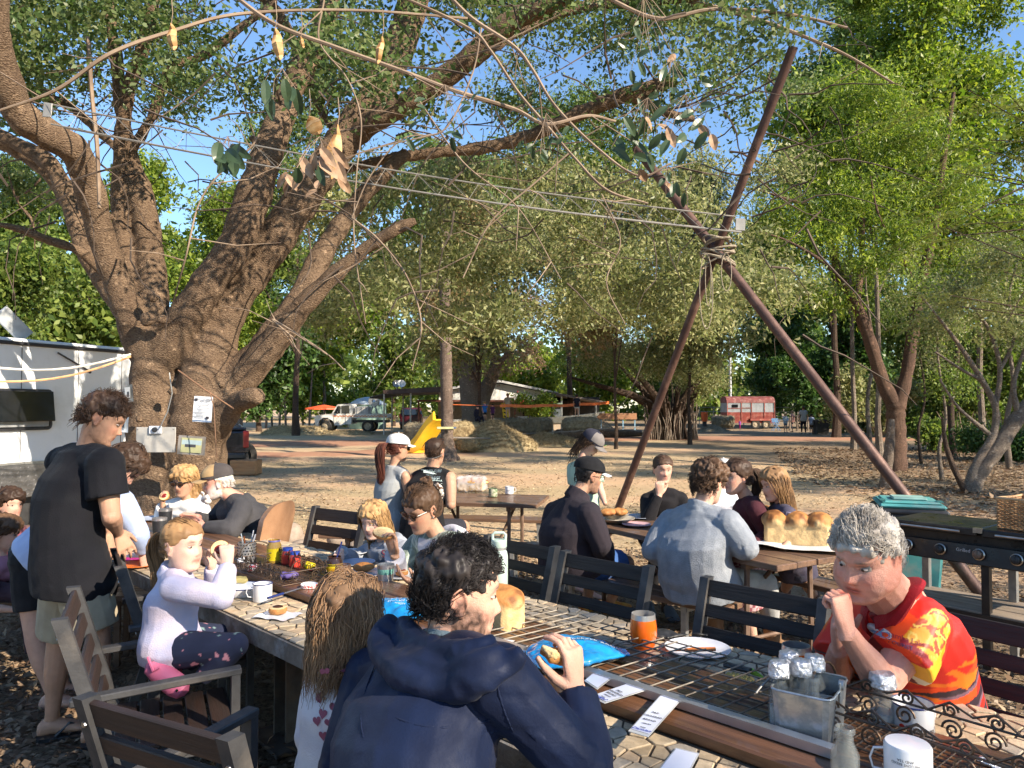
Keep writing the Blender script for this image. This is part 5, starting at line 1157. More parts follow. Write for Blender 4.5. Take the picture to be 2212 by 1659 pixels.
def baseball_cap(out,m,mb_=None,m_front=None,infl=.020,bill=(0,1)):
 rg=head_rings(30,40,infl,False);V=[r for r in rg if r[0][2]>.040];q=MB();q.rings([[tuple(p)for p in r]for r in V]);c=on_head(out,q,'cap',m)
 q=MB();R0=[p for p in V[0]];yf=max(p[1]for p in R0)
 def bl(u,v):a=(u-.5)*2.5;x=math.sin(a)*.076;y0=yf*math.cos(a*.75)-.006;return(x*(1-.12*v),y0+v*.072*math.cos(a*.62)**.7,.046-.010*(a*a)-.010*v)
 rg2=[]
 for i in range(15):
  u=i/14;rg2.append([bl(u,v)for v in(0,.5,1)]+[(p[0],p[1],p[2]-.004)for p in(bl(u,1),bl(u,.5),bl(u,0))])
 q.rings(rg2);c2=on_head(out,q,'brim',mb_ or m)
 if m_front:
  q=MB();rg3=head_rings(30,40,infl+.002,False);rr_=[r for r in rg3 if r[0][2]>.044];na=40
  q.rings([[tuple(p)for p in r[1:20]]for r in rr_[:-1]],cap=False,closed=False);on_head(out,q,'front_panel',m_front)
 q=MB();q.sphere((0,-.01,.145),(.008,.008,.005),8,6);on_head(out,q,'button',m)
def sunnies(out,m_f,m_l,z=.004,y=.096):
 q=MB();
 for sx in(-1,1):q.tube([(sx*(.033+.027*math.cos(a)*(1 if abs(math.cos(a))<.8 else.95)),y-.004*abs(math.cos(a)),z+.019*math.sin(a))for a in np.linspace(0,6.283,16,endpoint=False)],.0028,6,closed=True);q.box((sx*.066,y-.010,z+.010),(.010,.014,.009));q.tube([(sx*.069,y-.012,z+.010),(sx*.079,.03,z+.008),(sx*.080,-.02,z-.002)],[.0032,.0028,.002],6)
 q.box((0,y+.001,z+.008),(.016,.005,.005));on_head(out,q,'glasses_frame',m_f,False)
 for sx in(-1,1):q=MB();q.sphere((sx*.033,y-.001,z),(.0265,.003,.0185),14,8);on_head(out,q,'lens',m_l)
def decal(out,key,me2,M,m,off=.002,name='print',maxd=.3):
 """lay a flat mesh (x right, y up) on a garment"""
 ob=out[key];P=out['P'];src=ob.data;Wm=WM[P.name]
 if '_bvh'+key not in out:out['_bvh'+key]=BVHTree.FromPolygons([Wm@v.co for v in src.vertices],[tuple(p.vertices)for p in src.polygons])
 bv=out['_bvh'+key];dn=(M.to_3x3()@Vector((0,0,-1))).normalized();Wi=Wm.inverted()
 for v in me2.vertices:
  w=M@Vector((v.co.x,v.co.y,0));h=bv.ray_cast(w-dn*.1,dn,maxd);p=h[0]-dn*off if h[0]is not None else w;v.co=Wi@p
 me2.materials.clear();me2.materials.append(m);me2.update();return link_mesh(name,me2,P)
def heart_mesh(sz,ang):
 pts=[(.5*sz*(16*math.sin(t)**3)/16,.5*sz*(13*math.cos(t)-5*math.cos(2*t)-2*math.cos(3*t)-math.cos(4*t))/16)for t in np.linspace(0,6.283,18,endpoint=False)]
 c,s_=math.cos(ang),math.sin(ang);pts=[(x*c-y*s_,x*s_+y*c,0)for x,y in pts];me=bpy.data.meshes.new('print');n=len(pts);mid=[(x*.5,y*.5,0)for x,y,_ in pts]
 me.from_pydata(pts+mid+[(0,0,0)],[],[(i,(i+1)%n,n+(i+1)%n,n+i)for i in range(n)]+[(n+i,n+(i+1)%n,2*n)for i in range(n)]);return me
# ---------------------------------------------------------------- people: individuals
def cm(name,c,c2=None,rough=.85,**k):k.setdefault('bump',.4);k.setdefault('bs',220);return mat('cloth_'+name,c,rough,col2=c2 or tuple(q*.8 for q in c),vs=12,world=True,sheen=.03,spec=.2,**k)
H_black=hairmat('black',(.012,.010,.010),(.03,.024,.022),.35);H_brown=hairmat('brown',(.10,.055,.030),(.045,.026,.016));H_dkbrown=hairmat('dark_brown',(.035,.020,.013),(.08,.045,.028))
H_blond=hairmat('blond',(.46,.28,.12),(.26,.15,.065));H_dblond=hairmat('dark_blond',(.30,.17,.075),(.15,.085,.042));H_grey=hairmat('grey',(.62,.57,.50),(.25,.22,.19));H_red=hairmat('auburn',(.12,.035,.02),(.06,.02,.014));H_light=hairmat('light_brown',(.36,.22,.12),(.18,.10,.055));H_white=hairmat('white',(.75,.70,.64),(.55,.5,.45))
M_acet=mat('tortoise',(.03,.018,.012),.2,col2=(.09,.04,.02),vs=60);M_lens=mat('dark_lens',(.05,.022,.012),.06,spec=.8);M_blkp=mat('black_gloss',(.01,.01,.01),.2)
def frame_of(J):
 N=J.get('neck',(J['shL']+J['shR'])/2+Vector((0,0,.06)));lat=(J['shR']-J['shL']).normalized();up=(N-J['hip']).normalized();fw=up.cross(lat).normalized();return N,lat,up,fw
def hood(k=1.0,drop=.0):
 def f(b,out):
  N,lat,up,fw=frame_of(out['J']);
  for rr_,zz,tr,bk in((.098,-.005,.034,.02),(.112,-.045,.042,.035)):
   b.tube([N+lat*(math.cos(a)*rr_*k*1.05)+fw*(math.sin(a)*(rr_*.85*k)-bk)+up*(zz+.02*math.sin(a)*-1)for a in np.linspace(-.5,3.64,15)[::1]]if False else[N+lat*(math.cos(a)*rr_*k*1.1)-fw*(math.sin(a)*rr_*.95*k+bk*.3)+up*(zz+(.018 if math.sin(a)<0 else-.01)*abs(math.sin(a)))for a in np.linspace(-.9,4.04,18)],[tr*k*(.55+.5*max(0,math.sin(a)))for a in np.linspace(-.9,4.04,18)],10)
  Mx=mtx(lat,-fw,up,N-fw*.105*k-up*(.075+drop)*k);b.sphere((0,0,0),(.125*k,.042*k,(.062+drop)*k),16,10,M=Mx)
 return f
# 1 navy jacket man, back to the camera
plaid_b=cm('blue_check',(.12,.19,.24),(.30,.34,.35))
P1=person('bearded man with tousled black hair in a navy hooded jacket lifting a bread crust',dict(s=1.03,vox=.0036,head=W(990,1284,1.78),hs=1.02,face=(.96,.26,-.10),up=(.1,.06,1),neck=W(965,1412,1.76),shL=W(806,1462,1.93),shR=W(1082,1478,1.60),
  elL=W(748,1660,1.86),wrL=W(900,1730,2.1),elR=W(1262,1668,1.60),wrR=W(1242,1492,1.735),hip=W(930,2110,1.45),hunch=.06,knL=W(1000,1950,1.95),knR=W(1200,2010,1.85),anL=W(1020,2380,2.0),anR=W(1180,2420,1.9),skin='fair',fat=1.08,
  handR=((-.05,.12,1),(-.75,.55,.1),'',(.55,.62,.8,1.0),.7,.75),handL=((.6,.8,0),(0,0,-1)),beard=((.030,.018,.014),.95),brow=(.03,.02,.015),gaze=0,
  top=dict(m=cm('navy_shell',(.010,.017,.046),(.007,.012,.034),.6,bump=.12,bs=150),sleeve='long',off=.024,loose=.03,amp=.014,vox=.0058,name='jacket',hem=-.25),
  bottom=dict(m=cm('dark_denim',(.03,.04,.07)),to=2),hair=dict(kind='short',mm=H_black,n=7000,L=.046,rad=.0010,curl=.5,grav=.05,comb=(.1,.2,.3),infl=.007,vox=.0055,noise=.007)))
b=MB();N,lat,up,fw=frame_of(P1['J']);b.tube([N+lat*(math.cos(a)*.073)-fw*(math.sin(a)*.066-.012)+up*(.022+.012*math.sin(a))for a in np.linspace(-.3,3.5,16)],[.016]*16,8,flat=1.0);b.build('collar',plaid_b,P1['P'],smooth=True,world=True)
def drape(out,key,name,rows,m,vox=.006,amp=.004):
 ob=out[key];Wm=WM[out['P'].name];bv=BVHTree.FromPolygons([Wm@v.co for v in ob.data.vertices],[tuple(p.vertices)for p in ob.data.polygons]);b=MB();o=Vector((0,0,CAMH))
 for path,rad,off,fl in rows:
  pts=[]
  for x,y in path:
   d=ray(x,y).normalized();h=bv.ray_cast(o,d,6)
   pts.append((h[0]-d*off)if h[0]is not None else W(x,y,pts[-1].y if pts else 1.8))
  S=spline([tuple(p)for p in pts],len(pts)*5);n=len(S);b.tube([Vector(p)for p in S],[rad*(.35+.65*math.sin(math.pi*(i+.8)/(n+.6))**.5)for i in range(n)],10,flat=fl)
 me=remesh(b,name,vox,3);c=getco(me);n=getno(me);c=c+n*(amp*vnoise(c,16,3)+amp*.6*(1-2*np.abs(vnoise(c,30,4))))[:,None];Wi=np.array(Wm.inverted());setco(me,c@Wi[:3,:3].T+Wi[:3,3]);me.materials.clear();me.materials.append(m);return link_mesh(name,me,out['P'])
drape(P1,'top','hood',[([(850,1340),(822,1375),(835,1425),(890,1468),(965,1485),(1040,1468),(1100,1432),(1130,1408)],.034,.012,1.0),([(862,1352),(868,1392),(915,1432),(985,1446),(1050,1428),(1085,1402)],.034,.018,1.0),([(872,1345),(905,1388),(965,1410),(1030,1404),(1070,1386)],.030,.034,1.0),([(845,1352),(838,1400),(880,1440),(950,1462)],.03,.02,1.0)],MATS['cloth_navy_shell'],.0058,.005)
for pth in([(1082,1425),(1075,1480),(1095,1550),(1130,1620)],[(815,1425),(790,1490),(780,1560),(800,1650)],[(815,1530),(880,1560),(960,1572),(1040,1562),(1085,1540)]):drape(P1,'top','seam',[(pth,.0035,-.001,1.0)],MATS['cloth_navy_shell'],.0035,.0004)
# 2 red shirt man
def redshirt(c,Mh,J):
 N,lat,up,fw=frame_of(J);q=c-np.array(N);a=q@np.array(lat);h=q@np.array(up);f=q@np.array(fw);n1=vnoise(c,9,1);n2=np.abs(vnoise(c,26,2));n3=np.abs(vnoise(c,40,7))
 col=np.tile(np.array([.62,.022,.012]),(len(c),1));col[n1>.25]=(.78,.07,.012)
 st=np.abs(h*26+vnoise(c*[1,1,1.2],5,3)*2.2)%2
 low=h<-.26;col[low&(st<.8)]=(.035,.02,.028);col[low&(st>=.8)&(st<1.2)]=(.16,.09,.12);col[(h<-.20)&(h>-.30)&(np.abs(vnoise(c*[1,1,4],7,8))<.22)]=(.78,.16,.012)
 d=np.array(J['elL']-J['shL']);L=np.linalg.norm(d);d/=L;r=c-np.array(J['shL']);t=r@d;rad=np.linalg.norm(r-t[:,None]*d,axis=1);sl=(t>-.045)&(t<.60*L)&(rad<.105)&(a<-.10)
 col[sl]=(.80,.33,.015);col[sl&(n2<.16)]=(.42,.05,.01);col[sl&(n3<.08)]=(.85,.55,.10);col[sl&(t>.50*L)]=(.30,.008,.012)
 ch=(f>.05)&(a>-.14)&(a<-.0)&(h>-.24)&(h<-.06);col[ch]=(.80,.42,.03);col[ch&(h<-.13)&(a>-.09)]=(.85,.8,.66)
 pl=(f>.04)&(np.abs(a)<.022)&(h<.02);col[pl]=(.16,.006,.012);dr=np.array(J['elR']-J['shR']);return col
def collar_red(b,out):
 N,lat,up,fw=frame_of(out['J']);b.tube([N+lat*(math.cos(a)*.082)-fw*(math.sin(a)*.072-.012)+up*(.026-.05*max(0,-math.sin(a)))for a in np.linspace(-1.25,4.39,20)],[.017]*20,8)
P2=person('grey haired man in a bright red and yellow polo resting his chin on his fist',dict(s=1.04,vox=.0036,head=W(1872,1203,2.12),hs=1.0,neckr=.066,face=(-.80,-.58,-.30),up=(-.12,-.2,1),old=1,neck=W(1928,1294,2.24),shL=W(1992,1350,2.20),shR=W(1850,1355,2.50),
  elL=W(1908,1478,2.12),wrL=W(1828,1364,2.04),elR=W(1800,1470,2.42),wrR=W(1812,1400,2.25),hip=W(1995,1630,2.5),hipdir=(.2,.95,0)if False else(-.2,.95,0),hunch=.06,knL=W(1850,1680,2.0),knR=W(1800,1640,2.3),anL=W(1880,1990,2.2),anR=W(1850,1950,2.4),fat=1.14,belly=.04,skin='pink',fatface=.45,
  handL=((-.12,.1,1),(-.45,.75,.1),'',(1.25,1.3,1.3,1.3),.3,1.1),handR=((-.2,-.2,1),(.6,-.4,.1),'',1.2,.4,.8),brow=(.22,.17,.13),gaze=0,
  top=dict(m=mat('cloth_polo',(.6,.03,.02),.5,attr='Col',vs=10,contrast=(.2,.95),bump=.08,bs=200,world=True),sleeve='short',off=.020,loose=.03,flare=.018,amp=.010,vox=.0055,col=redshirt,name='polo_shirt',hem=-.2),
  bottom=dict(m=cm('dark_shorts',(.02,.02,.03)),to=.85),hair=dict(kind='short',mm=H_grey,n=7000,L=.066,rad=.0010,curl=.95,grav=.0,comb=(.25,-.35,.35),infl=.006,noise=.009)))
b=MB();N,lat,up,fw=frame_of(P2['J']);Mcol=cm('maroon_collar',(.30,.008,.014),rough=.6);b.tube([N+lat*(math.cos(a)*.088)-fw*(math.sin(a)*.075-.004)+up*(.018-.055*max(0,-math.sin(a))**1.3)for a in np.linspace(-1.35,4.49,24)],[.013+.012*max(0,-math.sin(a))for a in np.linspace(-1.35,4.49,24)],8,flat=2.0);b.build('collar',Mcol,P2['P'],smooth=True,world=True)
Jp=P2['J'];dv=(Jp['elL']-Jp['shL']).normalized();cc=W(1950,1385,2.10)
Mlogo=plane_M(cc,(.92,-.30,-.22),(.2,.1,.95));red_p=mat('print_maroon',(.30,.02,.04),.6)
def twords(out,key,rows,m):
 for(s_,sz,ox,oy,mm_)in rows:decal(out,key,text_mesh(s_,sz),m@Matrix.Translation((ox,oy,0)),mm_,.0025,'lettering')
wht=mat('print_white',(.78,.77,.74),.6);blu=mat('print_blue',(.22,.33,.50),.6)
for mt_,sz_ in((wht,1.0),(blu,.8)):
 q=MB();q.add([(math.cos(a)*.026*sz_-.052,math.sin(a)*.014*sz_+.004,0)for a in np.linspace(0,6.283,16,endpoint=False)]+[(-.052,.004,0)],[(i,(i+1)%16,16)for i in range(16)]);decal(P2,'top',q.mesh('emblem'),Mlogo,mt_,.0022 if sz_==1 else.003,'emblem')
twords(P2,'top',[('Kununurra Park',.018,.020,.006,red_p),('TOURIST PARK',.014,.022,-.012,mat('print_navy',(.05,.05,.12),.6))],Mlogo)if False else twords(P2,'top',[('amba Lake',.020,.014,.008,red_p),('TOURIST',.015,-.005,-.011,mat('print_navy',(.05,.05,.12),.6)),('PARK',.015,.052,-.020,red_p)],Mlogo)
# 3 girl in the heart print jumper
def fall(Lz,w,d,y0=-.045):
 def f(sh):
  rg=[]
  for z,k in((.06,.85),(.0,1.05),(-.06,1.1),(-.12,1.12),(-.17,1.15),(Lz+.02,1.1),(Lz,.5)):rg.append([(w*k*math.cos(q),y0-.02*(1-k)+d*k*math.sin(q)-max(0,-z-.12)*.15,z)for q in np.linspace(0,6.283,16,endpoint=False)])
  sh.rings(rg[::-1])
 return f
P3=person('small girl with long wavy light brown hair in a white jumper printed with hearts',dict(s=.68,hs=.84,vox=.005,woman=1,child=.8,head=W(752,1335,2.02),face=(.55,.82,-.1),neck=W(748,1440,2.02),shL=W(690,1478,2.08),shR=W(800,1482,1.95),elL=W(672,1590,2.02),wrL=W(722,1640,2.15),elR=W(830,1590,2.0),wrR=W(850,1600,2.2),hip=W(742,1655,2.0),hunch=.01,
  knL=W(720,1900,2.05),knR=W(780,1900,2.0),anL=W(720,2150,2.05),anR=W(780,2150,2.0),skin='pale',eyes=False,top=dict(m=cm('white_fleece',(.70,.63,.62),(.62,.55,.56),bump=.3,bs=180),sleeve='long',off=.020,loose=.02,amp=.008,vox=.006,hem=-.12,name='jumper'),
  bottom=dict(m=cm('mauve',(.36,.16,.20)),to=2),hair=dict(kind='long',mm=H_light,n=3600,L=.19,rad=.0012,curl=1.15,grav=.6,comb=(0,-.3,-.2),infl=.018,vox=.007,noise=.008,seg=11,mb_extra=fall(-.125,.080,.056))))
Mh_=mat('heart_print',(.34,.09,.13),.8)
for i,(x,y,a)in enumerate([(702,1452,.2),(742,1458,.1),(776,1460,.2),(690,1497,.5),(723,1497,-.3),(752,1491,.5),(740,1514,.4),(720,1528,.3),(765,1535,-.2),(694,1545,0),(725,1552,.4),(712,1560,.3),(697,1590,.1),(737,1590,.2),(708,1612,-.3),(755,1605,.3),(676,1520,.7),(775,1500,.5),(785,1570,0),(680,1562,.3)]):
 decal(P3,'top',heart_mesh(.027,a),plane_M(W(x,y,1.90),(1,-.15,0),(0,0,1)),Mh_,.003,'heart_print')
# 4 standing man in black tee
P4=person('tall man in a black tee shirt and khaki shorts standing and reaching over the table',dict(s=1.03,vox=.0046,head=W(222,905,3.68),hs=1.04,face=(.78,.30,-.42),up=(.3,.15,1),neck=W(190,972,3.68),shL=W(135,1000,3.85),shR=W(228,1006,3.52),elL=W(225,1090,3.95),wrL=W(240,1150,3.95),elR=W(240,1115,3.50),wrR=W(255,1150,3.72),hip=W(162,1258,3.60),hipdir=(.75,-.66,0),hunch=.05,
  knL=W(128,1382,3.72),knR=W(212,1372,3.55),anL=W(112,1552,3.75),anR=W(207,1566,3.62),skin='tan',fat=1.05,foot={'L':(.75,.35,0),'R':(.85,.3,0)},handR=((.35,.25,-1),(-.6,.5,-.1),'',.28,1.5,.35),handL=((.1,.1,-1),(-.6,.2,0),'',.3,1.2,.4),beard=((.10,.06,.045),.5),
  top=dict(m=cm('black_tee',(.006,.0065,.009),(.009,.009,.012)),sleeve='short',off=.026,loose=.03,flare=.014,amp=.010,vox=.007,hem=-.10,name='tee_shirt'),bottom=dict(m=cm('khaki',(.36,.31,.22),(.30,.255,.18),bump=.15),to=.88,off=.022,flare=.026,name='shorts',amp=.007),
  hair=dict(kind='short',mm=H_dkbrown,n=2400,L=.05,rad=.0014,curl=.9,grav=.1,comb=(0,.1,.2),infl=.012,noise=.006)))
def flipflop(J,an,fwd,P,nm='flip_flop'):
 f=Vector(fwd);f.z=0;f.normalize();sd=f.cross(Vector((0,0,1)));o=Vector((an.x,an.y,an.z-.085));q=MB();pts=[]
 for l,w in((-.065,.02),(-.05,.034),(0,.036),(.08,.042),(.15,.046),(.19,.040),(.215,.02)):pts.append((l,w))
 poly=[o+f*l+sd*w for l,w in pts]+[o+f*l-sd*w for l,w in pts[::-1]];n=len(poly);q.add([tuple(p)for p in poly]+[tuple(p-Vector((0,0,.018)))for p in poly],[tuple(range(n)),tuple(range(2*n-1,n-1,-1))]+[(i,n+i,n+(i+1)%n,(i+1)%n)for i in range(n)])
 q.build(nm,M_bkp,P,world=True);q=MB();q.tube([o+f*.02+sd*.045+Vector((0,0,.01)),o+f*.08+sd*.03+Vector((0,0,.062)),o+f*.15+Vector((0,0,.02)),o+f*.08-sd*.03+Vector((0,0,.062)),o+f*.02-sd*.045+Vector((0,0,.01))],.007,6);q.build('strap',M_bkp,P,world=True)
for k,fd in(('anL',(.75,.35,0)),('anR',(.85,.3,0))):flipflop(P4['J'],P4['J'][k],fd,P4['P'])
# 5 woman leaning behind him
P5=person('dark haired woman in pale blue top bent over the table behind the standing man',dict(s=.98,vox=.006,woman=1,head=W(268,1008,4.25),face=(.55,.2,-.8),up=(.7,.3,.6),neck=W(248,1062,4.22),shL=W(215,1085,4.45),shR=W(268,1092,4.02),elL=W(250,1150,4.4),wrL=W(262,1185,4.4),elR=W(296,1148,4.05),wrR=W(308,1192,4.15),hip=W(78,1205,4.15),hipdir=(.25,-.9,0),hunch=.04,
  knL=W(100,1360,4.3),knR=W(76,1380,4.05),anL=W(138,1478,4.35),anR=W(112,1500,4.1),foot={'L':(.8,.2,0),'R':(.8,.2,0)},skin='fair',handR=((.3,.1,-.9),(-.5,.4,-.2)),handL=((.2,.1,-.9),(-.5,.2,0)),eyes=False,
  top=dict(m=cm('pale_blue',(.45,.54,.76),(.38,.46,.68)),sleeve='long',off=.02,loose=.015,amp=.008,vox=.008,hem=-.05),bottom=dict(m=cm('black_shorts',(.016,.016,.018)),to=.62,off=.016,flare=.012,name='shorts'),
  hair=dict(kind='tail',mm=H_dkbrown,n=600,L=.14,rad=.0024,curl=.9,grav=.6,infl=.022,vox=.009,noise=.008)))
# 6-7 girls at the edge
for lab,hx,hy,d,hm,tm,fc in(('girl with brown hair seated at the picture edge half turned towards the table',22,1088,5.0,H_dkbrown,cm('plum',(.22,.07,.09)),(.85,-.4,-.1)),('girl in a dusty pink tee with loose brown hair seated at the picture edge',8,1150,4.55,H_brown,cm('dusty_pink',(.42,.19,.25),bump=.2),(.9,.3,-.25))):
 H=W(hx,hy,d);person(lab,dict(s=.74,hs=.86,vox=.008,woman=1,child=.8,head=H,face=fc,shL=H+Vector((-.02,.13,-.21)),shR=H+Vector((.02,-.13,-.21)),neck=H+Vector((-.02,0,-.15)),elL=H+Vector((.05,.2,-.40)),wrL=H+Vector((.2,.1,-.42)),elR=H+Vector((.03,-.2,-.40)),wrR=H+Vector((.2,-.12,-.44)),hip=Vector((H.x-.1,H.y,.55)),hipdir=(0,-1,0),knL=Vector((H.x+.22,H.y+.1,.53)),knR=Vector((H.x+.22,H.y-.1,.53)),anL=Vector((H.x+.25,H.y+.1,.15)),anR=Vector((H.x+.25,H.y-.1,.15)),skin='fair',handR=((1,.3,-.1),(0,0,-1)),handL=((1,-.3,-.1),(0,0,-1)),
      top=dict(m=tm,sleeve='short',off=.016,vox=.009),bottom=dict(m=cm('dark_leggings',(.05,.03,.04)),to=1.9),hair=dict(kind='long',mm=hm,n=900,L=.24,rad=.0022,curl=.5,grav=.7,infl=.018,vox=.009,noise=.008,mb_extra=fall(-.2,.075,.05))))
# 8 blond woman with dark glasses
P8=person('fair haired woman in dark glasses and pale sweatshirt at the table end',dict(s=.98,vox=.006,woman=1,head=W(398,1040,5.95),hs=.98,face=(-.22,-.95,-.18),neck=W(405,1082,5.98),shL=W(438,1102,5.95),shR=W(362,1098,6.05),elL=W(452,1152,5.8),wrL=W(395,1150,5.62),elR=W(345,1138,5.85),wrR=W(352,1092,5.68),hip=Vector((-2.65,6.3,.52)),hunch=.03,knL=Vector((-2.3,5.9,.5)),knR=Vector((-2.6,5.8,.5)),anL=Vector((-2.3,5.9,.1)),anR=Vector((-2.6,5.8,.1)),skin='tan',handL=((-.8,-.5,.35),(.3,.4,-.5),'',.9,.5),handR=((-.15,-.1,1),(.4,.2,0),'',.9,.5),
  top=dict(m=mat('cloth_colourblock',(.6,.6,.6),.9,attr='Col',vs=10,world=True,contrast=(.2,.95)),sleeve='long',off=.022,loose=.02,vox=.008,amp=.009,extra=hood(.85),col=lambda c,Mh,J:np.where(((vnoise(c,2.2,4)>-.1)|(c[:,2]>1.02))[:,None]&(c[:,0]>-2.62)[:,None],np.array([[.34,.37,.42]]),np.array([[.72,.70,.66]])),name='sweatshirt'),bottom=dict(m=cm('jeans',(.06,.08,.14)),to=2),
  hair=dict(kind='long',mm=H_blond,n=1300,L=.24,rad=.0022,curl=.6,grav=.7,infl=.022,vox=.008,noise=.008,mb_extra=fall(-.17,.085,.055))))
sunnies(P8,M_blkp,M_lens)
# 9 bearded man in cap
P9=person('white bearded man in a tan and grey cap leaning on his elbows',dict(s=1.02,vox=.0055,head=W(470,1042,5.38),hs=1.0,face=(-.93,-.28,-.16),neck=W(508,1078,5.42),shL=W(522,1098,5.22),shR=W(490,1096,5.62),elL=W(500,1148,5.05),wrL=W(440,1140,5.08),elR=W(455,1132,5.6),wrR=W(425,1118,5.3),hip=Vector((-1.85,5.45,.50)),hipdir=(-.2,1,0),hunch=.07,belly=.05,fat=1.15,knL=Vector((-2.25,5.2,.5)),knR=Vector((-2.3,5.5,.5)),anL=Vector((-2.25,5.2,.1)),anR=Vector((-2.3,5.5,.1)),skin='pink',handL=((-1,-.1,.25),(.1,.6,-.3),'',1.0,.4),handR=((-1,-.2,.2),(.1,-.4,-.4),'',.9,.4),beard=((.75,.72,.66),.95),brow=(.5,.45,.4),
  top=dict(m=cm('charcoal',(.045,.044,.048),(.06,.058,.062)),sleeve='long',off=.024,loose=.02,amp=.010,vox=.008,hem=-.2,extra=hood(.8),name='sweatshirt'),bottom=dict(m=cm('dark_jeans',(.03,.04,.06)),to=2),hair=dict(kind='bald',mm=H_white,n=500,L=.03,rad=.0018,curl=.6,grav=.3,infl=.006,noise=.003)))
baseball_cap(P9,cm('cap_charcoal',(.07,.06,.058)),cm('cap_tan',(.42,.28,.14)),cm('cap_tan',(.42,.28,.14)))
b=MB();b.tube([(-.045,.075,-.085),(-.02,.10,-.095),(0,.104,-.105),(.02,.10,-.095),(.045,.075,-.085)],[.016,.022,.026,.022,.016],8);b.sphere((0,.085,-.115),(.045,.03,.030),14,8);b.tube([(-.028,.100,-.062),(0,.112,-.052),(.028,.100,-.062)],[.006,.010,.006],8);on_head(P9,b,'beard',H_white)
# 10 pony-tailed girl kneeling on the chair
floral=cm('navy_floral',(.022,.03,.07),(.018,.024,.055))
def floralcol(c,Mh,J):
 n=vnoise(c,55,4);m_=vnoise(c,55,5);col=np.tile([.014,.020,.050],(len(c),1));col[n>.62]=(.50,.22,.26);col[m_<-.70]=(.16,.24,.24);return col
P10=person('fair pony tailed girl in a lavender top and navy floral trousers kneeling up to eat',dict(s=.76,hs=.87,vox=.0048,woman=1,child=.9,head=W(395,1178,3.06),face=(.93,-.36,-.02),neck=W(378,1232,3.08),shL=W(388,1262,3.22),shR=W(372,1270,2.93),elL=W(462,1288,3.30),wrL=W(458,1222,3.22),elR=W(478,1292,2.90),wrR=W(492,1222,3.02),hip=W(372,1395,3.06),hipdir=(.1,-1,0),hunch=.02,knL=W(492,1372,3.25),knR=W(510,1395,2.98),anL=W(400,1440,3.2),anR=W(432,1468,2.97),skin='pale',
  handR=((-.15,.2,1),(-.3,.9,0),'',.7,.6),handL=((.1,-.2,1),(.6,-.6,0),'',.7,.6),top=dict(m=cm('lavender',(.50,.49,.64),(.60,.52,.60)),sleeve='long',off=.018,loose=.02,amp=.008,vox=.006,collar=.02,hem=-.22),bottom=dict(m=mat('cloth_floral',(.02,.03,.07),.9,attr='Col',vs=20,world=True),col=floralcol,to=1.95,off=.012,vox=.0052),
  hair=dict(kind='tail',mm=H_dblond,n=900,L=.10,rad=.0012,curl=.06,grav=-.0,comb=(0,-1.3,.1),infl=.007,vox=.006,noise=.002)))
tail_strands(P10['P'],P10['Mh'],[(0,-.095,.050),(0,-.135,.045),(0,-.165,0),(0,-.165,-.07),(0,-.150,-.14),(.01,-.135,-.20)],(.012,.030,.042,.040,.030,.012),900,H_dblond,.0019,.35)
b=MB();b.tube([(.016*math.cos(a),-.103+.008*math.sin(a),.05+.016*math.sin(a))for a in np.linspace(0,6.283,12,endpoint=False)],.006,6,closed=True);on_head(P10,b,'hair_tie',mat('hair_tie',(.45,.55,.56),.6))
pk=mat('pink_clog',(.62,.16,.27),.55,col2=(.52,.12,.22),vs=8)
for nm,a0,a1,dd in(('clog',(326,1438),(396,1492),2.92),('clog',(330,1428),(380,1465),3.12)):
 A_,B_=W(*a0,dd),W(*a1,dd);b=MB();d_=(B_-A_);b.tube([A_+d_*f for f in(-.1,0,.25,.5,.8,1.0,1.1)],[.012,.034,.040,.044,.046,.036,.012],14);o=b.build(nm,pk,P10['P'],smooth=True,world=True)
 b=MB();
 for f,h in((.62,10),(.8,4),(.95,10)):q=A_+d_*f+Vector((0,-.043,.012));b.sphere(q,.0055,8,6)
 b.build('vent_hole',M_blkp,P10['P'],world=True)['kind']='stuff';b=MB();b.tube([A_+d_*.02+Vector((0,-.03,.045)),A_+d_*.25+Vector((0,-.048,.02)),A_+d_*.4+Vector((0,-.04,.045))],.006,6);b.build('heel_strap',pk,P10['P'],world=True)
# 11 girl in grey hoodie
P11=person('fair haired girl in a grey hooded jumper dipping into a jar of dark spread',dict(s=.80,hs=.90,vox=.005,woman=1,child=.7,head=W(808,1122,4.42),face=(-.42,-.86,-.32),up=(-.05,-.1,1),neck=W(832,1172,4.48),shL=W(872,1190,4.38),shR=W(795,1192,4.62),elL=W(868,1238,4.2),wrL=W(832,1232,4.15),elR=W(765,1212,4.5),wrR=W(735,1190,4.22),hip=W(865,1330,4.72),hipdir=(-.7,.7,0),hunch=.04,knL=W(830,1330,4.2),knR=W(790,1320,4.4),anL=W(830,1440,4.3),anR=W(790,1430,4.5),skin='pale',eyes='down',lip=(.50,.22,.20),
  handR=((-.35,-.3,-.85),(-.3,.5,-.1),'',.8,.5),handL=((-.9,-.3,-.15),(0,.1,-1),'',.35,.6),top=dict(m=cm('heather_grey',(.30,.32,.36),(.26,.28,.32)),sleeve='long',off=.022,loose=.02,amp=.009,vox=.0062,extra=hood(.82),name='hoodie'),bottom=dict(m=cm('leggings',(.05,.05,.07)),to=2),
  hair=dict(kind='long',mm=H_blond,n=2000,L=.26,rad=.0015,curl=.3,grav=.7,comb=(.0,-.25,-.2),infl=.012,vox=.007,noise=.005,seg=9,mb_extra=fall(-.17,.075,.045,-.05))))
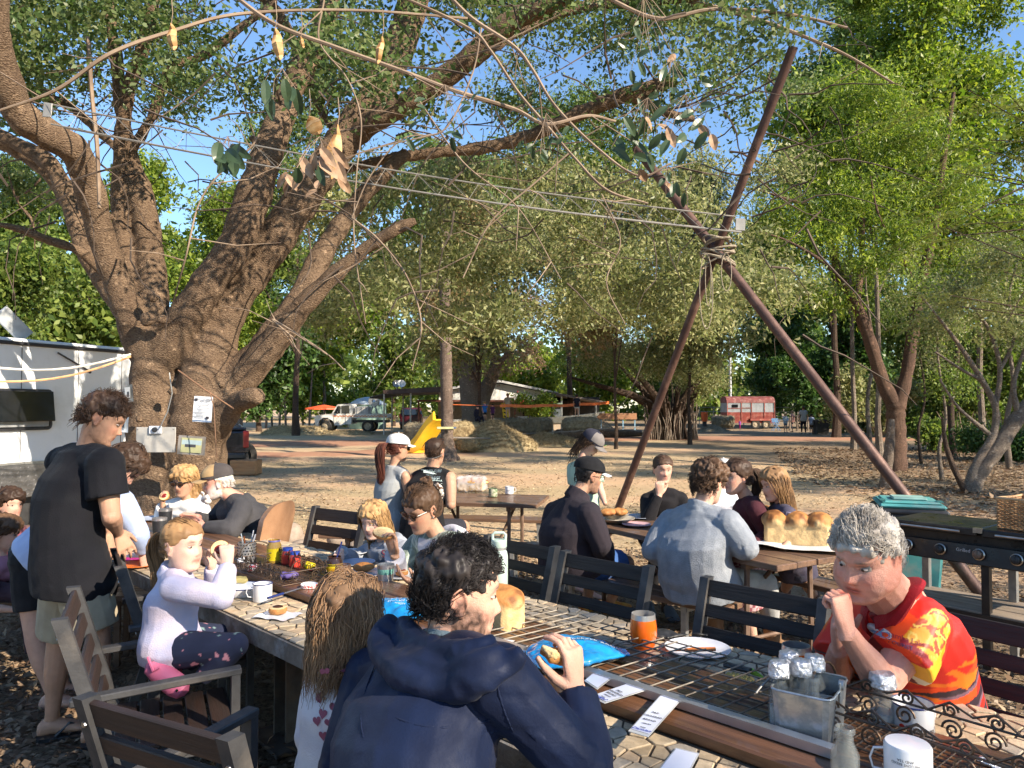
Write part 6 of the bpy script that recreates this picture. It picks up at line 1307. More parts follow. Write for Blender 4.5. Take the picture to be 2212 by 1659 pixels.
Mh2=plane_M(W(822,1212,4.30),(.9,-.45,0),(0,.1,1));twords(P11,'top',[('SPA',.062,.0,.03,mat('print_wine',(.28,.035,.06),.8)),('FTS',.050,.01,-.025,mat('print_wine',(.28,.035,.06),.8))],Mh2)
# 12 woman with sunglasses, bun and plaid shirt
def plaidcol(c,Mh,J):
 N,lat,up,fw=frame_of(J);q=c-np.array(N);a=q@np.array(lat);h=q@np.array(up);f=q@np.array(fw);g=np.tile([.19,.235,.20],(len(c),1));l1=(np.abs((a*1.0+.15*f)*19)%1<.28);l2=(np.abs(h*17)%1<.28);g[l1|l2]=(.36,.42,.36);g[l1&l2]=(.60,.62,.52);g[(np.abs((a+.15*f)*38)%1<.16)]*=.6;g[(np.abs(h*34)%1<.14)]*=.75
 g[(f>.055)&(np.abs(a)<.085-.0*h)]=(.52,.51,.56);return g
P12=person('woman in brown sunglasses with pinned hair and green plaid shirt over white hood',dict(s=1.0,vox=.0042,woman=1,head=W(912,1100,3.95),hs=1.0,face=(-.66,-.62,-.36),up=(-.12,-.2,1),neck=W(952,1168,4.02),shL=W(1010,1190,3.86),shR=W(905,1180,4.16),elL=W(965,1272,3.72),wrL=W(905,1268,3.62),elR=W(858,1238,4.05),wrR=W(852,1198,3.80),hip=W(1010,1330,4.35),hipdir=(-.7,.7,0),hunch=.05,knL=W(950,1350,3.9),knR=W(900,1340,4.1),anL=W(960,1480,4.0),anR=W(910,1470,4.2),skin='tan',eyes=False,fat=1.08,
  handL=((-.85,-.1,.55),(.35,.2,.9),'flip',.28,1.4,.6),handR=((-.22,.0,1),(-.3,-.5,.1),'',.65,.8,.7),lip=(.38,.13,.11),
  top=dict(m=mat('cloth_plaid',(.2,.3,.25),.9,attr='Col',vs=14,world=True,contrast=(.2,.95),bump=.2,bs=240),sleeve='long',off=.026,loose=.03,amp=.010,vox=.0055,col=plaidcol,name='plaid_shirt'),bottom=dict(m=cm('jeans',(.06,.08,.14)),to=2),
  hair=dict(kind='tail',mm=H_brown,n=2200,L=.09,rad=.0013,curl=.25,grav=-.1,comb=(0,-1.0,.5),infl=.010,vox=.006,noise=.004)))
b=MB();hood(1.0)(b,P12);m2=remesh(b,'hood',.008,4);c=getco(m2);n=getno(m2);c=c+n*(.006*vnoise(c,16,3))[:,None];Wi=np.array(WM[P12['P'].name].inverted());setco(m2,c@Wi[:3,:3].T+Wi[:3,3]);m2.materials.append(cm('white_hood',(.62,.60,.64),(.52,.5,.55)));link_mesh('hood',m2,P12['P'])
b=MB()
for k in range(26):a=k*2.4;b.tube([(.030*math.cos(a+t)*(1-.2*math.sin(t*2)),-.070+.026*math.sin(a+t),.125+.018*math.sin(a*1.7+t*2))for t in np.linspace(0,3.4,8)],.0075,5)
b.sphere((0,-.07,.120),(.030,.026,.026),12,8);o=on_head(P12,b,'bun',H_brown);o['kind']='stuff'
b=MB();b.tube([(-.035,-.105,.105),(-.04,-.120,.07),(-.03,-.125,.03),(-.01,-.12,.0)],[.012,.016,.014,.009],8);on_head(P12,b,'hair_claw',mat('claw_pattern',(.75,.70,.62),.3,col2=(.10,.05,.03),vs=80,contrast=(.49,.51)))
sunnies(P12,M_acet,M_lens)
b=MB();b.sphere(P12['Mh']@Vector((-.079,.0,-.034)),.004,8,6);b.build('earring',M_gal,P12['P'],smooth=True,world=True)
# 13-14 pair seen from behind at the far table
P13=person('woman from behind in white cap and grey sleeveless top with auburn pony tail',dict(s=.98,vox=.006,woman=1,head=W(860,968,6.75),face=(.80,.55,-.1),neck=W(852,1006,6.75),shL=W(826,1026,6.9),shR=W(875,1028,6.62),elL=W(822,1085,6.9),wrL=W(850,1110,7.1),elR=W(886,1082,6.65),wrR=W(895,1108,6.9),hip=Vector((-1.12,6.75,.56)),hunch=.02,knL=Vector((-.9,7.1,.55)),knR=Vector((-.75,6.95,.55)),anL=Vector((-.9,7.1,.1)),anR=Vector((-.75,6.95,.1)),skin='tan',eyes=False,
  top=dict(m=cm('heather',(.32,.33,.33),(.27,.28,.28)),sleeve='none',off=.012,loose=.03,amp=.007,vox=.008,hem=-.15,name='tank_top'),bottom=dict(m=cm('leggings2',(.04,.045,.05)),to=2),hair=dict(kind='tail',mm=H_red,n=300,L=.06,rad=.002,curl=.2,grav=.1,comb=(0,-1,0),infl=.010,noise=.003)))
tail_strands(P13['P'],P13['Mh'],[(0,-.10,.03),(0,-.15,.03),(0,-.175,-.04),(0,-.17,-.14),(.01,-.15,-.25),(0,-.14,-.33)],(.015,.035,.045,.045,.035,.015),420,H_red,.003,.5)
wc=cm('cap_white',(.62,.62,.60));baseball_cap(P13,wc);sunnies(P13,M_blkp,M_lens)
P14=person('broad man from behind in a black surf singlet with sunglasses on his head',dict(s=1.04,vox=.0055,head=W(940,977,6.55),face=(.30,.94,-.05),neck=W(935,1010,6.55),shL=W(898,1032,6.68),shR=W(972,1032,6.48),elL=W(888,1085,6.6),wrL=W(905,1110,6.9),elR=W(974,1090,6.42),wrR=W(962,1070,6.75),hip=Vector((-.78,6.5,.56)),hunch=.05,fat=1.15,knL=Vector((-.75,6.95,.55)),knR=Vector((-.45,6.9,.55)),anL=Vector((-.7,6.95,.1)),anR=Vector((-.45,6.9,.1)),skin='tan',eyes=False,
  top=dict(m=cm('black_singlet',(.012,.012,.014)),sleeve='none',off=.010,loose=.02,amp=.006,vox=.007,name='singlet'),bottom=dict(m=cm('board_shorts',(.03,.03,.04)),to=.9),hair=dict(kind='short',mm=H_dkbrown,n=900,L=.014,rad=.0018,curl=.3,grav=0,comb=(0,0,0),infl=.004,noise=.002)))
N,lat,up,fw=frame_of(P14['J']);Ms=plane_M(W(926,1032,6.25),lat,up+lat*.22);tm_=mat('print_pale',(.60,.72,.70),.7)
twords(P14,'top',[('STREAKY SURF',.036,.015,.055,tm_),('and more',.020,.01,.026,tm_),('WEST COAST',.042,-.005,-.006,tm_),('- - - - - -',.03,-.005,-.036,tm_)],Ms)
b=MB()
for sx in(-1,1):b.tube([(sx*(.033+.026*math.cos(a)),.045+.018*math.sin(a),.112)for a in np.linspace(0,6.283,12,endpoint=False)],.004,5,closed=True);b.tube([(sx*.06,.045,.11),(sx*.082,-.03,.08),(sx*.08,-.09,.04)],.003,5)
on_head(P14,b,'sunglasses',M_acet)['kind']='stuff';b=MB();b.tube([(sx*.082,-.06,.02)if False else(.083*math.cos(a),-.005-.098*math.sin(a),-.005-.045*math.sin(a))for a in np.linspace(0,3.14,14)],.0022,5);on_head(P14,b,'strap',M_gal)
# 15 man in black jacket
P15=person('man in glasses, black cap and black jacket seated on the bench from behind',dict(s=1.05,vox=.0052,head=W(1272,1028,5.18),hs=1.0,face=(.90,.42,-.22),neck=W(1245,1072,5.15),shL=W(1200,1108,5.35),shR=W(1272,1112,4.98),elL=W(1188,1170,5.3),wrL=W(1240,1195,5.6),elR=W(1300,1178,4.95),wrR=W(1312,1218,5.2),hip=Vector((.42,5.22,.54)),hipdir=(.7,-.7,0),hunch=.05,fat=1.12,knL=Vector((.62,5.68,.5)),knR=Vector((.85,5.5,.5)),anL=W(1268,1300,5.6),anR=W(1318,1300,5.5),foot={'L':(.6,.6,0),'R':(.6,.6,0)},skin='tan',beard=((.08,.05,.04),.6),
  top=dict(m=cm('black_jacket',(.022,.018,.024),(.030,.024,.030)),sleeve='long',off=.030,loose=.04,amp=.012,vox=.0075,collar=.05,collar_r=.01,name='jacket',hem=-.15),bottom=dict(m=cm('blue_shorts',(.05,.12,.32)),to=.8,off=.02,flare=.02,name='shorts'),shoe=dict(m=mat('red_shoe',(.45,.04,.03),.6,col2=(.6,.4,.05),vs=10)),hair=dict(kind='short',mm=H_black,n=500,L=.02,rad=.0018,curl=.4,infl=.006,noise=.003)))
baseball_cap(P15,cm('cap_black',(.012,.012,.014)),cm('cap_pale',(.42,.46,.50)))
def specs(out):
 b=MB()
 for sx in(-1,1):b.tube([(sx*(.033+.024*math.cos(a)),.096-.003*abs(math.cos(a)),.004+.016*math.sin(a))for a in np.linspace(0,6.283,14,endpoint=False)],.0018,5,closed=True);b.tube([(sx*.058,.092,.008),(sx*.082,.02,.006),(sx*.083,-.02,0)],.0018,5)
 on_head(out,b,'glasses_frame',M_blkp)
specs(P15)
# 16 mint shirt and grey cap
P16=person('youth in a grey cap and mint shirt standing behind the man in the black jacket',dict(s=.84,hs=.92,vox=.007,woman=1,head=W(1276,958,6.45),face=(.62,-.35,-.55),neck=W(1255,1000,6.45),shL=W(1285,1015,6.35),shR=W(1238,1012,6.6),elL=W(1298,1062,6.3),wrL=W(1308,1090,6.2),elR=W(1240,1065,6.5),wrR=W(1270,1100,6.4),hip=W(1258,1120,6.5),knL=Vector((.66,6.4,.4)),knR=Vector((.56,6.6,.4)),anL=Vector((.66,6.45,.07)),anR=Vector((.56,6.65,.07)),skin='fair',foot={'L':(.6,-.4,0),'R':(.6,-.4,0)},top=dict(m=cm('mint',(.42,.56,.42),(.36,.48,.38)),sleeve='short',off=.018,loose=.02,vox=.009),bottom=dict(m=cm('shorts_grey',(.15,.15,.16)),to=.9),hair=dict(kind='long',mm=H_brown,n=500,L=.2,rad=.0025,curl=.5,grav=.7,infl=.01,vox=.009)))
baseball_cap(P16,cm('cap_navy',(.03,.03,.045)),cm('cap_grey',(.20,.18,.17)),cm('cap_grey',(.20,.18,.17)))
b=MB();b.box((.0,.125,.075),(.03,.002,.018),rot=(R(-25),0,0));on_head(P16,b,'badge',mat('badge_green',(.10,.65,.08),.6),False)
# 17 woman in black with hand at mouth
P17=person('smiling woman in black eating with her hand at her mouth facing the camera',dict(s=.97,vox=.006,woman=1,head=W(1432,1014,6.15),hs=.96,face=(.06,-.98,-.10),neck=W(1430,1058,6.18),shL=W(1470,1078,6.15),shR=W(1398,1080,6.15),elL=W(1490,1130,6.0),wrL=W(1455,1135,5.85),elR=W(1398,1128,5.95),wrR=W(1424,1068,6.0),hip=Vector((1.25,6.28,.54)),knL=Vector((1.40,5.85,.52)),knR=Vector((1.15,5.85,.52)),anL=W(1445,1310,5.95),anR=W(1400,1300,6.0),foot={'L':(0,-1,0),'R':(-.1,-1,0)},skin='fair',handR=((.05,-.1,1),(.1,.9,0),'flip',.9,.4),lip=(.5,.2,.18),
  top=dict(m=cm('black_knit',(.014,.013,.015)),sleeve='long',off=.018,loose=.015,vox=.008,name='jumper'),bottom=dict(m=cm('black_pants',(.016,.015,.018)),to=1.9),shoe=dict(m=mat('grey_sock',(.10,.12,.14),.8)),hair=dict(kind='tail',mm=H_dkbrown,n=700,L=.07,rad=.0018,curl=.15,grav=0,comb=(0,-1,.1),infl=.007,noise=.002)))
# 18 grey fleece man
P18=person('man from behind with curly brown hair in a grey fleece seated on the bench',dict(s=1.06,vox=.0055,head=W(1532,1044,4.66),hs=1.03,face=(.72,.62,-.25),neck=W(1515,1098,4.62),shL=W(1452,1130,4.78),shR=W(1572,1132,4.48),elL=W(1412,1188,4.72),wrL=W(1468,1215,4.9),elR=W(1610,1182,4.42),wrR=W(1580,1172,4.72),hip=Vector((1.18,4.66,.55)),hipdir=(.75,-.66,0),hunch=.07,fat=1.18,knL=Vector((1.35,5.1,.52)),knR=Vector((1.65,4.85,.52)),anL=Vector((1.4,5.1,.1)),anR=Vector((1.75,5.0,.1)),foot={'L':(.7,.6,0),'R':(.9,.4,0)},skin='fair',eyes=False,handL=((.7,.6,-.3),(0,0,-1)),handR=((-.3,.9,-.1),(0,0,-1)),
  top=dict(m=cm('grey_fleece',(.20,.22,.25),(.28,.30,.33),bump=.6,bs=160),sleeve='long',off=.034,loose=.05,amp=.013,vox=.0072,collar=.03,collar_r=.012,hem=-.20,name='fleece_jumper'),bottom=dict(m=cm('pale_trousers',(.36,.36,.35)),to=2),shoe=dict(m=mat('tan_boot',(.22,.12,.06),.7),boot=.3),hair=dict(kind='short',mm=H_brown,n=2600,L=.060,rad=.0020,curl=2.0,grav=.1,comb=(0,0,0),infl=.026,vox=.008,noise=.014)))
# 19 pony-tailed woman in maroon
P19=person('laughing pony tailed woman in a maroon knit and pink gingham skirt in profile',dict(s=.98,vox=.0058,woman=1,head=W(1592,1030,5.12),hs=1.0,face=(-.95,-.28,-.05),neck=W(1612,1075,5.15),shL=W(1632,1100,4.98),shR=W(1600,1102,5.32),elL=W(1660,1160,5.0),wrL=W(1622,1175,4.82),elR=W(1585,1155,5.3),wrR=W(1565,1165,5.0),hip=Vector((1.72,5.3,.55)),hipdir=(.3,.95,0),hunch=.03,knL=W(1600,1230,4.9),knR=Vector((1.4,5.3,.53)),anL=Vector((1.6,4.95,.1)),anR=Vector((1.4,5.35,.1)),skin='fair',fat=1.08,lip=(.55,.22,.2),
  top=dict(m=cm('maroon',(.065,.018,.026),(.05,.014,.02)),sleeve='long',off=.016,loose=.015,vox=.0075,name='knit_top'),bottom=dict(m=mat('cloth_gingham',(.4,.2,.2),.9,attr='Col',world=True),col=lambda c,Mh,J:np.where((((c[:,0]*42).astype(int)+(c[:,2]*42).astype(int)+(c[:,1]*42).astype(int))%2==0)[:,None],np.array([[.62,.42,.42]]),np.array([[.30,.08,.10]])),to=1.5,off=.02,flare=.05,name='skirt'),
  hair=dict(kind='tail',mm=H_dkbrown,n=900,L=.08,rad=.0016,curl=.1,grav=0,comb=(0,-1.1,.3),infl=.010,noise=.003)))
tail_strands(P19['P'],P19['Mh'],[(0,-.10,.035),(0,-.14,.04),(0,-.165,-.02),(0,-.15,-.10),(0,-.125,-.16)],(.012,.032,.040,.034,.010),420,H_dkbrown,.0026,.5)
# 20 girl with long hair
P20=person('girl with long sun streaked hair in a navy tee leaning beside the maroon top woman',dict(s=.80,hs=.90,vox=.0058,woman=1,child=.7,head=W(1672,1046,4.98),face=(-.90,-.22,-.22),neck=W(1688,1090,5.0),shL=W(1702,1112,4.86),shR=W(1672,1108,5.14),elL=W(1718,1160,4.85),wrL=W(1690,1185,4.72),elR=W(1670,1160,5.1),wrR=W(1650,1178,4.9),hip=Vector((1.95,5.1,.55)),hipdir=(.3,-.9,0)if False else(.3,.9,0),knL=Vector((2.05,5.25,.45)),knR=Vector((2.0,5.35,.45)),anL=W(1768,1300,5.65),anR=W(1690,1290,5.6),foot={'L':(.2,-.9,0),'R':(.2,-.8,0)},skin='fair',
  top=dict(m=cm('navy_tee',(.05,.045,.075),(.09,.08,.11)),sleeve='short',off=.018,loose=.02,vox=.008,name='tee_shirt'),bottom=dict(m=cm('shorts_dark',(.04,.04,.06)),to=.5),shoe=dict(m=mat('suede_boot',(.16,.10,.07),.85),boot=.35),hair=dict(kind='long',mm=H_dblond,n=1300,L=.30,rad=.0020,curl=.3,grav=.8,comb=(0,-.3,-.2),infl=.014,vox=.0085,noise=.006,seg=9,mb_extra=fall(-.24,.075,.045))))
twords(P20,'top',[('WILD',.04,0,.02,mat('print_lilac',(.30,.26,.36),.8)),('bloom',.035,0,-.02,mat('print_lilac',(.30,.26,.36),.8))],plane_M(W(1678,1118,4.8),(.5,-.8,0),(0,0,1)))
# 21 person in white cap hidden behind
P21=person('person in a white tee and white cap mostly hidden behind the curly haired man',dict(s=.9,hs=.92,vox=.008,head=W(1563,1024,6.1),face=(-.3,-.9,-.1),shL=W(1585,1068,6.1),shR=W(1535,1068,6.1),elL=W(1590,1120,6),wrL=W(1575,1140,5.8),elR=W(1530,1120,6),wrR=W(1540,1140,5.8),hip=Vector((1.74,6.15,.5)),knL=Vector((1.85,5.8,.5)),knR=Vector((1.65,5.8,.5)),anL=Vector((1.85,5.8,.1)),anR=Vector((1.65,5.8,.1)),top=dict(m=cm('white_tee',(.68,.70,.76)),sleeve='short',off=.018,vox=.009),bottom=dict(m=cm('jeans',(.06,.08,.14)),to=2),hair=dict(kind='short',mm=H_light,n=0,L=.1,rad=.002,infl=.01)))
baseball_cap(P21,wc)
# far figures
def far_person(label,px,py_foot,py_head,face,topm,botm,hairm=H_brown,sleeve='short',to=.7,s=None,d=None,pose='stand',group=None,skin='fair',capm=None,woman=0,base_z=None,hk='short'):
 g=G(px,py_foot)if d is None else W(px,py_foot,d);d=g.y;top=W(px,py_head,d).z;bz=g.z if base_z is None else base_z;s=(top-bz)/1.74 if pose=='stand' else(s or.7);f=Vector(face).normalized();r=Vector((f.y,-f.x,0));o=Vector((g.x,g.y,bz));Z=Vector((0,0,1));sp=dict(s=s,hs=s*1.02 if s>.8 else s*1.2,vox=.02,woman=woman,face=face,skin=skin,eyes=False,foot={'L':face,'R':face})
 if pose=='sit':hipz=.18*s;k=dict(head=o+Z*(hipz+.74*s),hip=o+Z*hipz,knL=o+f*.40*s-r*.12*s+Z*.42*s,knR=o+f*.40*s+r*.12*s+Z*.42*s,anL=o+f*.48*s-r*.12*s+Z*.05,anR=o+f*.48*s+r*.12*s+Z*.05)
 else:k=dict(head=o+Z*1.62*s,hip=o+Z*.92*s,knL=o-r*.10*s+Z*.50*s+f*.02,knR=o+r*.10*s+Z*.50*s+f*.02,anL=o-r*.12*s+Z*.08*s,anR=o+r*.12*s+Z*.08*s)
 c=k['head']-Z*.20*s;arms={'behind':(-.06,-.12,.62,.42),'down':(.03,.05,.60,.34),'cross':(.02,.22,.60,.48),'up':(0,0,0,0)}[pose if pose in('behind','cross','up')else 'down']
 for sd,q in(('L',-1),('R',1)):
  k['sh'+sd]=c+r*q*.17*s
  k['el'+sd]=c+r*q*.25*s+f*arms[0]*s-Z*.27*s;k['wr'+sd]=c+r*q*(.24 if pose=='stand' else.06)*s+f*arms[1]*s-Z*(.50 if arms[3]<.45 else.32)*s
 if pose=='up':
  k['elR']=c+r*.36*s+Z*.02;k['wrR']=c+r*.55*s+Z*.14*s;k['elL']=c-r*.28*s-Z*.22*s;k['wrL']=c-r*.3*s-Z*.46*s
 if pose in('behind','cross','up'):k.update(hip=o+Z*.92*s)
 sp.update(k);sp['handL']=sp['handR']=((0,0,-1),(1,0,0));sp['top']=dict(m=topm,sleeve=sleeve,off=.02,vox=.02,amp=.004,loose=.02);sp['bottom']=dict(m=botm,to=to,vox=.02,amp=.003);sp['hair']=dict(kind=hk,mm=hairm,n=0,L=.1,rad=.002,infl=.02 if hk=='short' else.03,vox=.02,noise=.008);sp['shoe']=dict(m=M_bkp)if woman!=2 else None
 out=person(label,sp,group);
 if capm:baseball_cap(out,capm)
 return out
cg,cl,cn,cw,ck=cm('far_grey',(.42,.43,.42)),cm('far_lightblue',(.40,.46,.62)),cm('far_navy',(.02,.02,.035)),cm('far_white',(.62,.64,.66)),cm('far_khaki',(.34,.30,.22))
far_person('woman in a white hoodie and denim shorts standing at the yard rails',1697,934,876,(.1,-1,0),cw,cm('denim',(.12,.18,.28)),H_blond,'long',.6,pose='cross',woman=1,hk='long')
far_person('child in a salmon tee beside the woman in the white hoodie',1712,933,888,(-.9,.3,0),cm('salmon',(.42,.22,.19)),cn,H_light,'short',.7,woman=1,hk='long')
far_person('person from behind in a grey tee and black leggings by the yard rails',1736,938,878,(.1,1,0),cg,cn,H_brown,'short',1.9,pose='behind' if False else 'stand',woman=1)
far_person('man from behind in a pale blue shirt with hands clasped at his back',1753,938,876,(.1,1,0),cl,cm('brown_shorts',(.12,.08,.05)),H_dkbrown,'short',.8,pose='behind',capm=cn)
far_person('toddler in a purple top beside the horse trailer door',1612-14,928,907,(.9,.4,0),cm('purple',(.42,.12,.50)),cm('magenta',(.45,.03,.15)),H_blond,'long',1.9,woman=1)
far_person('dark dressed rider half hidden behind the far yard rails',1791,920,872,(-.5,-.8,0),cn,cn,H_dkbrown,'long',1.9,capm=cn)
# ---------------------------------------------------------------- caravan
M_cv=mat('caravan_white',(.78,.80,.82),.35,col2=(.72,.74,.76),vs=1.5,dirt=(.55,.57,.55),ds=1.6,coat=.2);M_cvt=mat('caravan_trim',(.03,.03,.035),.4);M_chk=mat('checker_plate',(.30,.30,.31),.3,.85,col2=(.20,.20,.21),vs=12)
M_win=mat('tinted_window',(.012,.013,.016),.08,spec=.8)
c0=W(-90,880,9.2);c1=W(292,880,11.7);uC=Vector((c1.x-c0.x,c1.y-c0.y,0));Lc_=uC.length;uC.normalize()
t=thing('caravan','white caravan with black framed windows and checker plate skirt behind the shade tree','caravan',(c0.x,c0.y,0),math.atan2(uC.y,uC.x));z1=2.50
b=MB();b.box((Lc_/2,1.15,(z1+.42)/2+.16),(Lc_,2.3,z1-.58),bev=.03);b.build('body',M_cv,t)
b=MB();b.box((Lc_/2,1.15,z1+.01),(Lc_+.06,2.36,.05),bev=.01);b.box((Lc_/2,1.15,z1+.05),(Lc_-.1,2.2,.04));b.build('roof',M_cvt,t)
b=MB();b.box((Lc_/2,-.012,.66),(Lc_,.02,.44));b.build('skirt',M_chk,t);b=MB()
for i in range(int(Lc_/.055)):
 for j in range(7):b.box((.03+i*.055+(j%2)*.027,-.024,.48+j*.06),(.026,.005,.007),rot=(0,R(45 if(i+j)%2 else-45),0))
b.build('raised_tread',M_chk,t)['kind']='stuff'
for x in(Lc_*.30,Lc_*.62,Lc_*.9):b=MB();b.box((x,-.004,z1/2+.5),(.006,.006,z1-.9));b.build('panel_joint',M_cvt,t)
b=MB();b.box((Lc_/2,-.012,.90),(Lc_,.012,.03));b.build('trim_strip',M_gal,t)
def cwin(x,z,w,h,opened):
 q=MB();rg=[]
 for(a,d_)in((0,-.004),(0,-.04),(.03,-.04),(.03,-.01)):
  pts=[]
  for(sx,sz)in((1,1),(-1,1),(-1,-1),(1,-1)):
   for k in range(5):an=math.atan2(sz,sx)-R(45)+R(90)*k/4 if False else(R({(1,1):0,(-1,1):90,(-1,-1):180,(1,-1):270}[(sx,sz)])+R(90)*k/4);rr_=.07-a*.5;pts.append((x+sx*(w/2-.07)+math.cos(an)*rr_-(0 if True else 0)+(-sx*(a*.5)),d_,z+sz*(h/2-.07)+math.sin(an)*rr_-sz*a*.5))
  rg.append(pts)
 q.rings(rg);f=q.build('window',M_cvt,t,smooth=False);q=MB();q.box((x,-.030,z-.0),(w-.09,.012,h-.09),bev=.004);q.build('pane',mat('window_inner',(.30,.31,.32),.2),f)
 if opened:q=MB();q.box((x,-.085,z+.045),(w-.02,.014,h*.74),rot=(R(-7),0,0),bev=.006);q.build('awning_pane',M_win,f)
 else:q=MB();q.box((x,-.045,z),(w-.05,.012,h-.05),bev=.004);q.build('awning_pane',M_win,f)
# find x along the wall for a pixel
def wall_x(px):
 k=(px-CX)/F;return(k*c0.y-c0.x)/(uC.x-k*uC.y)
xa,xb=wall_x(-60),wall_x(110);cwin((xa+xb)/2,1.62,xb-xa,.56,True);xa=wall_x(196);cwin(xa+.5,1.64,1.0,.5,False)
b=MB();
for x in(Lc_*.35,Lc_*.62):b.lathe([(0,-.09),(.25,-.09),(.34,-.06),(.34,.06),(.25,.09),(0,.09)],n=24,M=Matrix.Translation((x,.25,.34))@Matrix.Rotation(R(90),4,'X'))
b.build('wheel',M_bkp,t,smooth=True)['kind']='stuff'
b=MB();b.box((Lc_/2,1.2,.40),(Lc_-.2,1.6,.10));b.build('chassis',M_cvt,t)
q=t;b=MB();b.tube([(wall_x(60),.5,z1),(wall_x(95),.4,z1+.16)],.03,8);b.box((wall_x(70),.4,z1+.30),(.50,.06,.22),rot=(R(20),R(40),0),bev=.01);b.build('roof_antenna',mat('antenna_grey',(.45,.47,.48),.5),t)
b=MB();b.tube([(wall_x(120),-.03,z1-.08),(wall_x(190),-.03,z1-.32)],.012,6);b.sphere((wall_x(190),-.03,z1-.33),.022,8,6);b.build('awning_arm',M_cvt,t)
for y0,y1,cc,lab in((792,765,(.80,.76,.66),'pale guy strap tied from the trunk across the caravan side'),(824,770,(.75,.42,.20),'orange guy strap drooping from the trunk across the caravan side')):
 a,e=W(-30,y0,8.0),W(283,y1,8.6);o=tag(link_mesh('guy_strap',(lambda m:(m.tube([a.lerp(e,f)-Vector((0,0,.10*math.sin(f*math.pi)))for f in np.linspace(0,1,10)],.013,6),m)[1])(MB()).mesh('guy_strap',True),None,mat('strap_%d'%y0,cc,.7)),lab,'strap')
# notices on the trunk
def sheet(name,label,cat,x,y,d,w,h,m,tilt=0,yaw=0,th=.004,frame=None):
 c=W(x,y,d);t=thing(name,label,cat,tuple(c),0);Mx=Matrix.Translation(c)@Euler((R(-3),R(tilt),R(yaw))).to_matrix().to_4x4();b=MB()
 b.grid(lambda u,v:((u-.5)*w,-.006*math.sin(u*5+v*3),(v-.5)*h),6,6,M=Mx);b.grid(lambda u,v:((u-.5)*w,th-.006*math.sin(u*5+v*3),(v-.5)*h),6,6,M=Mx);b.build('sheet',m,t,smooth=True,world=True)
 return t,Mx@Matrix.Translation((0,-.0095,0))@Matrix.Rotation(R(90),4,'X')
M_paper=mat('paper',(.72,.74,.78),.35,col2=(.66,.68,.72),vs=5,coat=.5);M_ink=mat('ink',(.04,.04,.05),.6)
def flatbox(M,x,y,w,h,m,p,nm='print',z=.0012):b=MB();b.box((x,y,z),(w,h,.001),M=M);b.build(nm,m,p,world=True)
p0,Mx=sheet('notice','white laminated notice pinned to the trunk below the right limb','notice',438,884,7.95,.20,.275,M_paper,3)
text_on('BIG TREE BREAD\nBAKE DAYS',.022,Mx@Matrix.Translation((.02,.095,.0)),M_ink,p0,space=.9)
for k in range(11):flatbox(Mx,0 if k<6 else-.02,.055-k*.015,.15-.03*(k%3),.004,M_ink,p0,'text_line')
flatbox(Mx,.06,-.09,.035,.03,M_ink,p0);flatbox(Mx,-.075,.10,.03,.03,M_ink,p0)
for k,(x,y,d,w,h,tl,lab)in enumerate([(277,850,8.15,.13,.19,-6,'photo in a plastic sleeve pinned highest on the trunk edge'),(267,917,8.2,.13,.17,4,'small pale sheet pinned below the photo sleeve'),(272,975,8.2,.12,.14,-3,'lowest picture sheet on the trunk edge beside the standing man')]):
 p_,Mx=sheet('notice',lab,'notice',x,y,d,w,h,mat('sleeve_%d'%k,((.20,.20,.19),(.62,.66,.70),(.22,.22,.22))[k],.3),tl,-20);flatbox(Mx,.0,.01,w*.6,h*.62,mat('photo_%d'%k,((.55,.56,.55),(.36,.42,.46),(.38,.38,.36))[k],.4),p_,'picture');flatbox(Mx,.01,-.01,w*.2,h*.3,M_ink,p_,'figure',.0022)
t=thing('junction_box','flat metal plate with a black round switch screwed to the trunk','switch plate',tuple(W(337,950,7.9)),R(4));b=MB();b.box((0,0,0),(.41,.012,.27),bev=.004);b.build('plate',mat('grey_plate',(.44,.42,.38),.5,.2,col2=(.36,.34,.31),vs=9),t)
b=MB();b.box((-.0,-.018,.105),(.13,.03,.085),bev=.006);b.build('switch_box',mat('switch_white',(.66,.68,.72),.4),t);b=MB();b.lathe([(.028,0),(.026,.02),(0,.024)],(0,0,0),16,M=Matrix.Translation((-.0,-.033,.108))@Matrix.Rotation(R(90),4,'X'));b.build('switch_knob',M_bkp,t,smooth=True)
for x,z in((-.185,.115),(.185,.115),(-.185,-.115),(.185,-.115)):b=MB();b.sphere((x,-.008,z),.008,8,6);b.build('screw',M_gal,t)
p_,Mx=sheet('framed_picture','old landscape picture in clear plastic nailed under the notice','picture',414,962,7.9,.28,.20,mat('plastic_sleeve',(.20,.18,.16),.25),4,8);flatbox(Mx,0,0,.21,.155,mat('olive_photo',(.34,.34,.18),.5),p_,'picture');flatbox(Mx,0,.03,.20,.05,mat('photo_sky',(.28,.36,.38),.5),p_,'picture',.002);flatbox(Mx,-.01,-.005,.11,.03,M_ink,p_,'silhouette',.003)
t=thing('cord','thin cable looping down the trunk from the fork','cable',tuple(W(380,830,7.9)));b=MB();b.tube([W(366,805,7.8),W(372,850,7.8),W(362,890,7.85),(W(345,925,7.85))],.006,6);b.build('cable',M_gal,t,smooth=True,world=True)
t=thing('rope','rope slung from the trunk to the broken limb stub with a hanging end','rope',tuple(W(440,830,7.8)));b=MB();b.tube([W(385,800,7.7),W(440,840,7.6),W(505,883,7.8)],.008,6);b.tube([W(452,842,7.6),W(462,880,7.6),W(468,990,7.6)],.005,5);b.build('rope',mat('brown_rope',(.22,.12,.07),.9),t,smooth=True,world=True)
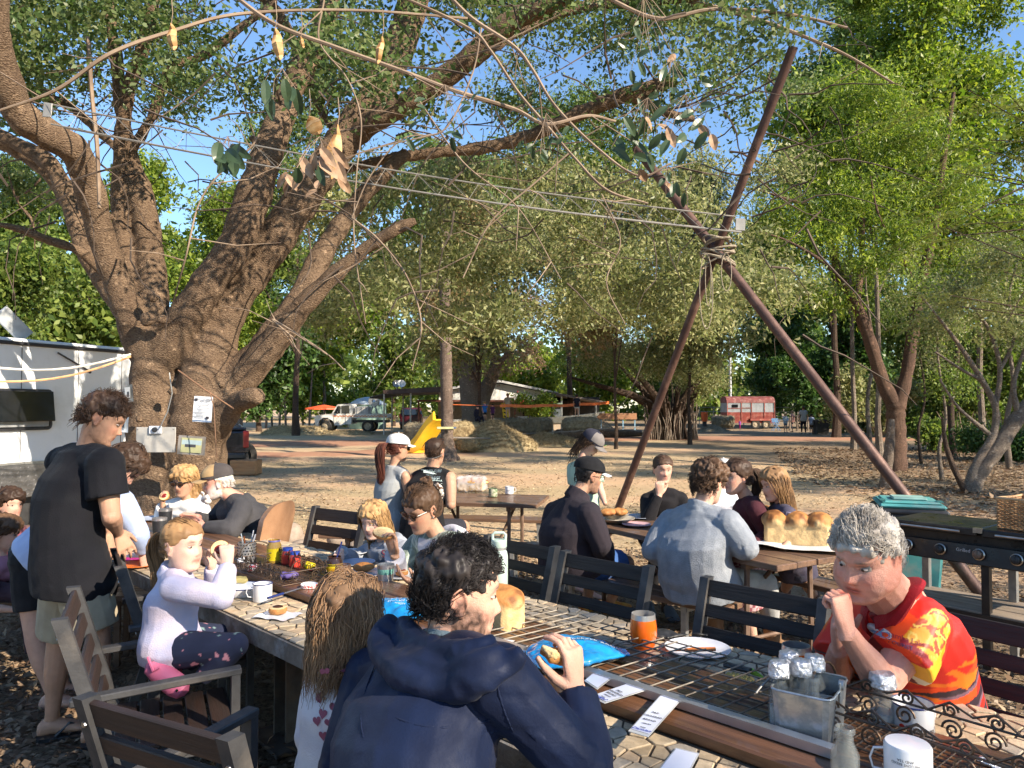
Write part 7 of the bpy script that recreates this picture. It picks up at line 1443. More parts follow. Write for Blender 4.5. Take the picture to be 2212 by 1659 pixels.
# ---------------------------------------------------------------- vehicles
M_tyre=mat('tyre',(.02,.02,.02),.85,col2=(.05,.045,.04),vs=10);M_dkglass=mat('vehicle_glass',(.015,.018,.02),.06,spec=.8)
def wheel(p,x,y,r,w,rim,nm='wheel'):
 Mw=Matrix.Translation((x,y,r))@Matrix.Rotation(R(90),4,'X');b=MB();b.lathe([(r*.62,-w/2),(r*.93,-w/2),(r,-w/3),(r,w/3),(r*.93,w/2),(r*.62,w/2),(r*.62,-w/2)],n=26,M=Mw);wo=b.build(nm,M_tyre,p,smooth=True)
 b=MB();b.lathe([(0,w*.3),(r*.2,w*.36),(r*.25,w*.2),(r*.55,w*.16),(r*.64,w*.42),(r*.64,-w*.42),(0,-w*.4)],n=20,M=Mw)
 for k in range(6):a=k*math.pi/3;b.box((math.cos(a)*r*.4,math.sin(a)*r*.4,w*.22),(r*.12,r*.12,.02),M=Mw)
 b.build('rim',rim,wo,smooth=False)
def ute():
 g=W(760,880,50);t=thing('farm_utility','white farm utility with orange chequer stripe and flat tray beside the water tank','utility',(g.x,g.y-.9,0));m=mat('ute_white',(.70,.70,.66),.4,col2=(.60,.58,.52),vs=2,dirt=(.42,.30,.2),ds=2)
 def prof(b,P,y0,y1,mi=0):n=len(P);b.add([(x,y0,z)for x,z in P]+[(x,y1,z)for x,z in P],[tuple(range(n-1,-1,-1))if True else(),tuple(range(n,2*n))]+[(i,(i+1)%n,n+(i+1)%n,n+i)for i in range(n)],mi)
 b=MB();prof(b,[(-2.25,.45),(-2.28,1.0),(-2.15,1.12),(-1.15,1.22),(-.78,1.82),(-.70,1.86),(.10,1.86),(.16,1.80),(.18,.55),(-.95,.45),(-1.05,.75),(-1.35,.92),(-1.75,.92),(-1.98,.75),(-2.02,.45)][::-1],0,1.7);b.build('cab',m,t)
 b=MB();prof(b,[(-1.02,1.24),(-.74,1.74),(-.55,1.74),(-.55,1.24)][::-1],-.012,0);prof(b,[(-.50,1.24),(-.50,1.76),(.02,1.76),(.05,1.24)][::-1],-.012,0);b.build('side_window',M_dkglass,t)
 b=MB();b.box((-.22,-.02,.88),(.02,.01,1.1));b.box((-.98,-.02,.88),(.02,.01,.7));b.build('door_seam',M_bkp,t)
 b=MB();b.box((1.45,.85,.98),(2.3,1.85,.06));b.box((1.45,-.06,1.09),(2.3,.04,.26));b.box((1.45,1.76,1.09),(2.3,.04,.26));b.build('tray',m,t);b=MB()
 for k in range(34):
  for j in range(2):
   if(k+j)%2:b.box((-1.0+k*.105,-.085 if k>11 else-.015,1.045+j*.05),(.105,.008,.05))
 b.build('chequer_stripe',mat('orange_stripe',(.75,.20,.04),.5),t)['kind']='stuff'
 b=MB();b.box((1.3,.85,.72),(2.4,.9,.16));b.box((-2.27,.85,.55),(.08,1.7,.18));b.build('chassis',M_bkp,t)
 for x in(-1.55,1.25):
  for y in(.05,1.65):wheel(t,x,y,.40,.24,mat('wheel_tan',(.46,.38,.26),.5))
 b=MB();b.tube([(-1.75+.0,-.02,.70),(-1.7,-.02,.93),(-1.38,-.02,.93),(-1.3,-.02,.7)],.05,6);b.build('wheel_arch',M_bkp,t)
 b=MB();b.sphere((-.72,-.14,1.30),(.04,.05,.10),8,6);b.build('mirror',M_bkp,t);b=MB();b.box((-2.29,.25,.92),(.04,.28,.14));b.build('headlight',M_win,t);b=MB();b.box((-.3,.85,1.90),(.35,.9,.06),bev=.02);b.build('light_bar',M_bkp,t)
 c=thing('water_cube','pale square liquid tank strapped on the utility tray','tank',(g.x+.75,g.y,1.01));b=MB();b.box((0,0,.35),(.95,.95,.70),bev=.05);b.build('body',mat('milky_plastic',(.52,.50,.46),.5),c)
 for x in(-.3,0,.3):b=MB();b.box((x,-.49,.35),(.03,.02,.70));b.build('cage_bar',M_gal,c)
 f=thing('hose_reel','round hose reel on a tripod frame on the utility tray','hose reel',(g.x+1.55,g.y-.3,1.01));b=MB();b.lathe([(.12,-.15),(.36,-.15),(.36,-.13),(.14,-.1),(.14,.1),(.36,.13),(.36,.15),(.12,.15)],n=22,M=Matrix.Translation((0,0,1.05))@Matrix.Rotation(R(90),4,'X'));b.build('drum',M_gal,f,smooth=True);b=MB();b.tube([(.2*math.cos(a),.2*math.sin(a)*0-.12+.24*(k/30),1.05+.2*math.sin(a))for k,a in enumerate(np.linspace(0,25,31))],.035,6);b.build('hose',mat('red_hose',(.50,.04,.05),.5),f)
 b=MB();[b.tube([(x,y,0),(0,y*.4,1.0)],.025,6)for x in(-.3,.3)for y in(-.2,.2)];b.build('frame',M_gal,f)
ute()
# water tank behind
g=W(786,880,56);t=thing('water_tank','round green water tank with a pale conical roof behind the utility','water tank',(g.x,g.y+1.5,0));b=MB();b.lathe([(1.42,0),(1.42,1.88)],n=40);b.build('wall',mat('tank_green',(.20,.31,.25),.5,col2=(.16,.26,.21),vs=2),t,smooth=True);b=MB();b.lathe([(1.46,1.84),(1.46,1.92),(.8,2.32),(.15,2.46),(0,2.46)],n=40);b.build('roof',mat('tank_roof',(.46,.54,.60),.4),t,smooth=True)
# dark red wagon parked by the shed
g=G(887,928);t=thing('parked_wagon','dark red wagon parked under the shed seen from behind','car',(g.x,g.y,0));mr_=mat('dark_red_paint',(.075,.008,.012),.25,coat=.6)
b=MB();rg=[]
for y in(0,.25,4.2,4.5):k=.9 if y in(0,4.5)else 1;rg.append([(-.86*k,y,.35),(-.90*k,y,.95),(-.72*k,y+.1,1.62),(.72*k,y+.1,1.62),(.90*k,y,.95),(.86*k,y,.35)])
b.rings(rg);b.build('body',mr_,t);b=MB();b.box((0,-.01,1.30),(1.30,.06,.42),rot=(R(-8),0,0));b.build('rear_window',M_dkglass,t);b=MB();b.box((0,-.08,.48),(1.66,.14,.2),bev=.03);b.build('bumper',M_bkp,t)
for sx in(-1,1):b=MB();b.box((sx*.78,-.03,1.0),(.13,.06,.3));b.build('tail_light',mat('tail_red',(.30,.02,.02),.2),t);[wheel(t,sx*.75,y,.36,.22,M_gal)for y in(.8,3.6)]if False else None
for sx in(-1,1):b=MB();b.lathe([(0,-.12),(.36,-.12),(.36,.12),(0,.12)],n=20,M=Matrix.Translation((sx*.74,.8,.36))@Matrix.Rotation(R(90),4,'Y'));b.build('wheel',M_tyre,t)
# black utility with oval badge behind the trunk
x1=W(531,880,18).x;t=thing('black_utility','black utility tailgate with oval badge sticking out behind the big trunk','utility',(x1-.90,18,0),R(24));mk=mat('black_paint',(.014,.016,.024),.18,coat=.8)
b=MB();b.box((0,.9,.78),(1.86,1.8,.62),bev=.07);b.build('tub',mk,t);b=MB();b.box((0,.04,.80),(1.40,.06,.50),bev=.03);b.build('tailgate',mk,t);b=MB();b.box((0,.9,1.12),(1.75,1.75,.05),bev=.02);b.build('tonneau_cover',mat('tonneau',(.035,.045,.07),.3),t)
for sx in(-1,1):b=MB();b.box((sx*.86,.03,.86),(.14,.10,.42),bev=.02);b.build('tail_light',mat('lamp_red',(.36,.03,.03),.2,coat=.5),t);b=MB();b.tube([(sx*.78,.1,1.17),(sx*.80,1.7,1.19)],.02,6);b.build('rack_rail',M_gal,t);wheel(t,sx*.80,.9,.40,.27,M_bkp)
b=MB();b.box((0,-.04,.45),(1.72,.16,.16),bev=.04);b.build('bumper',M_bkp,t);b=MB();b.box((0,3.3,.95),(1.84,3.0,.9),bev=.1);b.box((0,2.9,1.55),(1.5,1.7,.55),bev=.15);b.build('cab',mk,t)
bad=mat('badge_blue',(.02,.05,.16),.3);b=MB();Mb=Matrix.Translation((.05,.004,.86))@Matrix.Rotation(R(90),4,'X');b.lathe([(1,0),(.98,.012),(0,.012)],n=24,M=Mb@Matrix.Diagonal((.16,.065,1,1)));b.build('badge',M_gal,t);b=MB();b.lathe([(1,.012),(.98,.016),(0,.016)],n=24,M=Mb@Matrix.Diagonal((.14,.052,1,1)));b.build('badge_field',bad,t)
text_on('Ford',.075,WM[t.name]@Matrix.Translation((.05,-.014,.86))@Matrix.Rotation(R(90),4,'X'),wht,t,'badge_lettering',shear=.3)
# red and silver horse trailer
g=G(1628,926);t=thing('horse_trailer','rust red and silver horse trailer with corrugated sides and twin wheels','trailer',(g.x-.2,g.y,0));M_rr=mat('trailer_red',(.30,.065,.045),.6,col2=(.20,.045,.035),vs=3,dirt=(.42,.22,.17),ds=2.5);M_sv=mat('trailer_silver',(.46,.48,.49),.45,.4,col2=(.36,.38,.39),vs=3);M_rf=mat('trailer_roof',(.20,.05,.045),.7,col2=(.13,.035,.03),vs=4,dirt=(.40,.26,.22),ds=3)
X0,X1=-1.85,1.85;b=MB();n=26
def corr(z0,z1,m,nm,n):
 b=MB();rg=[]
 for i in range(n*4+1):z=z0+(z1-z0)*i/(n*4);o=.018*math.sin(i*math.pi/2);rg.append([(X0,-o,z),(X1,-o,z),(X1,1.8+o,z),(X0,1.8+o,z)])
 b.rings(rg);b.build(nm,m,t)
corr(.50,1.27,M_rr,'lower_cladding',10);corr(1.27,2.02,M_sv,'upper_cladding',10)
b=MB();rg=[]
for a in np.linspace(0,math.pi,13):rg.append([(X0-.02,.9-.93*math.cos(a),2.0+.52*math.sin(a)**.7),(X1+.02,.9-.93*math.cos(a),2.0+.52*math.sin(a)**.7)])
b.add([p for r in rg for p in r],[(i*2,i*2+1,i*2+3,i*2+2)for i in range(12)]+[tuple(range(0,26,2)),tuple(range(25,0,-2))]);b.build('roof',M_rf,t,smooth=True)
for x in(X0+.02,X0+1.12,X0+1.9,X0+2.9,X1-.02):b=MB();b.box((x,-.03,1.27),(.05,.04,1.54));b.build('side_post',M_rr,t)
b=MB();b.box((0,-.03,.50),(3.7,.05,.08));b.box((0,.9,.46),(3.7,1.7,.08));b.build('frame',M_rr,t);b=MB();b.box((X0+.62,-.03,1.76),(.44,.03,.22));b.build('vent_window',M_win,t);b=MB();b.box((X0+.55,-.03,1.58),(1.05,.03,.04));b.box((X0+1.5,-.03,1.60),(.78,.03,.04));b.build('rail_trim',M_rr,t)
for k,x in enumerate((.32,1.14)):wheel(t,x,-.06,.34,.2,mat('cream_rim',(.46,.38,.27),.6));
b=MB();b.rings([[(x,y,z)for y in(-.20,.10)for z in((.62,.78)if y<0 else(.78,.62))]for x in(-.10,.1,.3,1.2,1.45,1.62)]);b.build('mudguard',M_rr,t)
b=MB();b.box((X0-.55,.9,.48),(1.1,.1,.08));b.build('drawbar',M_rr,t)
# ---------------------------------------------------------------- house, shed and veranda
D=47.0;px2x=lambda px:W(px,880,D).x;hz=lambda py:W(1100,py,D).z
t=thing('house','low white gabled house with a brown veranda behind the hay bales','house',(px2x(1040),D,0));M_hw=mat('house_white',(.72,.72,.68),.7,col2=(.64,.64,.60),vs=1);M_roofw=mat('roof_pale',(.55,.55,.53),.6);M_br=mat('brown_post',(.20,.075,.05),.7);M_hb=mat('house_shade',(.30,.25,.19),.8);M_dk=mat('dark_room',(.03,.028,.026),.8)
def hb(nm,x0,x1,y0,y1,dy0,dy1,m,par=None):b=MB();xa,xb,za,zb=px2x(x0),px2x(x1),hz(y1),hz(y0);b.box(((xa+xb)/2,D+(dy0+dy1)/2,(za+zb)/2),(xb-xa,dy1-dy0,zb-za));return b.build(nm,m,par or t,world=True)
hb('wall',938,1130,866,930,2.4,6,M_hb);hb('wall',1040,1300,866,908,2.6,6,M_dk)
b=MB();P=[(px2x(x),hz(y))for x,y in((948,867),(948,846),(1080,829),(1190,850),(1190,867))];b.add([(x,D,z)for x,z in P]+[(x,D+7,z)for x,z in P],[(4,3,2,1,0),(5,6,7,8,9)]+[(i,(i+1)%5,5+(i+1)%5,5+i)for i in range(5)]);b.build('gable',M_hw,t,world=True)
b=MB()
for(a,c)in(((940,846),(1080,826)),((1080,826),(1205,852))):xa,za,xb,zb=px2x(a[0]),hz(a[1]),px2x(c[0]),hz(c[1]);b.add([(xa,D-.4,za),(xb,D-.4,zb),(xb,D+7.3,zb),(xa,D+7.3,za),(xa,D-.4,za+.14),(xb,D-.4,zb+.14),(xb,D+7.3,zb+.14),(xa,D+7.3,za+.14)],[(3,2,1,0),(4,5,6,7),(0,1,5,4),(1,2,6,5),(2,3,7,6),(3,0,4,7)])
b.build('roof',M_roofw,t,world=True)
hb('fascia',902,1190,864,868,-.6,-.45,M_br)
for x in(906,962,1041,1112):hb('veranda_post',x-1.6,x+1.6,867,925,-.5,-.3,M_br)
for i,x in enumerate(range(952,1040,7)):hb('fence_panel',x,x+6,906,924,-.2,-.15,M_hw)
for x0 in(1118,1150):hb('low_wall',x0,x0+30,899,911,-.2,-.12,M_hw)
for(x,y)in((971,873),(971,884)):q=hb('window',x-4,x+4,y-4,y+5,2.3,2.38,M_hw);hb('pane',x-2.6,x+2.6,y-2.5,y+3.5,2.26,2.3,mat('pane_grey',(.25,.27,.28),.2),q)
for x0 in(1060,1085,1118):q=hb('window',x0,x0+18,876,898,2.5,2.58,M_br);hb('pane',x0+1.5,x0+16.5,878,896,2.46,2.5,M_dkglass,q)
# skillion sheds either side
t=thing('carport','open carport with a dark sloping roof left of the house','shed',(px2x(870),D-1,0));b=MB();b.add([(px2x(845),D-3,hz(845)),(px2x(962),D-3,hz(838)),(px2x(962),D+4,hz(838)+.1),(px2x(845),D+4,hz(845)+.1),(px2x(845),D-3,hz(853)),(px2x(962),D-3,hz(849)),(px2x(962),D+4,hz(849)),(px2x(845),D+4,hz(853))],[(0,1,2,3),(7,6,5,4),(0,4,5,1),(1,5,6,2),(2,6,7,3),(3,7,4,0)]);b.build('roof',mat('rusty_iron',(.075,.045,.035),.7,col2=(.12,.08,.06),vs=1),t,world=True)
for x,dy in((836,2),(846,-2.8),(900,-2.8),(856,3)):b=MB();b.tube([(px2x(x),D+dy,0),(px2x(x),D+dy,hz(850))],.05,6);b.build('post',M_gal,t,world=True)
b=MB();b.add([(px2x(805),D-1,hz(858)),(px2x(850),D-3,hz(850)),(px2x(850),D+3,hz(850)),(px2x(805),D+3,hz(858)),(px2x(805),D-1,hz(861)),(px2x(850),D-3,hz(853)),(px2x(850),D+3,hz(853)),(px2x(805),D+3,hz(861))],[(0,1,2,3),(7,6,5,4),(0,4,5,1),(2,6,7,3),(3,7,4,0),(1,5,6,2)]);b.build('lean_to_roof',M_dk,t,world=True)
for k,(x,y)in enumerate(((868,842),(878,838))):
 s_=thing('satellite_dish',('left' if k==0 else 'right')+' of two pale dishes on the carport roof','dish',(px2x(x-6),D-1,hz(848)));b=MB();b.lathe([(0,0),(.16,.03),(.26,.09)],n=18,M=Matrix.Translation((0,0,.5))@Euler((R(60),R(25),0)).to_matrix().to_4x4());b.build('reflector',M_hw if k else M_gal,s_,smooth=True);b=MB();b.tube([(0,.1,-.2),(0,.05,.5)],.03,6);b.build('mast',M_gal,s_)
t=thing('open_shed','long open shed with a low dark roof right of the house','shed',(px2x(1240),D,0));b=MB();b.add([(px2x(1178),D-2,hz(846)),(px2x(1302),D-2,hz(868)),(px2x(1302),D+4,hz(866)),(px2x(1178),D+4,hz(842)),(px2x(1178),D-2,hz(851)),(px2x(1302),D-2,hz(872)),(px2x(1302),D+4,hz(872)),(px2x(1178),D+4,hz(851))],[(0,1,2,3),(7,6,5,4),(0,4,5,1),(1,5,6,2),(2,6,7,3),(3,7,4,0)]);b.build('roof',mat('shed_roof',(.13,.11,.10),.7),t,world=True)
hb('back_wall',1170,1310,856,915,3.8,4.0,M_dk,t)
for x,dy in((1190,-1.8),(1209,-1.8),(1244,-1.8),(1280,-1.8)):b=MB();b.tube([(px2x(x),D+dy,0),(px2x(x),D+dy,hz(852+(x-1178)*.17))],.06,6);b.build('post',M_hw if x<1230 else M_gal,t,world=True)
for(x0,x1,y0,y1,m)in((1191,1207,883,899,mat('sign_board',(.42,.45,.46),.6)),):o=hb('notice_board',x0,x1,y0,y1,-1.95,-1.88,m,t)
b=MB()
for k,(x,y,w)in enumerate(((1198,872,26),(1199,878,20))):xa=px2x(x);b.box((xa,D-1.9,hz(y)),(w/F*D,.06,.09))
b.build('painted_board',mat('mint_board',(.55,.68,.50),.5),t,world=True)
far_s=[('boat','upturned pale dinghy on a trailer behind the large bale',1222)]
t=thing('dinghy','pale open dinghy resting behind the hay bales under the shed','boat',(px2x(1225),44,0));b=MB();rg=[]
for f in np.linspace(0,1,10):w=.75*math.sin(min(1,f*1.6+.25)*math.pi/2);zb_=.62+.25*f**2;zt_=1.06+.35*f**2;w=w*(1-.75*max(0,f-.6)/.4);x=-1.9+3.9*f;rg.append([(x,-w,zt_),(x,-w*.7,zb_+.08),(x,0,zb_),(x,w*.7,zb_+.08),(x,w,zt_),(x,w*.9,zt_-.04),(x,0,zb_+.12),(x,-w*.9,zt_-.04)])
b.rings(rg);b.build('hull',mat('boat_hull',(.46,.47,.44),.5,dirt=(.34,.28,.2)),t,smooth=True);b=MB();b.box((0,-.5,.32),(.1,.1,.64));b.box((.8,-.5,.35),(.1,.1,.7));b.box((0,.5,.32),(.1,.1,.64));b.build('stand',M_bkp,t)
t=thing('shade_table','long low timber counter on blue legs right of the dinghy','table',(W(1330,880,44).x,44,0));b=MB();b.box((0,0,1.12),(2.4,.6,.36));b.build('top',wood('counter',(.38,.20,.11),(.26,.13,.07),'X'),t)
for x in(-.9,.4,1.1):b=MB();b.box((x,-.2,.47),(.08,.08,.94));b.build('leg',mat('blue_leg',(.20,.34,.46),.5),t)
# flowering shrub in front of the house
g=W(1157,880,44.5);t=thing('flowering_shrub','bushy shrub with red flowers in front of the house corner','shrub',(g.x,g.y,0));rr=random.Random(6);bl=[((rr.uniform(-1.0,1.0),rr.uniform(-.6,.6),rr.uniform(.9,2.3)),(.5,.5,.45))for _ in range(9)];leaf_mesh('foliage',leaf_cards(blob_points(bl,4200,12,.3),.15,.6),L_bright,t,world=False);leaf_mesh('blossom',leaf_cards(blob_points(bl,160,2,.2),.13,.8),mat('red_blossom',(.55,.05,.05),.6),t,world=False)['kind']='stuff'
b=MB();[b.tube([(0,0,0),(x,0,1.2)],.04,5)for x in(-.4,0,.4)];b.build('stem',twig,t)
# yellow slide
M_ys=mat('yellow_plastic',(.78,.50,.02),.35,col2=(.68,.40,.02),vs=2,coat=.3);t=thing('slide','bright yellow plastic slide leaning against the hay bales beside the palm','slide',tuple(G(893,976)));S0=W(955,918,26.2);S1=G(893,978);b=MB();rg=[]
for f in np.linspace(0,1,16):
 c=S0.lerp(S1,f);c.z=max(.04,S0.z*(1-f)**1.25+.05+.10*math.sin(f*math.pi*2)*.6+.14*(1-f));d_=(S1-S0).normalized();sd=d_.cross(Vector((0,0,1))).normalized()
 row=[]
 for u,h in((-.50,.0),(-.50,.26),(-.45,.30),(-.40,.26),(-.34,.02),(.34,.02),(.40,.26),(.45,.30),(.50,.26),(.50,0),(.3,-.03),(-.3,-.03)):row.append(tuple(c+sd*u+Vector((0,0,h))))
 rg.append(row)
b.rings(rg);b.build('chute',M_ys,t,world=True)
b=MB();b.box(tuple(S1+Vector((.12,.1,.04))),(.5,.3,.08),rot=(0,0,R(20)));b.build('lip',M_ys,t,world=True)
# hay
M_hay=mat('hay',(.44,.35,.20),.95,col2=(.27,.20,.11),vs=9,bump=.6,bs=40,world=True,island=.35,spec=.1);M_hayd=mat('grey_hay',(.30,.25,.17),.95,col2=(.19,.16,.11),vs=9,world=True,island=.35,spec=.1)
def straw(V,n,L,rs,flat=.3):
 i=rs.randint(0,len(V),n);P=V[i]+rs.normal(size=(n,3))*.03;a=rs.normal(size=(n,3));a[:,2]*=flat;a/=np.linalg.norm(a,axis=1)[:,None];b=rs.normal(size=(n,3));b-=a*(a*b).sum(1)[:,None];b/=np.linalg.norm(b,axis=1)[:,None];s=L*(.4+rs.rand(n,1));c=np.cross(a,b)*s*.12
 return np.stack([P-a*s+c*0,P+b*.006*L*8-c,P+a*s,P-b*.006*L*8-c],1).reshape(-1,3)
def bale(label,px,d,py_top,py_bot,wpx,m,rot=0,depth=.9,cat='hay bale',n=1500,seed=1):
 g=W(px,880,d);zt_=W(px,py_top,d).z;zb_=max(0,W(px,py_bot,d).z);w=wpx/F*d;t=thing('hay_bale',label,cat,(g.x,g.y,zb_),R(rot));rs=np.random.RandomState(seed);b=MB();H=zt_-zb_
 b.box((0,0,H/2),(w,depth,H),bev=min(.16,H*.3));me=b.mesh('bale');ob=bpy.data.objects.new('tmp',me);COL.objects.link(ob);sb=ob.modifiers.new('r','REMESH');sb.mode='VOXEL';sb.voxel_size=.05;dg=bpy.context.evaluated_depsgraph_get();m2=bpy.data.meshes.new_from_object(ob.evaluated_get(dg));bpy.data.objects.remove(ob)
 c=getco(m2);nn=getno(m2);c=c+nn*(.05*vnoise(c,3,seed)+.03*vnoise(c,11,seed+1))[:,None];setco(m2,c);m2.materials.clear();m2.materials.append(m);m2.name='body';link_mesh('body',m2,t)
 V=straw(c,n,.11,rs,.6);o=leaf_mesh('straw',V,m,t,world=False);o['kind']='stuff';return t
bale('grey hay bale behind the foot of the yellow slide',905,30.5,915,958,62,M_hayd,-8,seed=1);bale('golden hay bale directly right of the palm trunk',990,32,912,952,66,M_hay,5,seed=2);bale('hay bale behind the loose hay in the middle of the row',1040,34,914,945,60,M_hay,-5,seed=3)
bale('long hay bale under the child with outstretched arm',1115,36,904,940,105,M_hayd,-10,1.1,seed=4);bale('square hay bale next to the long one left of the notice board',1168,38,902,935,50,M_hayd,0,seed=5);bale('big hay bale under the child in shorts below the shed',1255,36.5,902,930,78,M_hayd,4,1.2,seed=6);bale('hay bale at the bottom of the row behind the palm',1010,27.5,948,972,50,M_hay,12,seed=7);bale('hay bale beside the red horse trailer',1562,54,899,924,46,M_hayd,0,seed=8)
def hay_heap(label,px,py,rx,h,seed,n=14000,m=M_hay):
 g=G(px,py);rs=np.random.RandomState(seed);t=thing('hay_heap',label,'hay heap',tuple(g));b=MB();b.grid(lambda u,v:((u-.5)*2*rx,(v-.5)*1.4*rx,h*max(0,1-((u-.5)**2+(v-.5)**2)*4)**.8*(1+.25*math.sin(u*9+seed)*math.cos(v*7))-.02),22,18);o=b.build('mound',m,t,smooth=True)
 c=getco(o.data);leaf_mesh('straw',straw(c[c[:,2]>0],n,.12,rs,.5),m,t,world=False)['kind']='stuff'
hay_heap('large loose heap of golden hay spilling from the bales',1075,972,1.6,.95,1);hay_heap('loose hay fallen under the orange tape',1190,962,1.3,.5,2,8000);hay_heap('low hay heap beside the farm utility',640,938,2.2,.55,3,6000);hay_heap('thin spread hay heap in front of the utility wheels',745,938,1.8,.25,4,4000);hay_heap('grey straw heap right of the big bale',1292,932,1.3,.6,5,3500,M_hayd);hay_heap('low straw pile near the base of the fig',1540,932,1.2,.35,6,2500,M_hayd)
# log, ropes and tapes
t=thing('fallen_log','long fallen log behind the people right of the loose hay','log',tuple(G(1290,948)));b=MB();b.tube([G(1205,950)+Vector((0,0,.28)),G(1270,947)+Vector((0,0,.30)),G(1385,945)+Vector((0,0,.22))],[.26,.28,.16],12);b.build('wood',B_grey,t,smooth=True,world=True)
pw=W(968,945,24);t=thing('fence_rope','slack grey rope running from the palm trunk across the hay','rope',tuple(pw));b=MB();b.tube([pw,W(1060,947,28),W(1110,938,32),W(1230,932,34),W(1380,922,38)],.03,6);b.build('rope',mat('grey_strap',(.20,.18,.16),.8),t,smooth=True,world=True)
t=thing('barrier_tape','orange barrier tape strung at head height in front of the house','tape',tuple(W(1200,876,38)));b=MB();A_,B_,C_=W(975,874,30),W(1080,877,35),W(1316,870,39)
b.tube([A_,B_],.012,4);rg=[[tuple(B_.lerp(C_,f)+Vector((0,0,.06*math.sin(f*20)*.3+o-.06*math.sin(f*3.1))))for o in(-.07,.07)]for f in np.linspace(0,1,20)];b.rings(rg,cap=False,closed=False);b.build('tape',mat('orange_tape',(.85,.20,.05),.5),t,world=True)
t=thing('hazard_board','yellow board with black diagonal stripes standing behind the hay','sign',tuple(W(1090,905,40)));Mz=Matrix.Translation(W(1092,892,40))@Matrix.Rotation(R(-6),4,'Y');b=MB();b.box((0,0,0),(.32,.03,1.1),M=Mz);b.box((0,.02,-.7),(.06,.04,.6),M=Mz);b.build('board',mat('hazard_yellow',(.80,.52,.02),.5),t,world=True)
for k in range(5):b=MB();b.box((0,-.020,-.42+k*.21),(.22,.006,.07),rot=(0,R(35),0),M=Mz);b.build('stripe',M_blkp,t,world=True)
# orange bin, black bin, yard rails, light pole
g=G(1522,921);t=thing('orange_barrel','orange plastic barrel by the yard fence','barrel',tuple(g));b=MB();b.lathe([(0,.42),(.25,.42),(.30,.9),(.30,1.22),(.25,1.25),(0,1.25)],n=20);b.build('body',mat('barrel_orange',(.85,.14,.03),.5),t,smooth=True);b=MB();b.box((0,0,.2),(.3,.3,.42));b.build('stand',M_bkp,t)
g=G(1772,938);t=thing('black_bin','square black bin standing by the yard rails','bin',tuple(g));b=MB();b.rings([[(sx*w,sy*w,z)for sx,sy in((-1,-1),(1,-1),(1,1),(-1,1))]for z,w in((0,.36),(.75,.42),(.78,.46),(.84,.46))]);b.build('body',M_bkp,t);b=MB();b.box((0,0,.86),(.94,.94,.05),bev=.02);b.build('lid',M_bkp,t)
g=G(1578,916);t=thing('light_pole','tall thin pale pole behind the horse trailer','pole',tuple(g));b=MB();b.tube([(0,0,0),(.0,0,12.4)],[.16,.12],10);b.build('shaft',mat('pole_grey',(.46,.48,.52),.6,col2=(.38,.40,.44),vs=2),t,smooth=True)
g0,g1=G(1480,918),G(1900,924);t=thing('yard_rails','pale steel stockyard rails behind the trailer and standing people','fence',tuple(g0));nP=13
for k in range(nP):p=g0.lerp(g1,k/(nP-1));b=MB();b.tube([p,p+Vector((0,0,1.75))],.045,6);b.build('post',M_gal,t,world=True)
for z in(.45,.85,1.25,1.65):b=MB();b.tube([g0+Vector((0,0,z)),g1+Vector((0,0,z))],.035,6);b.build('rail',M_gal,t,world=True)
for k,(x,m)in enumerate(((1706,0),(1722,1),(1745,0))):g=G(x,930);t=thing('timber_post',('first','second','third')[k]+' weathered timber post of the inner yard gate','post',tuple(g));b=MB();b.tube([(0,0,-.05),(.02,0,.95)],[.08,.06],8);b.build('shaft',B_grey,t,smooth=True)
g=G(1676,930);t=thing('blue_chair','small blue folding chair beside the horse trailer','chair',tuple(g));b=MB();[b.tube([(x,y,0),(-x,y,.8)],.025,5)for x in(-.25,.25)for y in(-.2,.2)];b.build('frame',mat('chair_blue',(.12,.24,.42),.6),t);b=MB();b.box((0,0,.45),(.45,.4,.03));b.box((0,.2,.72),(.45,.03,.3));b.build('seat',mat('chair_blue',(.12,.24,.42),.6),t)
t=thing('red_umbrella','flat red canopy above the bonnet of the farm utility','umbrella',tuple(W(700,930,52)));b=MB();b.rings([[tuple(W(700,880,52)+Vector((r*math.cos(a),r*.8*math.sin(a),z)))for a in np.linspace(0,6.283,10,endpoint=False)]for r,z in((1.4,-.15),(1.35,-.05),(.1,.18))]);b.build('canopy',mat('umbrella_red',(.80,.12,.04),.6),t,world=True);b=MB();b.tube([W(700,933,52),W(700,878,52)],.04,6);b.build('pole',M_gal,t,world=True)
# children on the bales
far_person('child in a blue shirt crouching on the bales beside the tree',1047,912,868,(.5,-.8,-.1),cm('far_blue',(.03,.16,.52)),cn,H_blond,'short',.7,d=34.5,base_z=W(1047,912,34.5).z,woman=1)
far_person('child in a purple team shirt next to the child in blue',1064,912,873,(-.2,-1,-.1),cm('far_plum',(.09,.03,.10)),cn,H_dkbrown,'short',.7,d=35,base_z=W(1047,912,35).z)
far_person('child in a black jumper and hood seated on the bales',1032,913,893,(.5,-.8,-.2),cn,cn,H_dkbrown,'long',1.9,d=34,base_z=W(1030,913,34).z,pose='sit',s=.78,capm=cn)
far_person('child in khaki with one arm out standing on the long bale',1097,905,856,(.2,.9,0),ck,cm('far_shorts',(.30,.34,.34)),H_dblond,'short',.6,d=36,base_z=W(1097,905,36).z,pose='up')
far_person('child in a dark top and white shorts standing on the big bale',1246,903,853,(.1,1,0),cn,cw,H_dkbrown,'short',.45,d=36.5,base_z=W(1246,903,36.5).z)
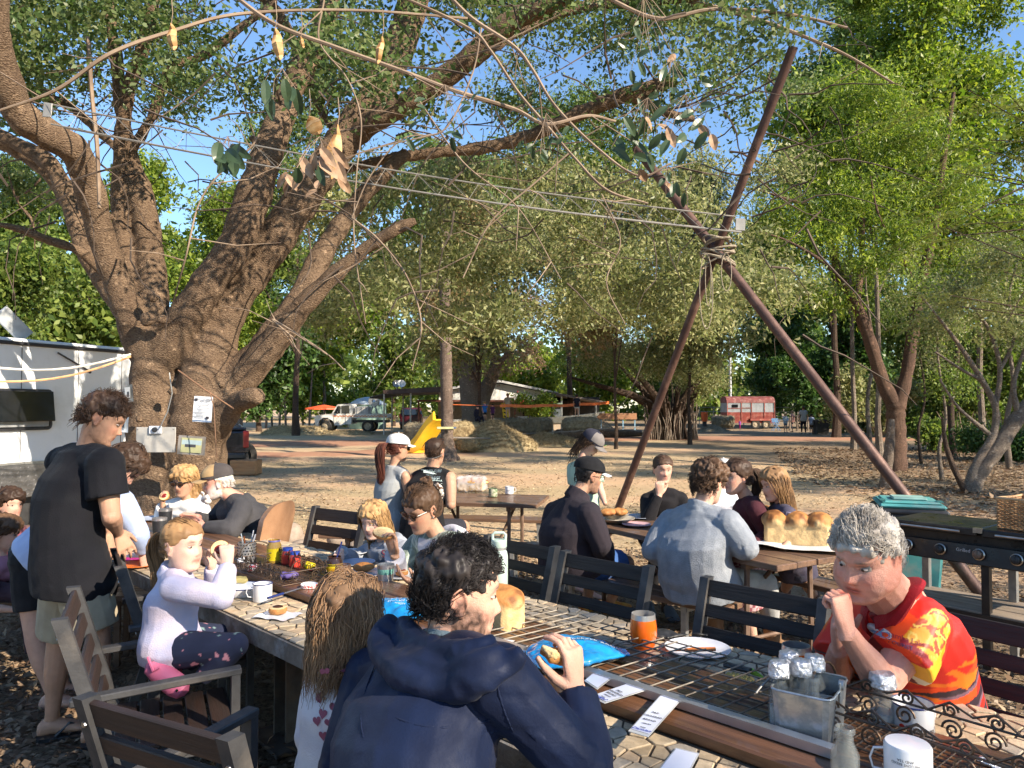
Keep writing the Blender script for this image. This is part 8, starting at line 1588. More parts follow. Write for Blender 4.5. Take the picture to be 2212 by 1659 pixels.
# ---------------------------------------------------------------- things on the tables
ZP=TZ+.0395;ZS=TZ+.006
def on(x,y,z=ZS):return G(x,y,z)
M_en=mat('enamel_white',(.74,.75,.76),.22,col2=(.68,.69,.71),vs=5,coat=.4);M_eb=mat('enamel_blue',(.02,.035,.16),.3);M_cer=mat('plate_white',(.70,.71,.75),.25,coat=.3);M_ss=mat('stainless',(.62,.61,.60),.3,.75)
M_gl=mat('clear_glass',(.30,.33,.33),.04,alpha=.24,spec=1.0);M_foil=mat('foil',(.80,.81,.84),.3,.85,bump=1.0,bs=70);M_crust=mat('crust',(.50,.24,.07),.65,col2=(.30,.11,.03),vs=14,bump=.5,bs=60,world=True);M_crumb=mat('crumb',(.66,.50,.28),.85,col2=(.56,.37,.16),vs=22,bump=.5,bs=90,world=True)
M_milk=mat('milk',(.72,.70,.66),.4)
def put(name,label,cat,p,rz=0,group=None):return thing(name,label,cat,tuple(p),rz,group)
def mug(label,p,r=.042,h=.078,rim=M_eb,m=M_en,flip=False,ang=0,s=1.0,name='mug',group=None):
 t=put(name,label,'mug',p,ang,group);k=-1 if flip else 1;zo=h if flip else 0;b=MB();b.lathe([(0,zo),(r*.93,zo+k*.001),(r,zo+k*.006),(r,zo+k*h),(r-.0025,zo+k*h),(r-.003,zo+k*.008),(0,zo+k*.006)],n=28);b.build('body',m,t,smooth=True)
 b=MB();b.tube([(r*math.cos(a),r*math.sin(a),zo+k*h)for a in np.linspace(0,6.283,28,endpoint=False)],.0022,6,closed=True);b.build('rim',rim,t,smooth=True);b=MB();b.tube([(r*.98,0,zo+k*h*.82),(r+.022,0,zo+k*h*.80),(r+.028,0,zo+k*h*.55),(r+.02,0,zo+k*h*.3),(r*.98,0,zo+k*h*.25)],.0045,8,flat=.6);b.build('handle',m,t,smooth=True);return t
def plate(label,p,r=.11,m=None,depth=.012,group=None):
 t=put('plate',label,'plate',p,0,group);b=MB();b.lathe([(0,.002),(r*.6,.002),(r*.95,depth),(r,depth+.002),(r,depth-.001),(r*.62,0),(0,0)],n=36);b.build('dish',m or M_cer,t,smooth=True);return t
def slice_(label,p,r=.045,h=.018,M=None,topping=None,cat='bread'):
 t=put('bread_slice',label,cat,p);b=MB();Mx=M or Matrix.Translation(p);n=22
 b.lathe([(0,-h/2),(r*.9,-h/2),(r,-h*.2),(r,h*.2),(r*.93,h/2)],n=n,M=Mx);b.build('crust',M_crust,t,smooth=True,world=True);b=MB();b.lathe([(r*.93,h/2),(r*.6,h*.62),(0,h*.6)],n=n,M=Mx);b.build('crumb',M_crumb,t,smooth=True,world=True)
 if topping:b=MB();b.sphere((0,0,h*.6),(r*.62,r*.5,h*.35),12,6,M=Mx);b.build('topping',topping,t,smooth=True,world=True)
 return t
jam=mat('jam',(.22,.02,.015),.2);spread=mat('dark_spread',(.05,.02,.01),.25);butter=mat('butter',(.78,.62,.22),.5)
def rough(mb,name,m,parent,vox,amp,sc,sm=2):
 me=remesh(mb,name,vox,sm);c=getco(me);n=getno(me);c=c+n*(amp*vnoise(c,sc,3)+amp*.5*vnoise(c,sc*2.3,4))[:,None];Wi=np.array(WM[parent.name].inverted());setco(me,c@Wi[:3,:3].T+Wi[:3,3]);me.materials.clear()
 for q in(m if isinstance(m,list)else[m]):me.materials.append(q)
 return link_mesh(name,me,parent)
def loaf(label,p,w,d,h,rz,humps=1,bag=False):
 t=put('bread_loaf',label,'bread',p,rz);Mx=WM[t.name];b=MB();b.box((0,0,h*.36),(w,d,h*.72),bev=.02,M=Mx)
 for k in range(humps):b.sphere((-w/2+w*(k+.5)/humps,0,h*.66),(w/humps*.66,d*.60,h*.27),18,12,M=Mx)
 o=rough(b,'crust',mat('loaf',(.5,.3,.1),.7,attr='Col',vs=14,bump=.5,bs=60,world=True,contrast=(.25,.95)),t,.006,.0022,26);c=getco(o.data);f=np.clip((c[:,2]/h-.58+.12*vnoise(c,22,2))*7,0,1)[:,None];q=np.clip(vnoise(c,30,5)*1.5+.2,0,1)[:,None];paint(o.data,(np.array([[.70,.48,.22]])*(1-.25*q))*(1-f)+f*(np.array([[.44,.19,.05]])*(1-q)+q*np.array([[.20,.075,.02]])))
 if bag:b=MB();b.box((0,0,h*.52),(w*1.12,d*1.15,h*1.06),bev=.03,M=Mx);b.box((-w*.7,0,h*.3),(w*.5,d*.8,h*.5),bev=.04,M=Mx);rough(b,'plastic_bag',mat('clear_bag',(.85,.85,.88),.12,alpha=.35,spec=.8),t,.012,.012,22)
 return t
loaf('tall golden crusted loaf standing between the navy jacket and the bread rack',on(1082,1366,ZS+.004),.13,.17,.20,R(45))
loaf('bagged loaf on the far picnic table',on(1018,1062,.745),.30,.14,.16,R(-10),1,True)
t=loaf('large crusty loaf with rounded humps unwrapped on the middle picnic table',on(1722,1178,.755),.40,.18,.24,R(-22),3)
loaf('second humped loaf in thin wrap behind the large crusty loaf',on(1668,1160,.755),.16,.30,.23,R(-22),2)
pt=put('bread_wrapper','torn pale paper spread under the large crusty loaf','paper',on(1725,1182,.757),R(-22));b=MB();b.grid(lambda u,v:((u-.45)*.56,(v-.5)*.34,.012+.028*abs(u-.5)**1.5*2+.015*math.sin(u*14+v*9)*abs(u-.5)),16,8);b.build('sheet',M_paper,pt,smooth=True)
# sage flask
p=on(1078,1272);t=put('flask','sage green steel flask with a loop handle lid behind the dark haired man','flask',p);Ms_=mat('sage',(.42,.52,.46),.4,col2=(.38,.48,.42),vs=4,bump=.1,bs=200);b=MB();b.lathe([(0,0),(.040,0),(.043,.004),(.043,.16),(.038,.182),(.032,.19)],n=28);b.build('body',Ms_,t,smooth=True);b=MB();b.lathe([(.034,.19),(.036,.192),(.036,.20),(.034,.202)],n=28);b.build('steel_ring',M_ss,t,smooth=True);b=MB();b.lathe([(.036,.202),(.038,.205),(.038,.235),(.034,.240),(0,.240)],n=28);b.tube([(-.030,0,.235),(-.032,0,.262),(-.022,0,.272),(.022,0,.272),(.032,0,.262),(.030,0,.235)],.007,8);b.build('lid',Ms_,t,smooth=True)
# tumblers
M_or=mat('orange_gloss',(.78,.14,.012),.18,coat=.8,col2=(.72,.12,.01),vs=3)
for x,y,lab in((1390,1400,'orange steel tumbler standing beside the white plate'),(1721,1480,'orange steel tumbler standing before the man in the red shirt')):
 t=put('tumbler',lab,'tumbler',on(x,y),0,'orange tumblers');b=MB();b.lathe([(0,0),(.034,0),(.041,.007),(.0495,.052),(.0495,.075),(.045,.108)],n=32);b.build('body',M_or,t,smooth=True);b=MB();b.lathe([(.045,.108),(.043,.127),(.041,.127),(.042,.10),(.040,.04),(0,.038)],n=32);b.build('steel_rim',M_ss,t,smooth=True)
t=put('tumbler','mint green steel tumbler between two plates of bread','tumbler',on(833,1266),R(-30));M_mint=mat('mint_gloss',(.26,.62,.50),.35,coat=.4);b=MB();b.lathe([(0,0),(.031,0),(.034,.005),(.037,.06),(.040,.064),(.042,.088)],n=28);b.build('body',M_mint,t,smooth=True);b=MB();b.lathe([(.042,.088),(.043,.108),(.041,.108),(.040,.09),(.036,.01),(0,.01)],n=28);b.build('steel_rim',M_ss,t,smooth=True)
def wrap_text(s_,size,p,r,ang,z,m,parent,flip=False,w_scale=1.0):
 me=text_mesh(s_,size);rzp=parent.rotation_euler[2]
 for v in me.vertices:a=ang-rzp+(v.co.x*w_scale)/r*(1);q=v.co.y;v.co=(math.cos(a)*(r+.0006),math.sin(a)*(r+.0006),z+q)if not flip else(math.cos(ang-rzp-v.co.x/r)*(r+.0006),math.sin(ang-rzp-v.co.x/r)*(r+.0006),z-q)
 me.materials.clear();me.materials.append(m);return link_mesh('lettering',me,parent)
def camang(p):return math.atan2(-p[1],-p[0])
wrap_text('YETI',.014,0,.0385,camang(t.location),.074,M_blkp,t)
# jars
def jar(label,p,r,h,body,lidm,label_m,word=None,wm=None,cat='jar',group=None,openj=False):
 t=put('jar',label,cat,p,0,group);b=MB();b.lathe([(0,.001),(r*.92,.001),(r,.006),(r,h*.78),(r*.8,h*.9),(r*.78,h)],n=24);b.build('body',body,t,smooth=True)
 b=MB();b.lathe([(r*1.012,h*.14),(r*1.012,h*.66)],n=24);b.build('label',label_m,t,smooth=True)
 if not openj:b=MB();b.lathe([(r*.86,h*.88),(r*.86,h*1.05),(0,h*1.06)],n=24);b.build('lid',lidm,t,smooth=True)
 else:b=MB();b.lathe([(r*.8,h*.93),(r*.84,h*.97),(r*.8,h*1.0)],n=24);b.build('collar',lidm,t,smooth=True)
 if word:wrap_text(word,r*.52,0,r*1.02,camang(p),h*.38,wm,t)
 return t
yl=mat('label_yellow',(.85,.65,.02),.4);rd=mat('label_red',(.62,.05,.03),.4);bl_=mat('lid_blue',(.03,.08,.42),.35);dj=mat('dark_jar',(.05,.022,.012),.08,coat=.5);rj=mat('red_jar',(.32,.03,.02),.12,coat=.5);yj=mat('amber_jar',(.50,.30,.06),.12,coat=.4)
jar('tall jar with yellow label and open neck standing in the wire basket',on(592,1216,ZP),.038,.125,yj,mat('lid_lilac',(.25,.22,.55),.4),yl,openj=True);jar('red jar with blue lid behind the other blue lidded jar',on(621,1220,ZP),.032,.088,rj,bl_,rd,group='red jars with blue lids');jar('red jar with blue lid nearer to the yellow packets',on(637,1226,ZP),.030,.080,rj,bl_,rd,group='red jars with blue lids')
jv=jar('open yellow labelled jar of dark spread with a knife standing in it',on(722,1244,ZP),.041,.098,dj,dj,yl,'VEGEMITE',rd,openj=True);b=MB();b.tube([(0,0,.05),(.035,.01,.17)],.0045,6);b.build('knife',M_eb,jv)
b=MB();b.lathe([(.0425,.018),(.0425,.026)],n=24);b.lathe([(.0425,.056),(.0425,.062)],n=24);b.build('stripe',M_blkp,jv)
t=put('glass','brown tinted drinking glass with white mark behind the small girl','glass',on(741,1262,ZP));b=MB();b.lathe([(0,0),(.032,0),(.038,.03),(.042,.06),(.036,.095),(.034,.095),(.040,.06),(.036,.03),(.03,.004),(0,.004)],n=24);b.build('body',mat('amber_glass',(.42,.22,.12),.05,alpha=.5,spec=1.0),t,smooth=True);b=MB();b.lathe([(0,.006),(.033,.006),(.037,.03),(.038,.05),(0,.05)],n=24);b.build('drink',mat('cola',(.07,.02,.01),.1),t,smooth=True);wrap_text('VTV',.024,0,.0415,camang(t.location),.055,wht,t)
# wire basket with scrolls
M_wire=mat('wire_dark',(.07,.055,.045),.45,.6,col2=(.16,.10,.06),vs=30)
def scroll(c,r,dirx,up,turns=1.6,s=1,n=26):return[c+(dirx*math.cos(a*s)+up*math.sin(a*s))*r*(1-.78*k/(n-1))for k,a in enumerate(np.linspace(0,turns*6.283,n))]
def wire_basket(label,c,L,Wd,rz,h=.07,r=.0026,ns=4):
 t=put('wire_basket',label,'wire basket',c,rz);b=MB();X,Y,Z=Vector((1,0,0)),Vector((0,1,0)),Vector((0,0,1))
 for sy in(-1,1):
  for z in(.006,h):b.tube([(-L/2,sy*Wd/2,z+.0*1),(L/2,sy*Wd/2,z)],r,6)
  for k in range(ns):
   x=-L/2+L*(k+.5)/ns
   for q in(-1,1):b.tube(scroll(Vector((x+q*L/ns*.22,sy*Wd/2,h*.55)),h*.34,X*q,Z),r,5);b.tube(scroll(Vector((x+q*L/ns*.25,sy*Wd/2,h*1.18)),h*.26,X*-q,Z),r,5)
   b.tube([(x-L/ns/2,sy*Wd/2,h),(x-L/ns/4,sy*Wd/2,h*1.45),(x,sy*Wd/2,h*1.15),(x+L/ns/4,sy*Wd/2,h*1.45),(x+L/ns/2,sy*Wd/2,h)],r,5)
 for sx in(-1,1):
  for z in(.006,h):b.tube([(sx*L/2,-Wd/2,z),(sx*L/2,Wd/2,z)],r,6)
  for q in(-1,1):b.tube(scroll(Vector((sx*L/2,q*Wd*.22,h*.55)),h*.34,Y*q,Z),r,5)
  b.tube([(sx*L/2,-Wd/2,h)]+[(sx*(L/2+.02),Wd*.36*math.cos(a),h*1.2+h*.9*math.sin(a))for a in np.linspace(3.3,-.2,12)]+[(sx*L/2,Wd/2,h)],r*1.15,6)
 b.build('scrolls',M_wire,t,smooth=True);b=MB()
 for k in range(int(L/.022)):b.tube([(-L/2+.022*k,-Wd/2,.006),(-L/2+.022*k,Wd/2,.006)],r*.6,4)
 for k in range(int(Wd/.022)):b.tube([(-L/2,-Wd/2+.022*k,.006),(L/2,-Wd/2+.022*k,.006)],r*.6,4)
 b.build('mesh_base',M_wire,t)['kind']='stuff';return t
wire_basket('long scrolled wire basket holding jars and sachets behind the white enamel mug',(on(553,1246,ZP)+on(655,1236,ZP))/2,.52,.24,R(-46),.062,.0022,5)
for lab,x,y,m,w in(('crumpled yellow sachets at the end of the wire basket',668,1222,yl,.06),('purple sachet lying in the middle of the wire basket',625,1243,mat('purple_foil',(.16,.12,.36),.3),.06),('red checked sachet at the near end of the wire basket',545,1226,mat('red_foil',(.55,.06,.08),.35,col2=(.75,.7,.68),vs=60,contrast=(.49,.51)),.045),('white sachets at the end of the basket beside the cutlery holder',520,1210,M_paper,.04)):
 t=put('sachet',lab,'sachet',on(x,y,ZP+.008));b=MB();b.box(on(x,y,ZP+.026),(w*1.4,w,.034),rot=(.2,.15,x),bev=.012);rough(b,'packet',m,t,.006,.006,40)
t=put('cutlery_holder','perforated steel cup holding knives and spoons','cutlery holder',on(533,1212,ZP));b=MB();b.lathe([(0,0),(.048,0),(.048,.105),(.046,.105),(.046,.005)],n=26);b.build('cup',M_ss,t,smooth=True);b=MB()
for k in range(18):
 for j in range(6):a=k/18*6.283+(j%2)*.17;b.sphere((.0475*math.cos(a),.0475*math.sin(a),.014+j*.016),.0042,6,4)
b.build('hole',M_blkp,t)['kind']='stuff'
for k,(dx,dy,L,m)in enumerate(((.02,0,.17,M_cer),(-.02,.01,.15,M_ss),(.03,-.02,.15,M_cer),(-.005,-.02,.14,mat('amber_handle',(.45,.12,.03),.3)))):b=MB();b.tube([(dx*.3,dy*.3,.02),(dx*1.8,dy,L)],.005,6,flat=.6);b.build('cutlery',m,t,smooth=True)
mug('white enamel mug with blue rim next to the enamel dish',on(567,1298),.043,.080,ang=R(200));t=mug('white enamel mug with dark rim partly hidden by the navy jacket',on(1108,1496),.044,.088,rim=M_blkp,ang=R(80))
b=MB();t=put('enamel_dish','oval white enamel baking dish with blue rim before the pony tailed girl','dish',on(515,1284),R(-10));b.lathe([(0,.004),(.075,.004),(.095,.04),(.102,.042),(.102,.038),(.077,0),(0,0)],n=36,M=Matrix.Diagonal((1.35,.85,1,1)));b.build('dish',M_en,t,smooth=True);b=MB();b.tube([(.102*1.35*math.cos(a),.102*.85*math.sin(a),.041)for a in np.linspace(0,6.283,40,endpoint=False)],.0024,6,closed=True);b.build('rim',M_eb,t,smooth=True)
t=put('butter_pat','lump of yellow butter on wrapping behind the enamel dish','butter',on(518,1252,ZP));b=MB();b.box(on(518,1252,ZP+.016),(.075,.05,.028),rot=(0,.1,.3),bev=.01);rough(b,'lump',butter,t,.005,.005,40)
t=put('napkin','crumpled napkin under the round toasted slice','napkin',on(600,1332),R(-20));b=MB();b.grid(lambda u,v:((u-.5)*.17,(v-.5)*.12,.003+.006*abs(math.sin(u*7+v*5))),12,10);b.build('cloth',M_paper,t,smooth=True);slice_('round toasted slice lying on the crumpled napkin',on(600,1329)+Vector((0,0,.022)),.038,.022,topping=spread)
t=put('napkin','pair of stained white napkins beside the navy sleeve','napkin',on(1180,1552),R(-35));
for k in range(2):b=MB();b.grid(lambda u,v:((u-.5)*.15-.02*k,(v-.5)*.16+.03*k,.003+.004*k+.004*abs(math.sin(u*5+v*4))),10,10);b.build('cloth',M_paper,t,smooth=True)
b=MB();rr=random.Random(2);[b.sphere((rr.uniform(-.03,.05),rr.uniform(-.04,.05),.012),(rr.uniform(.002,.009),.003,.001),8,4)for _ in range(12)];b.build('crumbs',M_crust,t)['kind']='stuff'
pb_=mat('plate_blue',(.42,.48,.60),.3);P_=plate('blue grey plate next to the open jar of spread',on(772,1218),.10,pb_);plate('white paper plate smeared with jam before the fair haired girl',on(758,1196),.10);plate('white plate with a bread roll',on(790,1241),.11);plate('white plate with a small tart right of the mint tumbler',on(866,1246),.10)
t=put('bread_roll','golden bread roll on the white plate','bread',on(786,1236)+Vector((0,0,.01)));b=MB();b.sphere(on(786,1236)+Vector((0,0,.028)),(.060,.038,.024),20,12);rough(b,'roll',M_crust,t,.005,.003,30);slice_('small tart with dark filling on its plate',on(868,1246)+Vector((0,0,.022)),.034,.02,topping=jam);slice_('jam stained slice on the paper plate',on(755,1198)+Vector((0,0,.014)),.03,.006,topping=jam)
t=put('loose_cover','red gingham jar lid lying on the plank','lid',on(668,1269,ZP));b=MB();b.lathe([(.040,.002),(.041,.016),(.038,.018)],n=30);b.build('edge',mat('gingham_lid',(.55,.03,.03),.35,col2=(.75,.72,.70),vs=160,contrast=(.49,.51)),t,smooth=True);b=MB();b.lathe([(.038,.018),(.036,.010),(0,.010)],n=30);b.build('top',M_cer,t,smooth=True)
t=put('table_knife','blue handled knife lying along the plank','knife',on(610,1283,ZP));b=MB();b.tube([on(578,1292,ZP+.006),on(612,1282,ZP+.006)],.006,6);b.build('handle',M_eb,t,smooth=True,world=True);b=MB();b.tube([on(612,1282,ZP+.005),on(650,1270,ZP+.004)],.008,6,flat=.15);b.build('blade',M_ss,t,world=True)
t=P_=plate('large white plate holding the orange knife',on(1507,1406),.118);t=put('orange_knife','orange handled knife resting across the white plate','knife',on(1507,1402));A_,B_,C_=on(1425,1408,ZS+.014),on(1480,1404,ZS+.028),on(1545,1402,ZS+.030);b=MB();b.tube([B_,B_.lerp(C_,.3),C_],[.008,.011,.010],8,flat=.7);b.build('handle',mat('orange_handle',(.70,.22,.05),.4),t,smooth=True,world=True);b=MB();b.tube([A_,B_],[.003,.011],6,flat=.2);b.build('blade',mat('orange_blade',(.62,.20,.08),.25,.5),t,world=True)
t=put('leather_pouch','black leather pouch with strap lying behind the orange tumbler','pouch',on(1425,1378));b=MB();b.sphere(on(1422,1378)+Vector((0,0,.012)),(.075,.04,.018),16,8);b.tube([on(1440,1378,ZS+.012),on(1490,1370,ZS+.01),on(1530,1372,ZS+.01)],.008,6);rough(b,'pouch',mat('black_leather',(.02,.02,.02),.5),t,.006,.005,30)
t=put('woven_charm','small folded palm leaf weave of yellow strips on the mosaic','woven leaf',on(1603,1470));b=MB();rr=random.Random(4)
for k in range(10):c=on(1580+k*4.6,1466+k*1.2,ZS+.018);b.box(c,(.022,.036,.030),rot=(.4*(k%2),.7 if k%2 else-.7,.3),bev=.003)
b.build('weave',mat('straw_yellow',(.56,.42,.13),.6,col2=(.42,.32,.10),vs=50),t,world=True)['kind']='stuff'
t=put('folding_knife','black ribbed pocket lighter with lime tip lying on the woven leaf','lighter',on(1590,1445));b=MB();b.tube([on(1567,1437,ZS+.03),on(1622,1449,ZS+.045)],[.011,.009],8);b.build('barrel',M_bkp,t,world=True);b=MB();b.tube([on(1622,1449,ZS+.043),on(1646,1464,ZS+.02)],[.010,.007],8);b.build('tip',mat('lime',(.35,.72,.08),.4),t,world=True)
# cooling rack
t=put('bread_rack','long black wire grid with aluminium edge lying on the plank','wire rack',TS(2.06,.95,ZP));T0,T1,S0_,S1_=1.84,2.30,.84,2.5;b=MB()
for k in range(30):S=S0_+(S1_-S0_)*k/29;o=b.tube([TS(T0,S,ZP+.016),TS(T1,S-.06,ZP+.016)],.0028,5)
b.build('cross_wires',mat('rack_wire',(.10,.085,.07),.5,.5,col2=(.32,.28,.22),vs=9,world=True),t,smooth=True,world=True)['kind']='stuff';b=MB()
for k in range(9):T=T0+(T1-T0)*k/8;b.tube([TS(T,S0_,ZP+.011),TS(T,S1_,ZP+.011)],.0028,5)
b.build('long_wires',MATS['rack_wire'],t,smooth=True,world=True)['kind']='stuff';b=MB();b.box((0,0,0),(1.25,.034,.024),M=Matrix.Translation(TS(T0,S0_+.52,ZP+.015))@Matrix.Rotation(R(135),4,'Z'));b.build('edge_channel',mat('aluminium',(.50,.51,.54),.35,.8,col2=(.42,.43,.46),vs=12,world=True),t,world=True)
# bread order cards
M_card=mat('card',(.66,.69,.80),.3,coat=.5,col2=(.60,.63,.74),vs=3);M_lam=mat('laminate',(.55,.56,.56),.15,coat=.6);M_hand=mat('blue_ink',(.03,.06,.35),.5)
def card(label,c4,words,hand,z=ZP+.022,zlow=None,lift=0):
 P=[G(x,y,z+lift)for x,y in c4];c=sum(P,Vector())/4;t=put('order_card',label,'card',c,0,'laminated bread order cards');b=MB()
 e=[c+(p-c)*1.0 for p in P];i=[c+(p-c)*.90+Vector((0,0,.0012))for p in P]
 b.add([tuple(p)for p in e]+[tuple(p-Vector((0,0,.0015)))for p in e],[(0,1,2,3),(7,6,5,4)]+[(k,4+k,4+(k+1)%4,(k+1)%4)for k in range(4)]);b.build('laminate',M_lam,t,world=True);b=MB();b.add([tuple(p)for p in i],[(0,1,2,3)]);b.build('paper',M_card,t,world=True)
 up=((P[0]+P[1])/2-(P[2]+P[3])/2);L=up.length;rt=(P[1]-P[0]).normalized();w=(P[1]-P[0]).length
 if words:
  for k,(s_,sz)in enumerate(words):text_on(s_,sz*w,plane_M(c-up*(.04+k*.085)+Vector((0,0,.003)),rt,up),M_ink,t,depth=.0002)
  if hand:text_on(hand,.26*w,plane_M(c-up*.42+Vector((0,0,.003)),rt,up),M_hand,t,'handwriting',.0003,shear=.4)
 return t
wd_=[('PRE-',.19),('ORDERED',.19),('BREAD',.19),('1400GM',.12),('FOR',.13)]
card('order card marked for Damien lying over the rack edge nearest the galvanised caddy',[(1434,1493),(1479,1503),(1400,1592),(1357,1579)],wd_,'Damien');card('order card with blue writing lying across the rack by the raised hand',[(1375,1470),(1410,1486),(1306,1519),(1274,1504)],wd_,'Luke?')
card('blank order card on the bare mosaic at the lower picture edge',[(1460,1615),(1511,1627),(1478,1690),(1418,1668)],None,None,z=ZS+.002);card('blank order card just right of the raised hand',[(1292,1444),(1329,1459),(1290,1489),(1262,1470)],None,None);card('order card touching the crusty loaf',[(1072,1379),(1112,1383),(1080,1416),(1040,1402)],wd_[2:],None);card('order card between the loaf and the blue bag',[(1118,1396),(1138,1408),(1085,1440),(1066,1422)],None,None);card('order card tucked under the pointed end of the blue bag',[(1165,1404),(1180,1420),(1140,1441),(1101,1428)],wd_[1:3],'645');card('half hidden blank card on the mosaic below the raised hand',[(1196,1493),(1216,1503),(1204,1520),(1180,1512)],None,None,z=ZS+.002)
# blue bags
M_bag=mat('blue_film',(.01,.28,.62),.22,coat=.6,col2=(.01,.22,.52),vs=6,bump=.3,bs=25)
def bluebag(label,pts,z,h,words,sz,wdir,off,seed):
 P=[G(x,y,z)for x,y in pts];c=sum(P,Vector())/len(P);t=put('plastic_bag',label,'bag',c,0,'blue bread bags');n=14;b=MB()
 a,e=P[0],P[1];d=(e-a);L=d.length;d.normalize();sd=Vector((-d.y,d.x,0));wdt=(P[3]-P[2]).length;rg=[]
 for i in range(n+1):
  f=i/n;w=wdt/2*(.28+.72*math.sin(math.pi*min(1,.1+.9*f)**.8));rg.append([tuple(a+d*L*f+sd*w*math.cos(q)+Vector((0,0,.002+h*.5*(1+math.sin(q))*math.sin(math.pi*min(1,.08+f*.9)))))for q in np.linspace(0,6.283,18,endpoint=False)])
 b.rings(rg);o=rough(b,'film',M_bag,t,.0055,.006,26,1)
 bv=BVHTree.FromPolygons([WM[t.name]@v.co for v in o.data.vertices],[tuple(p.vertices)for p in o.data.polygons])
 for s_,s2,ox,oy in words:
  me=text_mesh(s_,s2);Mx=plane_M(c+Vector((off[0],off[1],.1)),wdir,(-wdir[1],wdir[0],.3))@Matrix.Translation((ox,oy,0));Wi=WM[t.name].inverted()
  for v in me.vertices:w=Mx@Vector((v.co.x,v.co.y,0));hh=bv.ray_cast(w,Vector((0,0,-1)),.3);v.co=Wi@((hh[0]+Vector((0,0,.002)))if hh[0]else w-Vector((0,0,.09)))
  me.materials.clear();me.materials.append(wht);link_mesh('lettering',me,t)
 b=MB();
bluebag('bright blue plastic bag lying across the wire rack',[(1148,1432),(1352,1410),(1230,1450),(1262,1392)],ZP+.02,.055,[('FREEZER BAGS',.026,.05,.02)],.03,(.9,-.1,0),(0,0),1)
bluebag('blue bag lettered FARM lying behind the navy jacket hood',[(840,1335),(925,1310),(870,1345),(890,1300)],ZP,.05,[('FARM',.05,0,.015),('STORAGE BAGS',.018,0,-.02),('TWISTY',.014,0,-.04)],.05,(.95,-.25,0),(-.02,0),2)
# galvanised bottle caddy
M_gv=mat('spangle_zinc',(.50,.53,.54),.38,.75,col2=(.34,.37,.38),vs=26,bump=.15,bs=60,contrast=(.42,.58));C4=[G(1663,1588,ZP),G(1797,1622,ZP),G(1868,1566,ZP)];u1=(C4[1]-C4[0]);w1=u1.length;u1.normalize();u2=Vector((-u1.y,u1.x,0));d1=.20;h1=.12
t=put('bottle_caddy','galvanised metal caddy with bail handle holding small foil topped bottles','caddy',C4[0]+u1*w1/2+u2*d1/2,math.atan2(u1.y,u1.x));rc=[(sx*(w1/2-.02)+.02*math.cos(a),sy*(d1/2-.02)+.02*math.sin(a))for sx,sy,a0 in((1,1,0),(-1,1,90),(-1,-1,180),(1,-1,270))for a in(R(a0),R(a0+45),R(a0+90))]
b=MB();b.rings([[(x*k,y*k,z)for x,y in rc]for k,z in((.90,0),(1,h1),(.985,h1),(.885,.004))],cap=True);b.build('shell',M_gv,t);b=MB();b.tube([(x*1.005,y*1.005,h1)for x,y in rc],.0032,6,closed=True);b.build('rolled_rim',M_gv,t,smooth=True)
b=MB();b.box((0,0,h1-.028),(w1*.95,.03,.002));b.box((0,0,h1*.45),(.002,d1*.9,h1*.8));b.build('divider',M_gv,t)
for sx in(-1,1):b=MB();b.box((sx*(w1/2+.003),0,h1-.004),(.004,.035,.05),bev=.001);b.lathe([(.004,-.006),(.013,-.006),(.013,.006),(.004,.006)],n=14,M=Matrix.Translation((sx*(w1/2+.004),0,h1+.012))@Matrix.Rotation(R(90),4,'Y'));b.build('ear',M_gv,t,smooth=False)
b=MB();b.tube([(-w1/2-.008,0,h1+.012),(-w1/2-.03,-.07,h1-.01),(-w1*.3,-d1/2-.05,h1-.03),(0,-d1/2-.055,h1-.035)][:2]+[(-w1/2-.035,-.10,h1-.02)],.0028,6);b.build('bail',M_gal,t,smooth=True)
def bottle(label,p,h=.115,r=.026,foil=True,milk=.4,group='small glass milk bottles'):
 q=put('milk_bottle',label,'bottle',p,0,group);b=MB();b.lathe([(0,.002),(r*.95,.002),(r,.008),(r,h*.52),(r*.62,h*.74),(r*.60,h*.88),(r*.74,h*.90),(r*.74,h*.96),(r*.62,h),(r*.52,h*.98),(r*.52,h*.75),(r*.88,h*.5),(r*.88,.01),(0,.006)],n=22);b.build('glass',M_gl,q,smooth=True)
 b=MB();b.lathe([(0,.008),(r*.86,.010),(r*.86,h*milk*.8),(0,h*milk*.8)],n=18)
 if milk:b.build('milk',M_milk,q,smooth=True)
 if foil:b=MB();b.lathe([(r*.7,h*.76),(r*1.0,h*.78),(r*.94,h*.92),(r*.86,h*1.01),(0,h*1.03)],n=22,M=WM[q.name],cap=True);rough(b,'foil_cap',M_foil,q,.0035,.0022,130,0)
 return q
Mc=WM[t.name]
for lab,x,y,fo in(('foil topped bottle in the left corner of the caddy',-.065,-.05,True),('foil topped bottle at the back left of the caddy',-.065,.045,True),('foil topped bottle in the back middle of the caddy',.0,.055,True),('foil scrap covered bottle in the middle of the caddy',-.02,-.005,True)):bottle(lab,Mc@Vector((x,y,.008)),.168,.028,fo)
bottle('uncapped bottle at the front of the caddy',Mc@Vector((.02,-.055,.008)),.150,.027,False)
bottle('tall foil topped bottle standing between the caddy and the heart mug',G(1908,1583,ZS),.16,.036,True,.45);bottle('uncapped bottle at the bottom picture edge before the caddy',G(1826,1690,ZP),.125,.031,False,0)
t=mug('upright white enamel mug with a red heart',G(1972,1592,ZS),.052,.092,ang=R(20));
me=heart_mesh(.032,0);a0=camang(t.location)
for v in me.vertices:a=a0-R(20)-.35+v.co.x/.052;v.co=(.0528*math.cos(a),.0528*math.sin(a),.036+v.co.y)
me.materials.append(mat('heart_red',(.60,.03,.02),.4));link_mesh('heart_print',me,t);wrap_text('Johnny\'s',.024,0,.0522,a0+.75,.034,M_ink,t)
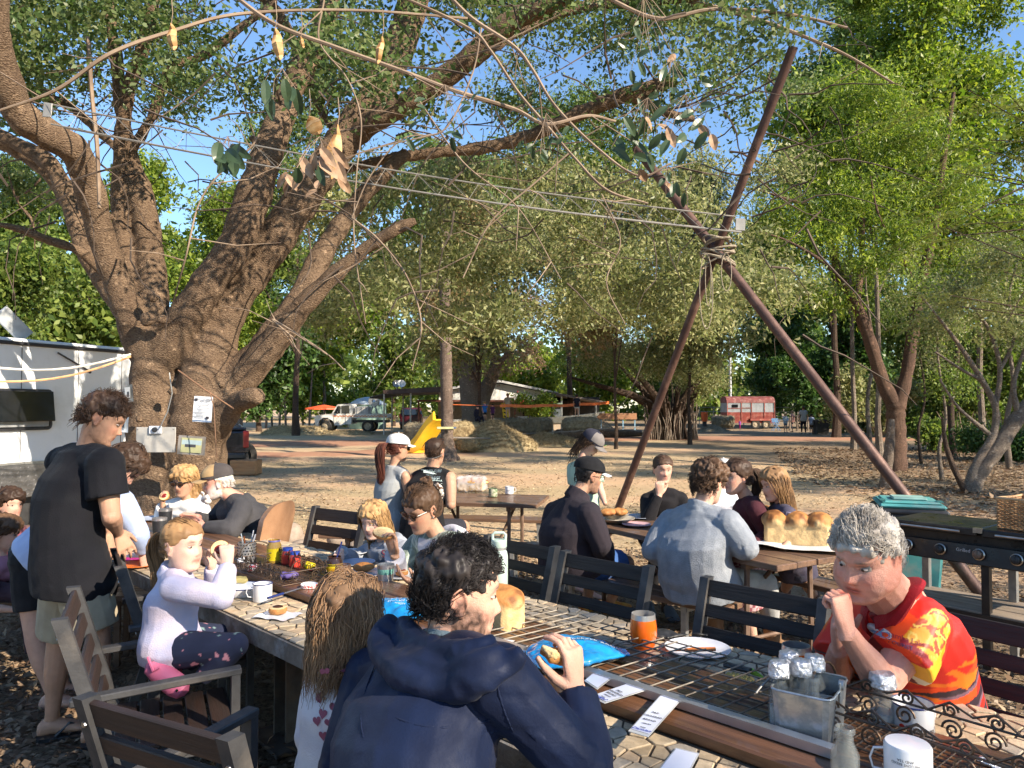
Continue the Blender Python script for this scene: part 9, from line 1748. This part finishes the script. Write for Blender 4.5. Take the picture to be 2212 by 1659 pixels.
t=mug('white enamel mug turned upside down in the wire rack',G(1962,1690,ZP),.050,.090,flip=True,ang=R(150));wrap_text('stakes',.026,0,.0502,camang(t.location)+.35,.030,M_ink,t,True);wrap_text('WE LOVE BREAD\nAND TEA',.008,0,.0502,camang(t.location)-.1,.062,M_ink,t,True)
wire_basket('scrolled black wire rack around the upside down mug',G(2070,1655,ZP),.62,.20,R(-50),.075,.0032,3)
t=put('foil_wrapped_knife','foil wrapped sliver lying in the wire rack','foil',G(2145,1650,ZP));b=MB();b.tube([G(2115,1638,ZP+.02),G(2165,1665,ZP+.012)],[.012,.007],8,flat=.5);rough(b,'foil',M_foil,t,.0035,.003,90,0)
# far end of the table
for lab,x,y in(('black steel tumbler nearer to the pony tailed girl',344,1172),('black steel tumbler behind the other black one',357,1148)):t=put('tumbler',lab,'tumbler',on(x,y,ZP),0,'black tumblers');b=MB();b.lathe([(0,0),(.035,0),(.044,.14)],n=22);b.build('body',M_bkp,t,smooth=True);b=MB();b.lathe([(.044,.14),(.045,.155),(.03,.158),(0,.158)],n=22);b.build('lid',M_ss,t,smooth=True)
plate('magenta plate with a pale lining near the reaching hands',on(298,1208),.10,mat('magenta',(.50,.02,.22),.4));plate('orange plate at the table edge behind the pony tailed girl',on(298,1222),.11,mat('orange_plate',(.80,.20,.03),.4));plate('lime plate under the reaching hands',on(238,1190),.10,mat('lime_plate',(.30,.50,.05),.4));plate('blue plate before the woman in dark glasses',on(330,1122,ZP),.12,pb_)
for lab,x,y in(('folded white paper near the bearded man',380,1138),('folded white paper lying on the magenta plate',312,1202)):t=put('paper',lab,'paper',on(x,y,ZP+.01));b=MB();b.grid(lambda u,v:((u-.5)*.2,(v-.5)*.12,.004+.01*abs(u-.5)),4,4);b.build('sheet',M_paper,t)
# held bread
def held(label,c,r,h,e,topping=None):slice_(label,c,r,h,Matrix.Translation(c)@Euler(e).to_matrix().to_4x4(),topping)
b=MB();t=put('bread_crust','curved bread crust held up in the hand of the man in navy','bread',W(1208,1415,1.74));pts=[W(1170,1404,1.74),W(1190,1418,1.73),W(1215,1424,1.74),W(1238,1412,1.75)];b.tube(pts,[.010,.017,.019,.013],10,flat=.8);b.tube([pts[0]-Vector((0,.004,-.006)),pts[2]-Vector((0,.01,-.012)),pts[3]],[.006,.014,.01],8);rough(b,'crust',M_crust,t,.003,.0028,70);b=MB();b.tube([p+Vector((0,-.010,.010))for p in pts],[.006,.012,.013,.008],8);rough(b,'crumb',M_crumb,t,.003,.003,80)
held('bitten slice in the hands of the pony tailed girl',W(476,1188,3.08),.040,.022,(R(70),0,R(20)),jam);held('bitten toast held up by the woman in plaid',W(828,1152,3.80),.055,.016,(R(20),R(10),0),M_crumb);held('small bite of bread in the hand of the fair haired woman in dark glasses',W(355,1072,5.66),.038,.02,(R(60),0,0),jam)
# middle and far picnic tables
cb=mat('bowl_cream',(.56,.50,.40),.4);plate('wide cream bowl at the left end of the middle picnic table',on(1330,1128,.755),.15,cb,.035);plate('smaller cream bowl resting in the wide cream bowl',on(1328,1120,.785),.11,cb,.04);plate('blue grey plate behind the pink plate',on(1382,1118,.755),.13,pb_);plate('pink plate on the middle picnic table',on(1375,1135,.755),.11,mat('pink_plate',(.60,.38,.40),.4))
for k,(x,y)in enumerate(((1312,1107),(1338,1106))):t=put('bread_slice',('left','right')[k]+' piece of torn brown bread in the cream bowls','bread',on(x,y,.83));b=MB();b.sphere(on(x,y,.85),(.07,.05,.03),14,8);rough(b,'piece',M_crust,t,.008,.006,25)
mug('camouflage painted enamel mug on the far picnic table',on(1065,1073,.745),.045,.085,rim=M_blkp,m=mat('camo',(.16,.22,.12),.4,col2=(.45,.44,.32),vs=40,contrast=(.48,.52)),ang=R(60));t=mug('white enamel mug at the right end of the far picnic table',on(1100,1067,.745),.045,.080,rim=M_blkp,ang=R(10));wrap_text('stakes',.022,0,.0452,camang(t.location),.04,M_ink,t)
# ---------------------------------------------------------------- fallen leaves and straw on the ground
def litter(name,label,n,xr,yr,size,m,seed,cond=None):
 rs=np.random.RandomState(seed);f=rs.rand(n)**1.25;y=yr[0]+(yr[1]-yr[0])*f;x=(rs.rand(n)*2-1)*(.78*y+1.2)if xr is None else xr[0]+(xr[1]-xr[0])*rs.rand(n);P=np.stack([x,y,0*x],1);k=vnoise(P,.9,seed)*.5+vnoise(P,3,seed+1)*.4+rs.rand(n)*.6>.05;P=P[k]
 if cond:P=P[cond(P)]
 P[:,2]=.002+rs.rand(len(P))*.015;a=rs.normal(size=(len(P),3));a[:,2]*=.22;a/=np.linalg.norm(a,axis=1)[:,None];up=np.array([[0,0,1.0]])+rs.normal(size=(len(P),3))*.28;b_=np.cross(a,up);b_/=np.linalg.norm(b_,axis=1)[:,None];s=size*(.5+.9*rs.rand(len(P),1));c=np.cross(a,b_);c*=np.sign(c[:,2:3])
 V=np.stack([P,P+a*s*.5+b_*s*.25+c*s*.12,P+a*s,P+a*s*.5-b_*s*.25+c*s*.12],1).reshape(-1,3);o=leaf_mesh(name,V,m);o['kind']='stuff';o['label']=label
M_lit=leafmat('leaf_litter',[(.10,.055,.032),(.28,.18,.105),(.38,.28,.18),(.17,.11,.07),(.33,.25,.17)],rough=.7,tl=.1)
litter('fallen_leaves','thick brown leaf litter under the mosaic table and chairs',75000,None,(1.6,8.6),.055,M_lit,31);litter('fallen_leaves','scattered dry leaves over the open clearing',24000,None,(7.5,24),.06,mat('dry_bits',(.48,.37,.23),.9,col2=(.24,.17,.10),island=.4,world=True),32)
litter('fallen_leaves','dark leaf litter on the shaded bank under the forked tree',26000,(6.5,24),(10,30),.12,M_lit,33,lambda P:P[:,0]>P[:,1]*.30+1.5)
